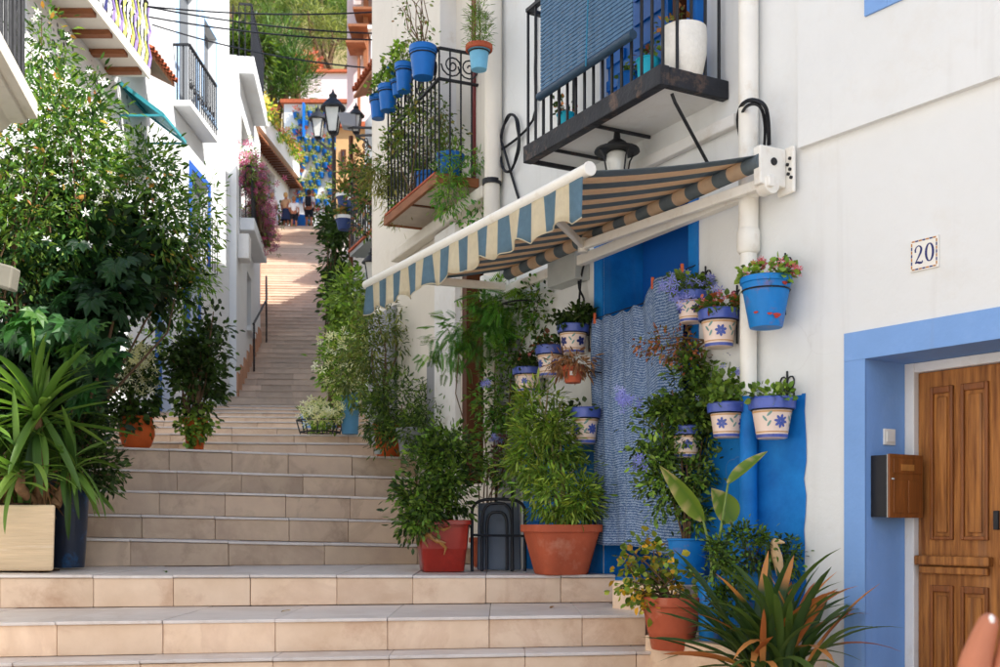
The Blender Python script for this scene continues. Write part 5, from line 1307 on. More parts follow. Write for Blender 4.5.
# --- left of the doorway
hung_pot('wall_flowerpot', 'painted cream and blue pot on bare bracket beside the curtain, left of the blue doorway', 585, 408, 444, 29, 20, FL, .12, 'ceramic', 27, G_DARK, 40, .03)
hung_pot('wall_flowerpot', 'painted cream and blue pot with dark ivy geranium below the grey meter box', 573, 325, 354, 29, 22, FL, .12, 'ceramic', 28, G_DARK, 260, .13, None, 1.3)
hung_pot('wall_flowerpot', 'painted pot with blue rim above the small brown clay pot', 550, 346, 377, 27, 20, FL, .13, 'ceramic', 29, G_DARK + [S(120, 70, 50)], 110, .06)
hung_pot('wall_flowerpot', 'wide blue-rimmed pot with dark leaves and red geranium, next to the grey dado', 528, 368, 392, 29, 22, FL, .13, 'ceramic', 30, G_DARK, 160, .09, (8, PINK), 1.1)
bt, c_, r_, h_ = hung_pot('wall_flowerpot', 'small brown clay pot with white label under dried fern', 573, 366, 383, 22, 16, FL, .24, TERRA, 31, [S(150, 104, 72), S(120, 82, 56)], 0, .05, scroll=False)
DRY = [S(150, 104, 72), S(124, 84, 58), S(172, 128, 92)]
foliage(bt, [(c_.x, c_.y, c_.z + h_ + .01, .14, .10, .05)], 420, LANCE, (.03, .07), DRY, ncl=60, rcl=.03, seed=8, droop=.7)
q = MB(); q.box(c_ + Vector((-.004, -r_ * .96, h_ * .5)), (.018, 0, 0), (0, .0015, 0), (0, 0, .012)); q.build('label', TRIM, bt)
# trailing rust plant over the curtain
tr = thing('trailing_plant', 'rusty dried trailing plant hanging over the curtain beside the plumbago', 'plant', tuple(FL.at(700, 355, .05)))
foliage(tr, [ell(668, 345, 5.75, 66, 30, .06), ell(690, 352, 5.65, 40, 36, .06)], 620, OVAL, (.018, .036), [S(150, 84, 56), S(170, 104, 70), S(110, 90, 50), S(120, 124, 60)], ncl=70, rcl=.035, seed=40, droop=.4)
stems(tr, FL.at(706, 340, .02), [P(640, 352, 5.8), P(660, 362, 5.75), P(650, 338, 5.8), P(690, 370, 5.65)], .004, .002, STEM_B, .03, 5)
pl = thing('climbing_plant', 'leafy green climber with lilac plumbago clusters in front of the curtain', 'plant', tuple(FL.at(690, 420, .03)))
fo, cc, rng = foliage(pl, [ell(690, 400, 5.6, 62, 70, .08), ell(665, 430, 5.7, 60, 60, .08), ell(700, 370, 5.6, 30, 40, .06)], 1900, OVAL, (.024, .05), G_MID + G_DARK + G_LIGHT[:1], ncl=60, rcl=.055, seed=41)
stems(pl, FL.at(700, 470, .03), [Vector(c) for c in cc[:14]] + [P(626, 402, 5.6), P(640, 462, 5.6), P(730, 362, 5.5)], .005, .002, STEM_G, .04, 6)
pts = np.concatenate([np.array(P(x, y, 5.55)) + rng.normal(size=(15, 3)) * .022 for x, y in ((628, 402), (622, 396), (682, 300), (668, 285), (730, 362), (712, 290), (640, 462))])
blossoms(pl, pts, STAR, (.018, .028), LILAC, 42)
# --- pots on the ground by the white house
t1 = thing('potted_shrub', 'round terracotta pot with yellowing ivy geranium on the stair end', 'potted plant', tuple(P(672, 649, 5.2)))
c_ = P(672, 649, 5.2); round_pot(t1, c_, .143, .098, .25, TERRA, rim=.045, rimo=.006, band=.3)
fo, cc, rng = foliage(t1, [ell(645, 575, 5.2, 60, 70, .10), ell(672, 580, 5.2, 40, 40, .08), ell(640, 600, 5.15, 30, 30, .06)], 520, ROUND, (.024, .048), G_YEL + G_MID + [S(214, 160, 50)], ncl=36, rcl=.05, seed=50)
stems(t1, c_ + Vector((0, 0, .22)), cc[:20], .006, .003, STEM_B, .04, 7)
b5 = FL.p(.37, .135, LEDGE_Z1)
t2 = thing('potted_shrub', 'blue painted pot with tall leafy canes in front of the curtain', 'potted plant', tuple(b5))
round_pot(t2, b5, .100, .086, .232, BPOT, rim=.012, rimo=.003)
fo, cc, rng = foliage(t2, [ell(678, 475, 5.6, 56, 70, .12), ell(692, 430, 5.6, 40, 60, .1), ell(662, 495, 5.6, 44, 36, .1), ell(655, 455, 5.6, 34, 24, .08), ell(704, 470, 5.58, 24, 40, .08), ell(690, 515, 5.6, 30, 40, .08)], 2300, OVAL, (.024, .048), G_MID + G_LIGHT + G_DARK, ncl=56, rcl=.066, seed=51)
stems(t2, b5 + Vector((0, 0, .2)), [P(660, 400, 5.6), P(672, 390, 5.6), P(686, 400, 5.62), P(694, 420, 5.6), P(702, 440, 5.6), P(678, 420, 5.6)], .006, .004, STEM_B, .03, 8)
# big-leaf plant (calla) in a narrow chipped blue pot
LFM = bpy.data.materials.new('large_leaf'); LFM.use_nodes = True
def blade_mat(name, c1, c2, edge=None, tip=None):
    m = leaf_mat(name, .25, .4); return m
def blade_mesh(name, L_, wd, bend, nseg=8, fold=.25, cbase=(.1, .2, .05), ctip=None, tipfrac=.8, prof=None, twist=0.0):
    """a leaf blade along +Y rising from the origin, drooping by bend; colour attribute along its length"""
    vs = []; cs = []; fs = []
    ang = 0.0; y = z = 0.0
    for i in range(nseg + 1):
        t = i / nseg
        w = wd * (prof(t) if prof else (math.sin(math.pi * min(1, t * .92 + .08)) ** .55))
        if i == nseg and not prof: w = .001
        ca, sa = math.cos(twist * t), math.sin(twist * t)
        for x, zz in ((-w / 2, w * fold * .5), (0, 0), (w / 2, w * fold * .5)):
            vs.append((x * ca - zz * sa, y, z + x * sa + zz * ca))
            c = cbase if (ctip is None or t < tipfrac) else ctip
            cs.append(c)
        ang = -bend * t; y += L_ / nseg * math.cos(ang); z += L_ / nseg * math.sin(ang)
    for i in range(nseg):
        a = i * 3; fs += [(a, a + 1, a + 4, a + 3), (a + 1, a + 2, a + 5, a + 4)]
    me = bpy.data.meshes.new(name); me.from_pydata(vs, [], fs); me.materials.append(LEAF)
    at = me.color_attributes.new('Col', 'FLOAT_COLOR', 'POINT'); at.data.foreach_set('color', np.array([(*c, 1) for c in cs], np.float32).ravel())
    me.polygons.foreach_set('use_smooth', [True] * len(fs)); me.update(); return me
def put_leaf(parent, me, p, az, el, s=1.0, roll=0.0, nm='leaf'):
    o = link_obj(nm, me, parent); o.location = Vector(p) - LOC[parent.name]
    o.rotation_mode = 'XYZ'
    m = Matrix.Rotation(az, 4, 'Z') @ Matrix.Rotation(el, 4, 'X') @ Matrix.Rotation(roll, 4, 'Y')
    o.rotation_euler = m.to_euler(); o.scale = (s, s, s); return o
c6 = P(711, 640, 5.12); c6.z = LEDGE_Z2
t3 = thing('potted_lily', 'narrow chipped blue pot with three tall broad lily leaves', 'potted plant', tuple(c6))
round_pot(t3, c6, .066, .056, .27, BPOT, rim=.02, rimo=.003)
lily = lambda t: (math.sin(math.pi * min(1, (t * .97 + .03)) ** .75)) ** .9 + .02
G1, G2, TIPB = S(126, 146, 52), S(98, 128, 46), S(196, 176, 120)
for (p0, p1, p2, wd, roll) in ((P(703, 520, 5.1), P(688, 492, 5.08), P(659, 465, 5.08), .10, .7), (P(733, 522, 5.15), P(722, 505, 5.15), P(711, 488, 5.12), .125, -.2), (P(728, 484, 5.1), P(750, 465, 5.1), P(768, 451, 5.1), .07, .9)):
    q = MB(); n_ = 10; vs = []
    ax = (p2 - p0).normalized(); sd_ = ax.cross(Vector((0, -1, 0))).normalized(); up_ = sd_.cross(ax)
    sd2 = sd_ * math.cos(roll) + up_ * math.sin(roll)
    nr = sd2.cross(ax)
    for i in range(n_ + 1):
        t = i / n_; pp = p0.lerp(p1, t).lerp(p1.lerp(p2, t), t); w_ = wd * lily(t) * (0 if i == n_ else 1) / 2
        vs += [pp - sd2 * w_ + nr * w_ * .5, pp, pp + sd2 * w_ + nr * w_ * .5]
    fs = []
    for i in range(n_): a = i * 3; fs += [(a, a + 1, a + 4, a + 3), (a + 1, a + 2, a + 5, a + 4)]
    me = bpy.data.meshes.new('leaf'); me.from_pydata([tuple(v - c6) for v in vs], [], fs); me.materials.append(LEAF)
    at = me.color_attributes.new('Col', 'FLOAT_COLOR', 'POINT')
    cs = []
    for i in range(n_ + 1):
        e = TIPB if i > n_ - 3 else G1
        cs += [(*(TIPB if i % 3 == 0 else e), 1), (*G2, 1), (*e, 1)]
    at.data.foreach_set('color', np.array(cs, np.float32).ravel()); me.polygons.foreach_set('use_smooth', [True] * len(fs)); me.update()
    link_obj('leaf', me, t3)
    q = MB(); b = c6 + Vector((random.Random(int(wd * 1e4)).uniform(-.02, .02), 0, .24)); q.tube([b, b.lerp(p0, .5) + Vector((.012, 0, .02)), p0], [.010, .008, .005], 6); q.build('stalk', M('lily_stalk', S(120, 140, 70), .5), t3, smooth=60)
# blue planter with ferny plant and figurine
c7 = P(757, 640, 5.13); c7.z = LEDGE_Z2
t4 = thing('potted_fern', 'wide chipped light blue planter with ferny trailing plant against the cobalt wall', 'potted plant', tuple(c7))
round_pot(t4, c7, .105, .09, .32, BPOT, rim=.02, rimo=.003)
fo, cc, rng = foliage(t4, [ell(745, 548, 5.05, 70, 46, .10), ell(722, 565, 5.0, 34, 60, .06), ell(785, 560, 5.1, 34, 50, .05), ell(735, 600, 4.98, 40, 30, .05)], 2600, OVAL, (.018, .034), G_MID + G_LIGHT[:1] + G_DARK, ncl=90, rcl=.035, seed=53, droop=.4)
stems(t4, c7 + Vector((0, 0, .29)), cc[:20], .003, .0015, STEM_B, .04, 9)
fgm = M('pale_clay', S(214, 176, 130), .7, .1, 20, .2, 60)
fg = thing('bird_figurine', 'small pale clay bird figurine perched in the light blue planter', 'figurine', tuple(P(776, 578, 5.0)))
def skin(name, pts, edges, mat, parent, sub=2, root=0):
    off = LOC[parent.name] if parent is not None else Vector((0, 0, 0))
    me = bpy.data.meshes.new(name); me.from_pydata([tuple(Vector(p[0]) - off) for p in pts], edges, []); me.materials.append(mat)
    o = link_obj(name, me, parent); m = o.modifiers.new('skin', 'SKIN'); m.use_smooth_shade = True
    for i, p in enumerate(pts):
        r = p[1]; me.skin_vertices[0].data[i].radius = (r, r) if not isinstance(r, tuple) else r
        me.skin_vertices[0].data[i].use_root = (i == root)
    s_ = o.modifiers.new('sub', 'SUBSURF'); s_.levels = sub; s_.render_levels = sub; return o
k = 5.0 / FPX
skin('bird', [(P(779, 577, 5.0), .010), (P(779, 567, 5.0), .022), (P(777, 556, 5.0), .027), (P(774, 547, 5.0), .022), (P(774, 540, 5.0), .023), (P(781, 542, 4.99), .010), (P(785, 543, 4.98), .004)], [(0, 1), (1, 2), (2, 3), (3, 4), (4, 5), (5, 6)], fgm, fg)
# strap-leaved plant
c8 = P(775, 700, 4.66); c8.z = LEDGE_Z3
t5 = thing('strap_leaf_plant', 'spiky strap-leaved plant with scorched brown tips in a dark blue pot', 'potted plant', tuple(c8))
round_pot(t5, c8, .15, .12, .26, M('dark_chipped_pot', S(30, 60, 96), .5, .2, 8, .2, 50, stain=(S(24, 26, 34), 7, .8)), rim=.03)
gD = S(60, 84, 44); gO = S(84, 106, 50); BR1, BR2 = S(212, 142, 80), S(186, 108, 60)
bl_ = [blade_mesh('strap_leaf', .52, .036, .6, 9, .5, gD), blade_mesh('strap_leaf', .56, .034, 1.2, 10, .5, gO), blade_mesh('strap_leaf', .5, .034, .5, 9, .5, gD, BR1, .7), blade_mesh('strap_leaf', .54, .03, 1.2, 10, .5, gO, BR2, .55), blade_mesh('strap_leaf', .46, .034, .6, 9, .6, BR1, BR2, .5, twist=.6), blade_mesh('strap_leaf', .34, .04, 2.6, 9, .3, gO, BR1, .45, twist=.4)]
rn = random.Random(12)
for i in range(104):
    az = rn.uniform(0, 2 * math.pi); el = R(rn.choice([rn.uniform(58, 89), rn.uniform(30, 75)]))
    right = math.sin(az) < -.2
    me = rn.choice(bl_[2:5] if (right and rn.random() < .45) else bl_[:2] if rn.random() < .72 else bl_)
    put_leaf(t5, me, c8 + Vector((rn.uniform(-.11, .11), rn.uniform(-.09, .09), .24 + rn.uniform(0, .04))), az, el, rn.uniform(.8, 1.28), rn.uniform(-.4, .4))
for (az, el, s) in ((R(-82), R(42), 1.15), (R(80), R(26), .95), (R(75), R(38), .95), (R(-70), R(60), 1.1)):
    put_leaf(t5, bl_[3 if az < 0 else 1], c8 + Vector((0, 0, .26)), az, el, s)

# --- pots by the lower steps
c9 = P(561, 574, 6.45)
t6 = thing('potted_bamboo', 'large square terracotta pot with tall light green bamboo-like plant', 'potted plant', tuple(c9))
round_pot(t6, c9, .195, .135, .29, TERRA, rim=.045, rimo=.012, sq=6, n=40, rot=.3)
fo, cc, rng = foliage(t6, [ell(545, 445, 6.45, 62, 76, .17), ell(562, 492, 6.4, 66, 56, .18), ell(538, 410, 6.5, 48, 40, .14), ell(558, 440, 6.4, 30, 60, .12), ell(526, 470, 6.5, 40, 60, .13), ell(584, 502, 6.3, 22, 30, .08)], 5200, LANCE, (.034, .075), G_MID + G_LIGHT + G_YEL[:1], ncl=110, rcl=.062, seed=60, droop=.35)
stems(t6, c9 + Vector((0, 0, .28)), [P(538, 395, 6.40), P(548, 390, 6.45), P(556, 410, 6.40), P(566, 430, 6.40), P(574, 470, 6.40), P(528, 440, 6.40), P(560, 405, 6.45)], .008, .005, M('cane', S(150, 136, 96), .6), .05, 10)
c10 = P(442, 571, 6.8)
t7 = thing('potted_shrub', 'red glazed square pot with gold ornament and dense green shrub', 'potted plant', tuple(c10))
round_pot(t7, c10, .160, .128, .315, REDGLAZE, rim=.03, rimo=.008, sq=9, n=48, rot=.16, band=.42)
q = MB(); gold = M('gold_ornament', S(150, 104, 48), .4, .2, 20, .2, 60, .5)

q.tube([P(425, 525, 6.625), P(430, 536, 6.615), P(437, 541, 6.615), P(446, 543, 6.615)], [.010, .016, .014, .004], 6); q.tube([P(429, 532, 6.615), P(424, 541, 6.62), P(428, 547, 6.62)], [.012, .012, .003], 6); q.tube([P(438, 540, 6.615), P(446, 548, 6.62), P(444, 555, 6.625)], [.012, .010, .003], 6); q.tube([P(436, 527, 6.615), P(444, 530, 6.612), P(451, 527, 6.615)], [.004, .011, .003], 6)
q.build('gold_ornament', gold, t7)
fo, cc, rng = foliage(t7, [ell(440, 485, 6.75, 70, 70, .2), ell(425, 500, 6.70, 50, 50, .17), ell(452, 455, 6.80, 50, 60, .17), ell(420, 520, 6.65, 30, 26, .1)], 4600, OVAL, (.028, .056), G_DARK + G_MID + G_LIGHT[:1], ncl=80, rcl=.085, seed=61, droop=.25)
stems(t7, c10 + Vector((0, 0, .3)), cc[:16], .006, .003, STEM_B, .05, 11)
# folded chair in front of a grey board
ch = thing('folded_chair', 'folded grey garden chair with black tubular arches leaning between the pots', 'chair', tuple(P(498, 572, 6.80)))
CHP = M('grey_plastic', S(92, 100, 112), .5, .06, 10, .05, 50); CHB = M('black_tube', S(26, 28, 34), .4, .1, 10)
def arch(x0, x1, y0, y1, d0, d1, rr, r=.011):
    pts = [P(x0, y1, d0)]; kx = (x1 - x0) / 2
    for kq in range(11):
        a = math.pi * kq / 10; x = (x0 + x1) / 2 - kx * math.copysign(abs(math.cos(a)) ** .6, math.cos(a)); y = y0 + rr - rr * math.sin(a) ** .8
        pts.append(P(x, y, d1))
    pts.append(P(x1, y1, d0)); return pts
q = MB(); A_, B_, C_, D_ = P(477, 570, 6.85), P(521, 570, 6.85), P(519, 503, 6.97), P(478, 503, 6.97); tq = Vector((0, .018, 0)); q.hexa([A_, B_, B_ + tq, A_ + tq], [D_, C_, C_ + tq, D_ + tq]); q.build('seat_panel', CHP, ch, bevel=.012)
for (x0, x1, y0, y1, d0, d1, rr) in ((472, 525, 499, 571, 6.77, 6.91, 14), (482, 512, 503, 571, 6.75, 6.85, 22), (487, 507, 512, 570, 6.74, 6.83, 16)):
    q = MB(); q.tube(arch(x0, x1, y0, y1, d0, d1, rr), .010, 8); q.build('tube_frame', CHB, ch, smooth=60)
q = MB(); q.tube([P(472, 535, 6.79), P(525, 536, 6.79)], .009, 6); q.build('cross_bar', CHB, ch); q = MB(); q.tube([P(512, 488, 6.85), P(513, 571, 6.75)], .009, 6); q.build('leg', CHB, ch)
# vine along the wall behind the chair
c11 = FL.p(FL.a(500) - .1, .16, -.31); c11.z = -.285
vn = thing('potted_vine', 'feathery green vine with blue flowers climbing the wall behind the folded chair', 'potted plant', tuple(c11))
round_pot(vn, c11, .11, .085, .2, TERRA)
fo, cc, rng = foliage(vn, [ell(478, 330, 7.35, 70, 50, .10), ell(450, 345, 7.45, 50, 50, .08), ell(500, 310, 7.4, 50, 40, .08), ell(525, 300, 7.2, 60, 30, .06)], 340, FROND, (.06, .13), G_FERN + G_LIGHT[:1], ncl=60, rcl=.07, seed=62, droop=.8)
foliage(vn, [ell(502, 400, 7.3, 60, 70, .1), ell(500, 450, 7.3, 44, 70, .09), ell(520, 350, 7.25, 40, 60, .08), ell(495, 300, 7.4, 70, 30, .06), ell(545, 310, 7.05, 46, 50, .06)], 2600, OVAL, (.025, .05), G_MID + G_FERN + G_DARK[:1], ncl=150, rcl=.06, seed=63, name='foliage')
stems(vn, c11 + Vector((0, 0, .18)), [P(480, 330, 7.35), P(500, 300, 7.4), P(520, 380, 7.25), P(505, 430, 7.3), P(460, 340, 7.4), P(540, 300, 7.1)], .006, .003, STEM_B, .08, 12)
rng = np.random.default_rng(5)
pts = np.concatenate([np.array(P(x, y, 7.1)) + rng.normal(size=(16, 3)) * .017 for x, y in ((496, 437), (530, 495), (484, 383))]); blossoms(vn, pts, STAR, (.014, .024), LILAC, 64)
pts = np.concatenate([np.array(P(x, y, 7.12)) + rng.normal(size=(26, 3)) * np.array([.022, .02, .045]) for x, y in ((496, 455), (503, 445), (493, 470))]); blossoms(vn, pts, OVAL, (.02, .035), [S(86, 52, 56), S(104, 66, 66)], 65, name='purple_leaves')
# lavender ring hook for cable
q = MB(); q.tube([FL.at(515, 305, .10) + Vector((FL.u.x, FL.u.y, 0)) * .17 * math.cos(t) + Vector((FL.n.x, FL.n.y, 0)) * .09 * math.sin(t) for t in [2 * math.pi * k / 18 for k in range(18)]], .007, 5, closed=True); q.tube([FL.at(515, 305, .01), FL.at(515, 305, .0101) + Vector((FL.n.x, FL.n.y, 0)) * .09 ], .006, 5)
tag(q.build('pot_ring', IRON, loc=tuple(FL.at(515, 305, .02))), 'empty black iron pot ring above the feathery vine', 'pot ring')

# --- landing, right side
c12 = P(388, 453, 9.42); c12.z = .57
t8 = thing('potted_tree', 'tall terracotta pot with slender olive-green tree against the cream house', 'potted plant', tuple(c12))
round_pot(t8, c12, .125, .095, .30, TERRA2, rim=.03)
fo, cc, rng = foliage(t8, [ell(380, 345, 9.5, 70, 70, .25), ell(365, 375, 9.6, 60, 70, .25), ell(390, 320, 9.5, 40, 40, .15), ell(360, 320, 9.7, 36, 50, .15)], 1700, LANCE, (.05, .09), [S(96, 108, 50), S(76, 96, 44), S(124, 128, 66)], ncl=120, rcl=.09, seed=70, droop=.5)
stems(t8, c12 + Vector((0, 0, .27)), [P(372, 350, 9.5), P(385, 340, 9.5), P(395, 330, 9.5), P(378, 320, 9.55), P(368, 370, 9.5)], .010, .005, STEM_B, .06, 13)
c13 = P(412, 452, 8.75); c13.z = .57
t9 = thing('potted_shrub', 'dense dark green shrub in a grey pot at the top of the lower steps', 'potted plant', tuple(c13))
round_pot(t9, c13, .12, .10, .2, GREYP)
foliage(t9, [ell(402, 405, 9.0, 64, 60, .2), ell(425, 425, 8.6, 44, 60, .18), ell(395, 435, 8.9, 50, 40, .16), ell(380, 415, 9.1, 40, 40, .15)], 3600, LANCE, (.04, .075), G_DARK + G_MID, ncl=150, rcl=.075, seed=71)
stems(t9, c13 + Vector((0, 0, .18)), [P(402, 405, 9.0), P(425, 425, 8.7), P(395, 430, 8.9)], .01, .004, STEM_B, .05, 14)
q = MB(); cst = P(378, 450, 8.95); cst.z = .575
stp = [(.032 * (1 + .15 * math.sin(3 * a)) * math.cos(a), .032 * math.sin(a)) for a in [2 * math.pi * k / 10 for k in range(10)]]
q.loft([[cst + Vector((x * s, y * s, z)) for x, y in stp] for s, z in ((.8, 0), (1, .015), (.9, .035), (.5, .047))]); tag(q.build('stone', GREYBOX, loc=tuple(cst), smooth=60), 'small pale grey stone at the foot of the tall terracotta pot', 'stone')
CRF = [S(236, 232, 190), S(244, 240, 214), S(226, 220, 160)]
c14 = P(350, 436, 11.2); c14.z = .925
t10 = thing('potted_shrub', 'tall blue pot with white flowering shrub on the landing', 'potted plant', tuple(c14))
round_pot(t10, c14, .10, .085, .42, M('faded_blue_pot', S(92, 150, 190), .5, .1, 8, .1, 50))
fo, cc, rng = foliage(t10, [ell(346, 362, 11.2, 44, 60, .22), ell(354, 385, 11.1, 34, 40, .2), ell(337, 378, 11.2, 20, 30, .15)], 1500, OVAL, (.045, .08), G_LIGHT + G_MID, ncl=90, rcl=.09, seed=72)
pts = cc[rng.integers(0, len(cc), 170)] + rng.normal(size=(170, 3)) * .06 + np.array([0, -.05, .03]); blossoms(t10, pts, STAR, (.035, .06), CRF, 73)
stems(t10, c14 + Vector((0, 0, .38)), cc[:12], .008, .004, STEM_B, .06, 15)
c15 = P(320, 437, 11.2); c15.z = .925
t11 = thing('flower_bowl', 'low black wire stand heaped with cream blossoms on the landing', 'potted plant', tuple(c15))
q = MB()
for r_, z in ((.20, .02), (.24, .14)): q.tube([c15 + Vector((r_ * math.cos(t), .16 * math.sin(t), z)) for t in [2 * math.pi * k / 16 for k in range(16)]], .008, 5, closed=True)
for k in range(8): a = 2 * math.pi * k / 8; q.tube([c15 + Vector((.20 * math.cos(a), .16 * math.sin(a), 0)), c15 + Vector((.24 * math.cos(a), .16 * math.sin(a), .14))], .007, 5)
q.build('wire_stand', IRON, t11)
fo, cc, rng = foliage(t11, [(c15.x, c15.y, c15.z + .17, .27, .18, .10)], 420, OVAL, (.04, .07), G_MID + G_LIGHT, ncl=40, rcl=.06, seed=74)
pts = cc[rng.integers(0, len(cc), 200)] + rng.normal(size=(200, 3)) * .045 + np.array([0, -.05, .04]); blossoms(t11, pts, STAR, (.03, .055), CRF, 75)
for (px, lb, mt_, r_, h_) in ((330, 'small blue pot behind the cream blossoms', BPOT2, .09, .2), (308, 'small pale blue watering pot behind the cream blossoms', M('pale_blue_pot', S(130, 170, 220), .5), .08, .16), (342, 'dark red pot beside the tall blue pot', REDGLAZE, .06, .3)):
    c_ = P(px, 430, 12.5); c_.z = 1.095
    t_ = thing('flowerpot', lb, 'flowerpot', tuple(c_)); round_pot(t_, c_, r_, r_ * .8, h_, mt_); geranium(t_, c_ + Vector((0, 0, h_)), r_, .1, 40, G_MID, px, size=(.04, .06))
# climbers on the right of the upper flight
cl1 = P(340, 400, 14); cl1.z = 1.3
t12 = thing('climbing_shrub', 'bright green climbing shrub against the white terraced house', 'shrub', tuple(cl1))
fo, cc, rng = foliage(t12, [ell(346, 335, 13.6, 30, 60, .25), ell(352, 300, 13.4, 30, 50, .25), ell(342, 285, 14, 14, 40, .2), ell(362, 330, 12.5, 30, 50, .25)], 2100, OVAL, (.06, .11), G_LIGHT + G_MID, ncl=120, rcl=.12, seed=76)
stems(t12, cl1, cc[:16], .015, .006, STEM_B, .12, 16)
cl2 = P(332, 340, 18.6); cl2.z = 2.0
t13 = thing('climbing_shrub', 'dark green climber on the low cream wall below the street lamp', 'shrub', tuple(cl2))
fo, cc, rng = foliage(t13, [ell(337, 300, 18.4, 18, 50, .25), ell(336, 255, 18.6, 20, 56, .25), ell(332, 228, 19, 18, 20, .25), ell(342, 225, 18.5, 14, 36, .2)], 1800, OVAL, (.08, .15), G_DARK, ncl=90, rcl=.14, seed=77)
stems(t13, cl2, cc[:14], .02, .008, STEM_B, .12, 17)
# small pots hanging by the trellis
for i, (px, py, lb) in enumerate(((344, 222, 'white-rimmed dark blue pot hanging on the trellis post, lower of the pair'), (353, 204, 'white-rimmed dark blue pot beside the far iron balcony'), (345, 200, 'white-rimmed dark blue pot hanging high on the trellis post'))):
    c_ = P(px, py + 8, 15.6)
    t_ = thing('hanging_pot', lb, 'flowerpot', tuple(c_), 'pots on the trellis post')
    round_pot(t_, c_, .12, .085, .19, M('navy_pot', S(44, 62, 108), .5), rim=.05, rimo=.006)
    q = MB(); q.lathe([(.131, .142), (.131, .19)], c_, 20, cap0=False, cap1=False); q.build('rim', TRIM, t_)
    geranium(t_, c_ + Vector((0, 0, .18)), .12, .16, 110, [S(150, 110, 70), S(110, 110, 60)] + G_MID, 90 + i, size=(.05, .08))
    q = MB(); q.tube([c_ + Vector((0, 0, .1)), c_ + Vector((.17, .2, .12))], .012, 5); q.build('hook', IRON, t_)
tp = thing('trellis_post', 'thin dark trellis post carrying hanging pots by the upper flight', 'post', tuple(P(350, 350, 15.85)))
q = MB(); b = P(351, 360, 15.85); q.tube([Vector((b.x, b.y, 1.6)), Vector((b.x, b.y, 5.6))], .035, 6); q.build('post', DWOOD, tp)
q = MB(); q.bar(Vector((b.x, b.y, 4.9)), Vector((b.x + .5, b.y - .9, 4.9)), .04, .04); q.build('arm', DWOOD, tp)
foliage(tp, [ell(352, 185, 15.7, 26, 40, .2), ell(358, 160, 15.6, 22, 40, .2), ell(345, 190, 15.7, 20, 24, .15)], 500, OVAL, (.06, .1), [S(170, 110, 84), S(140, 100, 70)] + G_MID, ncl=40, rcl=.1, seed=97)

# ================================================================== balcony pots (cream house)
zpt = rt2 - .19
def rail_pot(label, px, py0, py1, wpx, off, mat, seed, plant, grp='blue pots on the iron railing'):
    c = F2.at(px, py1, off); kk = c.y / FPX; h = (py1 - py0) * kk; r = wpx / 2 * kk
    t_ = thing('railing_pot', label, 'flowerpot', tuple(c), grp)
    round_pot(t_, c, r, r * .76, h, mat, rim=h * .2, rimo=.004)
    q = MB(); zr = h * .72; q.tube([c + Vector((r * .97 * math.cos(t), r * .97 * math.sin(t), zr)) for t in [2 * math.pi * k / 16 for k in range(16)]], .005, 5, closed=True)
    a0 = (Vector((c.x, c.y)) - F2.o).dot(F2.u); q.tube([c + Vector((0, 0, zr)) + Vector((-F2.n.x, -F2.n.y, 0)) * r * .95, F2.p(a0, CO, c.z + zr)], .005, 5)
    q.build('iron_ring', IRON, t_)
    top = c + Vector((0, 0, h * .95)); plant(t_, top, r, seed); return t_
def twiggy(t_, top, r, seed):
    rn = random.Random(seed); tg = [top + Vector((rn.uniform(-.16, .06), rn.uniform(-.08, .08), rn.uniform(.25, .55))) for _ in range(9)]
    stems(t_, top, tg, .005, .002, STEM_B, .05, seed)
    foliage(t_, [(top.x - .05, top.y, top.z + .25, .12, .1, .25), (top.x, top.y, top.z + .06, r, r, .06)], 240, OVAL, (.02, .04), [S(130, 100, 70)] + G_MID + [S(120, 124, 80)], ncl=40, rcl=.05, seed=seed)
def bushy(t_, top, r, seed): geranium(t_, top, r * 1.3, .16, 130, G_MID + G_LIGHT, seed, size=(.025, .045))
def conifer(t_, top, r, seed):
    foliage(t_, [(top.x, top.y, top.z + .11, .075, .075, .13), (top.x, top.y, top.z + .25, .045, .045, .12)], 900, NEEDLE, (.03, .06), G_MID + G_LIGHT[:1], ncl=60, rcl=.03, seed=seed, droop=-.4)
    stems(t_, top, [top + Vector((0, 0, .33))], .006, .003, STEM_B, .01, seed)
rail_pot('largest blue pot on the iron railing, with tall bare twigs', 423, 47, 78, 27, CO + .10, BPOT2, 101, twiggy)
rail_pot('slim blue pot next to the largest one, tall and narrow', 404, 64, 92, 18, CO + .09, BPOT2, 102, bushy)
rail_pot('small blue pot tucked behind the slim one', 395, 67, 82, 15, CO + .05, BPOT2, 103, bushy)
rail_pot('blue pot low at the corner of the railing beside the tiled eave', 388, 86, 111, 20, CO + .10, BPOT2, 104, bushy)
rail_pot('blue pot at the very end of the railing', 378, 96, 119, 17, CO + .09, BPOT2, 105, bushy)
rail_pot('blue pot half hidden under the slim one', 398, 80, 96, 14, CO + .06, BPOT2, 106, bushy)
LBP = M('light_blue_pot', S(112, 176, 206), .5, .1, 8, .1, 50)
cp = rail_pot('light blue pot with terracotta rim and small conifer above the dark red window frame', 479, 46, 70, 21, .26, LBP, 107, conifer, 'light blue railing pot')
c_ = F2.at(479, 46, .26); q = MB(); q.lathe([(.078, -.035), (.09, -.03), (.09, .0), (.082, .002)], c_, 24, cap0=False, cap1=False); q.build('rim', TERRA, cp, smooth=40)
for i, (px, py, w_, lb) in enumerate(((450, 175, 24, 'blue pot standing on the balcony floor behind the railing'), (428, 190, 22, 'second blue pot on the balcony floor in the trailing plants'))):
    c_ = F2.p(F2.a(px, .17), .17, zc + .031); t_ = thing('balcony_pot', lb, 'flowerpot', tuple(c_)); round_pot(t_, c_, .10, .08, .22, BPOT2); geranium(t_, c_ + Vector((0, 0, .2)), .11, .14, 120, G_MID, 120 + i, size=(.025, .045))
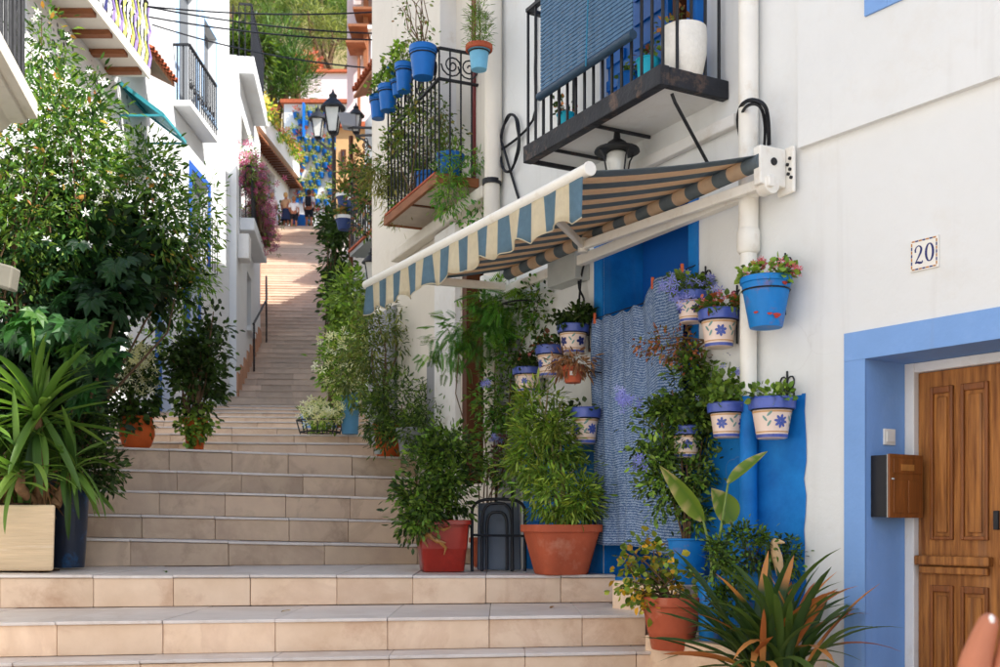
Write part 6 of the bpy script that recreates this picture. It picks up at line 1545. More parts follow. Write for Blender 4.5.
tp1 = thing('trailing_plant', 'fresh green trailing plant spilling over the near end of the wooden balcony', 'plant', tuple(F2.at(452, 170, CO + .02)))
foliage(tp1, [ell(452, 170, 7.85, 34, 30, .06), ell(448, 195, 7.8, 26, 44, .06), ell(470, 160, 7.8, 30, 20, .05)], 900, LANCE, (.03, .06), G_FERN + G_LIGHT[:2], ncl=60, rcl=.05, seed=130, droop=.7)
stems(tp1, F2.at(452, 172, CO), [P(448, 200, 7.8), P(444, 210, 7.8), P(465, 160, 7.8)], .004, .002, STEM_G, .03, 18)
tp2 = thing('trailing_plant', 'loose climbing plant woven through the balcony railing', 'plant', tuple(F2.at(415, 175, CO + .02)))
foliage(tp2, [ell(415, 130, 8.6, 46, 80, .08), ell(432, 110, 8.2, 44, 60, .06), ell(400, 160, 9.0, 40, 60, .08), ell(445, 140, 8.0, 30, 40, .05), ell(408, 200, 8.8, 30, 30, .06)], 2100, OVAL, (.025, .05), G_MID + [S(130, 120, 66), S(104, 120, 66)], ncl=90, rcl=.07, seed=131, droop=.5)
stems(tp2, F2.at(412, 190, CO), [P(415, 100, 8.6), P(432, 90, 8.2), P(400, 140, 9.0), P(445, 120, 8.0), P(425, 150, 8.4)], .004, .002, STEM_B, .06, 19)
tp3 = thing('trailing_plant', 'olive drooping cushion plant on the far corner of the wooden balcony', 'plant', tuple(F2.at(397, 205, CO + .03)))
foliage(tp3, [ell(398, 195, 9.0, 30, 50, .08), ell(385, 175, 9.1, 40, 36, .08)], 1500, NEEDLE, (.05, .1), [S(118, 120, 60), S(96, 104, 50), S(140, 134, 76)], ncl=50, rcl=.06, seed=132, droop=.9)
stems(tp3, F2.at(392, 215, CO), [P(398, 190, 9.0), P(386, 175, 9.1)], .004, .002, STEM_B, .03, 20)
tp4 = thing('trailing_plant', 'reddish rambling plant on the far scrolled balcony', 'plant', tuple(F3.at(372, 225, .4)))
foliage(tp4, [ell(372, 190, 12.6, 36, 40, .15), ell(362, 165, 12.8, 24, 30, .15), ell(384, 160, 12.2, 34, 30, .12), ell(350, 180, 13.4, 20, 30, .12), ell(365, 215, 12.8, 24, 40, .12)], 1400, OVAL, (.04, .075), [S(150, 92, 76), S(176, 120, 92)] + G_MID + G_DARK, ncl=60, rcl=.09, seed=133)
stems(tp4, F3.at(372, 232, .38), [P(372, 180, 12.6), P(362, 160, 12.8), P(384, 155, 12.2)], .006, .003, STEM_B, .05, 21)
tp5 = thing('trailing_plant', 'thin sprig growing from the cream ledge over the awning', 'plant', tuple(F2.at(470, 230, .04)))
foliage(tp5, [ell(468, 228, 7.7, 26, 22, .06), ell(480, 215, 7.7, 14, 20, .04)], 110, OVAL, (.03, .055), G_FERN + G_LIGHT[:1], ncl=16, rcl=.04, seed=134)
stems(tp5, F2.at(476, 240, .02), [P(460, 235, 7.7), P(480, 210, 7.7), P(470, 222, 7.7)], .003, .002, STEM_G, .03, 22)

# pots on the white house balcony
zf = zb0 + .076
def bpot(label, px, wpx, h, off, mat, seed, r0=.8, leaf=None, nm='balcony_pot', white=False):
    c = FL.p(FL.a(px, off), off, zf); r = wpx / 2 * c.y / FPX
    t_ = thing(nm, label, 'flowerpot', tuple(c))
    if white:
        q = MB(); q.lathe([(r * .72, 0), (r * .8, .01), (r * .97, h * .45), (r * 1.0, h * .75), (r * .97, h), (r * .9, h), (r * .88, h - .05)], c, 28, cap1=False); q.build('pot', mat, t_, smooth=40); soil_disc(t_, c, r * .9, h - .03)
    else: round_pot(t_, c, r, r * r0, h, mat, rim=.01, rimo=.002)
    if leaf: geranium(t_, c + Vector((0, 0, h)), r, .07, 70, leaf, seed, size=(.018, .034))
    return t_
bpot('large white basket-weave pot behind the dark balcony railing', 684, 46, .25, .22, M('white_weave', S(232, 228, 218), .7, .05, 40, .4, 90), 140, leaf=[S(170, 110, 60), S(130, 90, 50), S(110, 116, 56)], white=True)
bpot('turquoise pot next to the large white one on the balcony', 648, 24, .17, .28, TURQ, 141, leaf=G_MID + [S(150, 80, 60)])
bpot('turquoise pot with red-leaved plant under the end of the reed blind', 566, 19, .15, .28, TURQ, 142, leaf=G_DARK + [S(150, 50, 50), S(196, 120, 60)])
bpot('blue pot behind the turquoise one on the dark railed balcony', 628, 24, .24, .16, BPOT2, 143, leaf=G_MID)
# ================================================================== LEFT: planter with yucca, shrubs, jasmine
PLW = M('rendered_planter', S(206, 182, 150), .8, .1, 5, .5, 12, .15, stretch=(.6, .6, 9), stain=(S(226, 214, 196), 4, .5))
pz = -.262; px0, px1, pd0, pd1 = -3.25, -2.53, 6.27, 6.72
yu = thing('yucca_planter', 'long sandy rendered planter holding a big yucla'.replace('yucla', 'yucca'), 'planter', ((px0 + px1) / 2, 6.5, pz - .02))
q = MB(); zt = .115
pd1 = 6.62; sh = -.17
b4 = [(px0, pd0, pz), (px1 - .015, pd0, pz), (px1 - .015 + sh, pd1, pz), (px0 + sh, pd1, pz)]; t4 = [(px0, pd0 - .01, zt), (px1, pd0 - .01, zt), (px1 + sh, pd1 + .01, zt), (px0 + sh, pd1 + .01, zt)]
q.hexa([Vector(v) for v in b4], [Vector(v) for v in t4]); q.build('trough', PLW, yu, bevel=.012)
q = MB(); q.abox(px0 + .03, px1 - .2, pd0 + .03, pd1 - .03, zt + .001, zt + .012); q.build('soil', SOIL, yu)
for x in (px0 + .12, px1 - .16): q = MB(); q.abox(x - .06, x + .06, pd0 + .02, pd1 - .05, pz - .022, pz - .001); q.build('foot', SOIL, yu)
YG = [S(84, 116, 48), S(100, 132, 56), S(122, 150, 70), S(64, 94, 40)]
ym = [blade_mesh('yucca_leaf', L_, w_, b_, 10, .45, c_) for L_, w_, b_, c_ in ((.58, .054, .2, YG[0]), (.6, .052, .7, YG[1]), (.5, .052, 1.4, YG[2]), (.56, .05, .1, YG[1]), (.58, .054, 1.0, YG[3]), (.48, .048, .35, YG[2]))]
rn = random.Random(31)
heads = ((P(38, 415, 6.45), 64, 1.0), (P(72, 466, 6.55), 48, .72), (P(-25, 440, 6.45), 40, .95), (P(20, 470, 6.30), 34, .8))
for hc_, nl, s_ in heads:
    for i in range(nl):
        az = rn.uniform(0, 2 * math.pi); el = R(rn.uniform(-65, 88)); me = ym[rn.randrange(6)] if el > .1 else ym[rn.choice((0, 1, 4, 5))]
        put_leaf(yu, me, hc_ + Vector((rn.uniform(-.02, .02), rn.uniform(-.02, .02), rn.uniform(-.08, .05))), az, el, s_ * rn.uniform(.75, 1.05), rn.uniform(-.3, .3))
for hc_, nl, s_ in heads:
    q = MB(); q.tube([Vector((min(hc_.x, px1 - .1), 6.5, zt)), Vector((hc_.x * .5 + min(hc_.x, px1 - .1) * .5, hc_.y, (zt + hc_.z) / 2)), hc_], [.036, .032, .028], 8)
    q.build('trunk', M('fibrous_trunk', S(140, 106, 76), .9, .25, 20, .6, 40), yu, smooth=50)
foliage(yu, [ell(22, 488, 6.5, 60, 26, .05)], 160, NEEDLE, (.08, .15), [S(170, 128, 92), S(140, 104, 74)], ncl=20, rcl=.04, seed=200, droop=1.6, name='dry_leaves')
# dark blue pot with shrub behind the planter
c_ = Vector((-2.66, 6.78, pz))
dbp = thing('potted_shrub', 'tall dark blue glazed pot with dark shrub behind the sandy planter', 'potted plant', tuple(c_))
round_pot(dbp, c_, .13, .095, .58, M('dark_blue_glaze', S(34, 44, 62), .3, .2, 6, .05, 40, .5, stain=(S(24, 110, 170), 6, .9)), rim=.05)
fo, cc, rng = foliage(dbp, [ell(98, 470, 6.85, 46, 50, .15), ell(80, 430, 6.9, 50, 50, .15)], 1300, OVAL, (.035, .06), G_DARK, ncl=70, rcl=.07, seed=201)
stems(dbp, c_ + Vector((0, 0, .55)), cc[:10], .008, .004, STEM_B, .04, 31)
# fatsia: big palmate leaves, each a leaf of its own, over a darker mass
fb = Vector((-3.0, 7.0, -.26))
fa = thing('fatsia_shrub', 'broad shrub with glossy hand-shaped leaves above the yucca', 'shrub', tuple(fb))
def palm_mesh(name, col, s, wd):
    V, C, tp, N_ = scatter(T_palm(8, wd), [(0, 0, 0)], [(0, 1, 0)], [(0, 0, 1)], [s], [col])
    me = bpy.data.meshes.new(name); me.from_pydata([tuple(v) for v in V], [], [tuple(f) for f in tp[1]]); me.materials.append(LEAF)
    at = me.color_attributes.new('Col', 'FLOAT_COLOR', 'POINT'); at.data.foreach_set('color', np.concatenate([C, np.ones((len(C), 1))], 1).astype(np.float32).ravel()); me.update(); return me
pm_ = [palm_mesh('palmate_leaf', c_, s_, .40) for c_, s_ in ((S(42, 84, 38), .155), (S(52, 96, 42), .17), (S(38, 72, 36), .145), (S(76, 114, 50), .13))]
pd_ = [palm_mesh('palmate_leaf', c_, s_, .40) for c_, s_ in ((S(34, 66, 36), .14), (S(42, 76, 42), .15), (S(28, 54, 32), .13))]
rn = random.Random(33)
for i in range(46):
    px = rn.uniform(-5, 122); py = 300 + rn.uniform(0, 40) + (px / 122) * 28
    put_leaf(fa, rn.choice(pm_), P(px, py, rn.uniform(6.35, 6.75)), rn.uniform(R(100), R(260)), R(rn.uniform(-70, -10)), rn.uniform(.8, 1.1), rn.uniform(-.4, .4), 'palmate_leaf')
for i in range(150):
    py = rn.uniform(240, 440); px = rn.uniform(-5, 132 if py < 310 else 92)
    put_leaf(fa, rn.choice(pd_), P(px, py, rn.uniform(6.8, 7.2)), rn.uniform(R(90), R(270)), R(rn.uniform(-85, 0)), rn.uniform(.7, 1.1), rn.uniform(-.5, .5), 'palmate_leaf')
for (px, py) in ((84, 390), (90, 384), (80, 397), (86, 402)): put_leaf(fa, pm_[0], P(px, py, 6.6), rn.uniform(R(120), R(240)), R(-50), .9, 0, 'palmate_leaf')
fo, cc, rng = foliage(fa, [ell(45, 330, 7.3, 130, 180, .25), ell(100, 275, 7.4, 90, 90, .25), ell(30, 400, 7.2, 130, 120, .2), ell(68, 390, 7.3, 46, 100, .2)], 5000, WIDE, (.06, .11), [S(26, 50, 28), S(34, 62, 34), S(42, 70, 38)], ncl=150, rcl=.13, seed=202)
stems(fa, fb, cc[:14], .02, .008, STEM_B, .1, 33)
# jasmine climbing over the left side
jb = Vector((-3.35, 7.6, -.2))
ja = thing('jasmine_climber', 'huge jasmine climber covered in white star flowers beneath the moulded balcony', 'climber', tuple(jb))
JB = [ell(60, 190, 7.3, 130, 190, .4), ell(130, 210, 7.9, 110, 140, .4), ell(175, 235, 8.6, 66, 90, .35), ell(78, 125, 7.8, 80, 100, .3), ell(48, 55, 7.9, 34, 100, .2), ell(20, 240, 7.0, 60, 120, .3), ell(180, 290, 8.8, 36, 60, .25), ell(142, 165, 8.2, 50, 70, .25), ell(40, 130, 7.5, 80, 130, .3)]
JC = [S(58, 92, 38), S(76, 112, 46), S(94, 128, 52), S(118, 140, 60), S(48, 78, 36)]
fo, cc, rng = foliage(ja, JB, 11500, T_oval(.3, .04), (.042, .08), JC, ncl=620, rcl=.12, seed=203, droop=.25, surf=.6, gain=1.12)
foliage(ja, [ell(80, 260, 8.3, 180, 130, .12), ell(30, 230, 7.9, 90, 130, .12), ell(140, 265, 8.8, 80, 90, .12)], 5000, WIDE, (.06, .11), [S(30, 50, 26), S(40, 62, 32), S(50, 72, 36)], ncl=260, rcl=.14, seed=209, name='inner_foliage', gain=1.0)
foliage(ja, JB, 220, OVAL, (.04, .07), [S(196, 140, 70), S(170, 110, 60), S(206, 170, 90)], ncl=120, rcl=.12, seed=204, name='dead_leaves')
stems(ja, jb, cc[rng.integers(0, len(cc), 46)], .016, .003, STEM_B, .25, 34, n=5)
n = 120; pts = cc[rng.integers(0, len(cc), n)]; kx = (pts[:, 0] / pts[:, 1] * FPX + 500); ky = 525 - pts[:, 2] / pts[:, 1] * FPX
keep = (kx < 165) & (rng.uniform(0, 1, n) < np.where(ky < 200, .95, .5)); pts = pts[keep] + rng.normal(size=(keep.sum(), 3)) * .07; pts[:, 1] -= .12
blossoms(ja, pts, T_star(5, .34), (.024, .038), [S(250, 248, 244)], 205, face=(.3, -1, .3))
clus = cc[(cc[:, 2] / cc[:, 1] * FPX > 290) & (cc[:, 0] / cc[:, 1] * FPX < -380)]
if len(clus):
    pts = clus[rng.integers(0, len(clus), 70)] + rng.normal(size=(70, 3)) * .05; pts[:, 1] -= .1; blossoms(ja, pts, T_star(5, .34), (.022, .036), [S(250, 248, 244)], 206, face=(.4, -1, .4))
# sprigs hanging to the right
foliage(ja, [ell(205, 215, 8.9, 30, 70, .2), ell(200, 270, 9.0, 26, 60, .2), ell(165, 330, 9.2, 40, 50, .2), ell(190, 195, 8.8, 26, 30, .2)], 700, T_oval(.3, .04), (.045, .08), JC[1:4], ncl=70, rcl=.10, seed=207, droop=.5, gain=1.3)

# pots on the landing, left side
c_ = P(137, 452, 8.72); c_.z = .60
t_ = thing('potted_shrub', 'rounded orange clay jar with white-flowered dark shrub at the head of the steps', 'potted plant', tuple(c_))
bowl_shape(t_, c_, [(.08, 0), (.11, .03), (.137, .11), (.135, .17), (.115, .215), (.112, .235), (.122, .25), (.118, .258), (.10, .255), (.095, .2)], TERRA2); soil_disc(t_, c_, .1, .23)
fo, cc, rng = foliage(t_, [ell(130, 395, 8.75, 52, 50, .18), ell(122, 415, 8.65, 44, 36, .15), ell(138, 370, 8.75, 36, 36, .14)], 1500, WIDE, (.04, .07), G_DARK + G_MID[:1], ncl=80, rcl=.08, seed=210)
top = cc[cc[:, 2] > np.median(cc[:, 2])]; pts = top[rng.integers(0, len(top), 320)] + rng.normal(size=(320, 3)) * .05 + np.array([0, -.08, .04]); blossoms(t_, pts, STAR, (.022, .042), CRF, 211)
stems(t_, c_ + Vector((0, 0, .22)), cc[:10], .008, .004, STEM_B, .04, 35)
c_ = P(195, 455, 8.8); c_.z = .60
t_ = thing('potted_shrub', 'slim orange clay pot with tall dark shrub, yellow-green at its foot', 'potted plant', tuple(c_))
round_pot(t_, c_, .092, .066, .25, TERRA2, rim=.03)
fo, cc, rng = foliage(t_, [ell(197, 385, 8.85, 50, 66, .18), ell(207, 350, 8.95, 42, 50, .16), ell(188, 360, 8.85, 34, 44, .14), ell(217, 325, 8.95, 22, 34, .1)], 2000, WIDE, (.04, .075), G_DARK, ncl=100, rcl=.085, seed=212)
foliage(t_, [ell(195, 415, 8.75, 44, 34, .16), ell(187, 432, 8.70, 20, 24, .08)], 420, ROUND, (.03, .055), G_LIGHT + G_MID, ncl=34, rcl=.06, seed=213, name='creeper')
stems(t_, c_ + Vector((0, 0, .22)), cc[:14], .009, .004, STEM_B, .05, 36)
# bougainvillea
zB_ = 5.68
bg_ = thing('bougainvillea', 'pink bougainvillea spilling over the white balcony beside the upper flight', 'climber', tuple(FD.p(1.5, .3, zB_)))
blb = []
for i in range(8):
    d = 20.3 + i * .31; p = FD.p(dl(FD, d), .24 - (.12 if i < 2 else 0), zB_ + .62 - i * .05 + (.35 if i < 3 else 0)); blb.append((p.x, p.y, p.z, .08, .2, .30))
fo, cc, rng = foliage(bg_, blb, 1500, OVAL, (.06, .1), G_MID + G_LIGHT[:1], ncl=90, rcl=.13, seed=220, droop=.5)
pts = cc[rng.integers(0, len(cc), 1500)] + rng.normal(size=(1500, 3)) * .13; blossoms(bg_, pts, STAR, (.045, .08), [S(184, 84, 124), S(164, 70, 112), S(200, 110, 142), S(140, 76, 120), S(120, 130, 70)], 221, face=(.5, -1, .3))
stems(bg_, FD.p(1.5, .3, zB_), cc[:16], .012, .005, STEM_B, .1, 37)
q = MB(); pc = FD.p(dl(FD, 22.75), .16, 5.681); tq_ = thing('balcony_pot', 'turquoise pot at the far corner of the bougainvillea balcony', 'flowerpot', tuple(pc)); round_pot(tq_, pc, .12, .09, .22, TURQ, rim=.04)

# ================================================================== top of the stairs: blue pots, people, terrace flowers
DW = 54.38
proto = thing('blue_wall_pot', 'small blue flowerpot with yellow-green plant on the white end wall', 'flowerpot', (0, 0, 0), 'blue pots on the end wall')
round_pot(proto, (0, 0, 0), .15, .11, .26, BPOT2, rim=.06, n=12)
foliage(proto, [(0, -.03, .36, .2, .16, .15)], 80, OVAL, (.08, .14), [S(206, 190, 80), S(130, 150, 70), S(100, 130, 60)], ncl=12, rcl=.06, seed=230)
proto2 = thing('blue_wall_pot', 'small blue flowerpot with pink geraniums on the white end wall', 'flowerpot', (0, 0, 0), 'blue pots on the end wall')
round_pot(proto2, (0, 0, 0), .15, .11, .26, BPOT2, rim=.06, n=12)
foliage(proto2, [(0, -.03, .36, .2, .16, .15)], 70, OVAL, (.08, .14), [S(206, 96, 110), S(190, 80, 60), S(110, 140, 66)], ncl=12, rcl=.06, seed=231)
rn = random.Random(44); first = [True, True]; cnt = 0
for row in range(11):
    for col_ in range(6):
        px = 296 + col_ * 7.6 + (row % 2) * 3.5 + rn.uniform(-1, 1); py = 118 + row * 8.6 + rn.uniform(-1.5, 1.5)
        if px > 343 or rn.random() < .12: continue
        w_ = 1 if rn.random() < .2 else 0; pr = (proto, proto2)[w_]
        if first[w_]: o = pr; first[w_] = False
        else: o = copy_tree(pr)
        p = P(px, py, DW); o.location = p; o.scale = (1, 1, 1)
# people
def body(nm, label, px, d, z, h, face, shirt, legs_c, pose=0, hair=S(60, 44, 34), skirt=None, bag=None, long=None):
    x = (px - 500) / FPX * d; B = Vector((x, d, z)); k = h / 1.75
    t_ = thing('person', label, 'person', tuple(B)); ca, sa = math.cos(face), math.sin(face)
    def J(a, b, c): return B + Vector((a * ca - b * sa, a * sa + b * ca, c)) * k
    sk = [(J(0, 0, .95), .13), (J(0, .01, 1.15), .125), (J(0, .0, 1.36), .13), (J(0, 0, 1.47), .055), (J(0, -.02, 1.58), .085), (J(0, -.01, 1.68), .085),
          (J(.17, 0, 1.38), .06), (J(.24, .02, 1.12), .045), (J(.22, -.08 - .1 * pose, .90 + .15 * pose), .036), (J(.21, -.12 - .12 * pose, .82 + .2 * pose), .035),
          (J(-.17, 0, 1.38), .06), (J(-.24, .02, 1.12), .045), (J(-.23, -.05, .88), .036), (J(-.23, -.07, .79), .035),
          (J(.09, 0, .88), .09), (J(.10, -.03 + .05 * pose, .48), .06), (J(.11, .0 + .1 * pose, .09), .042), (J(.11, -.12 + .1 * pose, .045), .035),
          (J(-.09, 0, .88), .09), (J(-.10, -.02, .48), .06), (J(-.11, .02, .09), .042), (J(-.11, -.11, .045), .035)]
    ed = [(0, 1), (1, 2), (2, 3), (3, 4), (4, 5), (2, 6), (6, 7), (7, 8), (8, 9), (2, 10), (10, 11), (11, 12), (12, 13), (0, 14), (14, 15), (15, 16), (16, 17), (0, 18), (18, 19), (19, 20), (20, 21)]
    skin('body', [(p, r * k) for p, r in sk], ed, SKIN, t_, 1)
    sh_ = skin('shirt', [(J(0, 0, .93), .155 * k), (J(0, .01, 1.15), .15 * k), (J(0, 0, 1.36), .15 * k), (J(.18, 0, 1.39), .085 * k), (J(.235, .015, 1.18), .075 * k), (J(-.18, 0, 1.39), .085 * k), (J(-.235, .015, 1.18), .075 * k)], [(0, 1), (1, 2), (2, 3), (3, 4), (2, 5), (5, 6)], shirt, t_, 1)
    if skirt or long:
        lo = .12 if long else .45
        q = MB(); q.lathe([((.30 if long else .26) * k, lo * k), (.20 * k, .7 * k), (.165 * k, .98 * k)], B, 14); q.build('skirt', skirt or long, t_, smooth=60)
    else:
        skin('shorts', [(J(0, 0, .95), .16 * k), (J(.095, 0, .85), .12 * k), (J(.105, -.02, .52), .10 * k), (J(-.095, 0, .85), .12 * k), (J(-.105, -.02, .52), .10 * k)], [(0, 1), (1, 2), (0, 3), (3, 4)], legs_c, t_, 1)
    q = MB(); c_ = J(0, .02, 1.66); q.lathe([(.05 * k, -.14 * k), (.10 * k, -.06 * k), (.105 * k, .03 * k), (.07 * k, .10 * k), (.01, .125 * k)], c_, 12); q.build('hair', M('hair_%d' % int(px), hair, .7), t_, smooth=60)
    for sx in (.11, -.11): q = MB(); c_ = J(sx, -.05 + (.1 * pose if sx > 0 else 0), .03); q.box(c_, Vector((.045 * ca, .045 * sa, 0)), Vector((-.12 * sa, .12 * ca, 0)), (0, 0, .03)); q.build('shoe', M('shoe', S(90, 80, 76), .7), t_, bevel=.02)
    if bag is not None:
        q = MB(); c_ = J(0, .2, 1.2); q.box(c_, Vector((.14 * ca, .14 * sa, 0)), Vector((-.09 * sa, .09 * ca, 0)), (0, 0, .22)); q.build('backpack', bag, t_, bevel=.06)
    return t_
BLK = M('black_cloth', S(34, 36, 44), .9); WSH = M('white_cloth', S(226, 224, 222), .9); PNK = M('pink_cloth', S(226, 196, 190), .9); NVY = M('navy_cloth', S(44, 54, 84), .9); TANC = M('tan_cloth', S(206, 160, 120), .9)
zt_ = FLZ0 + (FN - 1) * FH
body('p', 'person in white shirt and black shorts carrying a black backpack', 309, 50.25, zt_, 1.8, math.pi, WSH, BLK, 0, bag=BLK)
body('p', 'person in white top and black shorts climbing the last steps', 294, 49.3, FLZ0 + 65 * FH, 1.55, math.pi, WSH, BLK, 1, hair=S(150, 100, 60))
body('p', 'person in tan top and short navy skirt at the stair top', 286, 50.3, zt_, 1.68, math.pi - .4, TANC, NVY, 0, hair=S(206, 160, 100), skirt=NVY)
body('p', 'person in long pale pink dress at the stair top', 272, 50.3, zt_, 1.68, math.pi + .5, PNK, PNK, 0, hair=S(190, 150, 110), long=PNK)
tb = P(300, 215, 52.5)
q = MB(); q.lathe([(.42, 0), (.45, .05), (.5, 1.2), (.46, 1.2), (.44, 1.1)], (tb.x, tb.y, zt_), 18, cap1=False); tag(q.build('barrel', BPOT2, loc=(tb.x, tb.y, zt_), smooth=40), 'large blue barrel planter behind the people', 'barrel')
for i, (px, w_, lb, cl_) in enumerate(((320, 26, 'leafy green bush with red flowers beside the person with the backpack', [S(196, 60, 60), S(210, 100, 110)]), (282, 20, 'low green bush at the stair top behind the person in the pink dress', [S(210, 120, 100)]))):
    c_ = P(px, 225, 51.5); c_.z = zt_; t_ = thing('flower_bush', lb, 'bush', tuple(c_))
    fo, cc, rng = foliage(t_, [(c_.x, c_.y, zt_ + .7, w_ / 2 * .047, .5, .8)], 500, OVAL, (.12, .22), G_MID + G_DARK, ncl=50, rcl=.25, seed=240 + i)
    blossoms(t_, cc[rng.integers(0, len(cc), 50)], STAR, (.09, .14), cl_, 245 + i); stems(t_, c_, cc[:8], .03, .01, STEM_B, .1, 38)
tfz = thing('terrace_flowers', 'yellow and green flowering plants along the far terrace parapet', 'plants', tuple(F6.p(3, .3, 17.9)))
blb = []
for i in range(14): p = F6.p(.3 + i * .62, .45, 18.05 + .12 * math.sin(i * 1.7)); blb.append((p.x, p.y, p.z, .4, .4, .32))
fo, cc, rng = foliage(tfz, blb, 1400, OVAL, (.12, .24), G_LIGHT + [S(220, 190, 80), S(200, 176, 70)], ncl=110, rcl=.2, seed=250, droop=.4)
blossoms(tfz, cc[rng.integers(0, len(cc), 70)] + np.array([.2, -.2, .1]), STAR, (.12, .2), [S(210, 90, 100), S(230, 200, 90)], 251)
# candelabra tree beside the terrace
cb = P(283, 115, 58); cb.z = 14
ct_ = thing('candelabra_tree', 'dark green candelabra tree rising behind the far terrace', 'tree', tuple(cb))
ctop = [P(x, y, 58) for x, y in ((272, 60), (280, 40), (288, 52), (295, 66), (284, 75), (276, 85), (293, 82), (268, 78), (299, 78))]
stems(ct_, cb, ctop, .28, .1, STEM_B, .5, 39, name='trunk')
foliage(ct_, [(p.x, p.y, p.z, .75, .8, 1.3) for p in ctop], 5200, NEEDLE, (.3, .6), [S(58, 88, 40), S(74, 104, 48), S(92, 120, 58)], ncl=170, rcl=.4, seed=252, droop=-.8, name='crown')
# tree behind the roof terrace
rb = P(246, 60, 40); rb.z = 10
rt_ = thing('leafy_tree', 'rounded green tree behind the white roof terrace', 'tree', tuple(rb))
fo, cc, rng = foliage(rt_, [ell(246, 52, 40, 40, 46, 1.0), ell(236, 60, 40, 30, 30, .8)], 2600, OVAL, (.18, .32), G_DARK + G_MID, ncl=90, rcl=.4, seed=253, name='crown', gain=1.0)
stems(rt_, rb, cc[:14], .14, .04, STEM_B, .3, 40, name='trunk')

# ================================================================== hillside pines
def pine_proto(seed, cols, h=7.0):
    t_ = thing('pine_tree', 'rounded green pine on the sunny hillside behind the houses', 'tree', (0, 0, 0), 'pines on the hillside'); rg = random.Random(seed)
    bl = [(rg.uniform(-1.8, 1.8), rg.uniform(-1.5, 1.5), h * .62 + rg.uniform(-1.4, 1.6), rg.uniform(1.2, 1.9), rg.uniform(1.2, 1.8), rg.uniform(.8, 1.3)) for _ in range(7)]
    stems(t_, (0, 0, -.8), [Vector(b[:3]) for b in bl], .22, .06, STEM_B, .5, seed, name='trunk')
    foliage(t_, bl, 2600, NEEDLE, (.35, .7), cols, ncl=150, rcl=.5, seed=seed, droop=-.3, name='crown', gain=1.1); return t_
protos = [pine_proto(301, [S(96, 120, 56), S(118, 138, 66), S(78, 100, 48)]), pine_proto(302, [S(70, 94, 48), S(90, 112, 54), S(56, 78, 40)], 8.0), pine_proto(303, [S(130, 138, 80), S(112, 122, 70), S(148, 150, 92)], 5.5)]
rn = random.Random(55); spots = []
for i in range(64):
    d = rn.uniform(95, 225); px = rn.uniform(215, 372); x = (px - 500) / FPX * d
    if all((x - a) ** 2 + (d - b) ** 2 > 9 for a, b in spots): spots.append((x, d))
for i, (x, y) in enumerate(spots):
    pr = protos[i % 3]; o = pr if i < 3 else copy_tree(pr)
    o.location = (x, y, prof(y) - .6 + 3.0 * math.sin(x * .04 + y * .03)); o.rotation_euler = (0, 0, rn.uniform(0, 6.28)); s_ = rn.uniform(.8, 1.25); o.scale = (s_, s_, s_)
sb = thing('red_flower_bush', 'red flowering bush on the slope above the pale rear house', 'bush', tuple(P(311, 72, 85)))
fo, cc, rng = foliage(sb, [ell(311, 66, 85, 20, 16, .8)], 500, OVAL, (.25, .45), [S(190, 90, 84), S(206, 120, 110), S(150, 100, 80)], ncl=40, rcl=.4, seed=254)
stems(sb, P(311, 80, 85), cc[:5], .08, .03, STEM_B, .2, 41)

# ================================================================== passer-by whose raised hand enters the frame
def HP(px, py, d): return P(px, py, d)
pb_ = Vector((1.42, 1.95, -1.45))
pn = thing('person', 'passer-by with a bare arm raised, only the hand in view before the wooden door', 'person', tuple(pb_))
wr = HP(1003, 712, 1.62); kn = HP(1024, 640, 1.58); el_ = Vector((.93, 1.80, -.52)); shd = Vector((1.20, 1.95, -.12))
B = pb_
pts = [(B + Vector((0, 0, .95)), .15), (B + Vector((0, 0, 1.18)), .14), (B + Vector((0, 0, 1.36)), .15), (B + Vector((0, 0, 1.47)), .06), (B + Vector((-.02, -.02, 1.58)), .095), (B + Vector((-.02, -.01, 1.68)), .085),
       (shd, .065), (el_, .046), (wr.lerp(el_, .12), (.032, .027)), (wr, (.034, .026)), (wr.lerp(kn, .5), (.042, .022)), (kn, (.040, .019)),
       (B + Vector((.2, 0, 1.36)), .06), (B + Vector((.27, .02, 1.08)), .045), (B + Vector((.26, -.06, .84)), .035), (B + Vector((.26, -.08, .74)), .035),
       (B + Vector((.09, 0, .86)), .10), (B + Vector((.1, -.01, .48)), .065), (B + Vector((.1, .02, .09)), .045), (B + Vector((.1, -.13, .04)), .035),
       (B + Vector((-.09, 0, .86)), .10), (B + Vector((-.1, -.01, .48)), .065), (B + Vector((-.1, .02, .09)), .045), (B + Vector((-.1, -.13, .04)), .035)]
ed = [(0, 1), (1, 2), (2, 3), (3, 4), (4, 5), (2, 6), (6, 7), (7, 8), (8, 9), (9, 10), (10, 11), (2, 12), (12, 13), (13, 14), (14, 15), (0, 16), (16, 17), (17, 18), (18, 19), (0, 20), (20, 21), (21, 22), (22, 23)]
# fingers grow from the knuckles, the thumb from the side of the palm near the wrist
hd = (kn - wr).normalized(); side = hd.cross(Vector((0, -1, 0))).normalized()
for i, (o_, L_) in enumerate(((-.030, .072), (-.010, .080), (.011, .074), (.030, .058))):
    b0 = kn + side * o_ * .8; cur = Vector((.35, .55, 0)); n0 = len(pts)
    p1 = b0 + hd * L_ * .45 + cur * .006; p2 = p1 + hd * L_ * .28 + cur * .026; p3 = p2 + hd * L_ * .08 + cur * .030
    for p, r in ((b0 + hd * .012, .0105), (p1, .0095), (p2, .0088), (p3, .0075)): pts.append((p, r))
    ed += [(11, n0), (n0, n0 + 1), (n0 + 1, n0 + 2), (n0 + 2, n0 + 3)]
n0 = len(pts); tb0 = wr.lerp(kn, .3) - side * .035
for p, r in ((HP(968, 700, 1.6), .030), (HP(977, 656, 1.59), .023), (HP(992, 612, 1.58), .013)): pts.append((p, r))
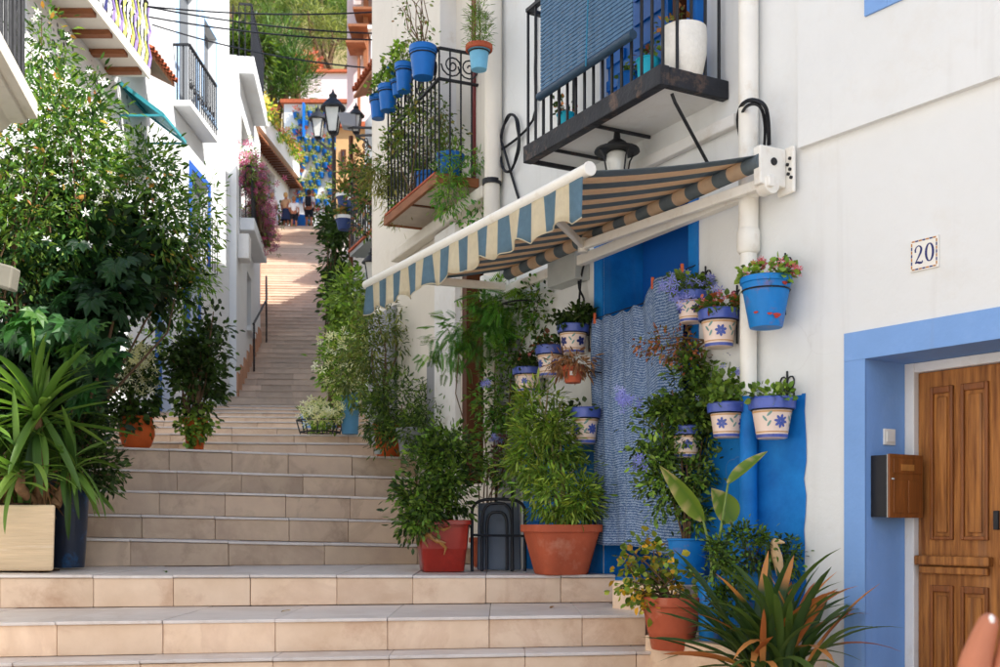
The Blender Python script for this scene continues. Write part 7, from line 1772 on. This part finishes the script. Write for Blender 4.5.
ed += [(10, n0), (n0, n0 + 1), (n0 + 1, n0 + 2)]
skin('body', pts, ed, SKIN, pn, 2)
skin('shirt', [(B + Vector((0, 0, .92)), .175), (B + Vector((0, 0, 1.18)), .165), (B + Vector((0, 0, 1.36)), .17), (shd, .09), (shd.lerp(el_, .35), .075), (B + Vector((.2, 0, 1.37)), .085), (B + Vector((.25, .01, 1.2)), .075)], [(0, 1), (1, 2), (2, 3), (3, 4), (2, 5), (5, 6)], WSH, pn, 2)
skin('trousers', [(B + Vector((0, 0, .94)), .18), (B + Vector((.095, 0, .84)), .125), (B + Vector((.1, 0, .48)), .095), (B + Vector((.1, .02, .12)), .08), (B + Vector((-.095, 0, .84)), .125), (B + Vector((-.1, 0, .48)), .095), (B + Vector((-.1, .02, .12)), .08)], [(0, 1), (1, 2), (2, 3), (0, 4), (4, 5), (5, 6)], NVY, pn, 2)
q = MB(); q.lathe([(.06, -.2), (.11, -.08), (.118, .03), (.08, .11), (.01, .14)], B + Vector((-.02, .02, 1.66)), 16); q.build('hair', M('brown_hair', S(84, 58, 40), .7), pn, smooth=60)
NAIL = M('white_nail', S(238, 226, 220), .25)
q = MB(); pe = pts[n0 + 2][0]; q.lathe([(.002, 0), (.0048, .003), (.0045, .010), (.0015, .014)], pe + Vector((-.004, -.007, -.017)), 10); q.build('nail', NAIL, pn, smooth=60)

# a few fallen leaves on the steps
flm = [blade_mesh('fallen_leaf', .06, .025, .5, 4, .3, c_) for c_ in (S(96, 130, 60), S(176, 140, 80), S(150, 110, 70))]
LBL = ['green fallen leaf sprig on the step by the sandy planter', 'dry fallen leaf on the wide lower tread', 'curled brown leaf on the wide lower tread near the blue door step', 'small dead leaf on the tread below the red pot', 'dry leaf in the corner by the round terracotta pot']
for i, (px, X, ln_, mi) in enumerate(((0, -1.98, 2, 0), (0, -1.1, 1, 1), (0, .3, 1, 2), (0, -.35, 2, 1), (0, .62, 1, 2))):
    v = LN[ln_](X); o = link_obj('fallen_leaf', flm[mi], None, (X, v.y + .35 + .08 * i, v.z + .006)); o.rotation_euler = (0, 0, i * 1.3); tag(o, LBL[i], 'leaf')
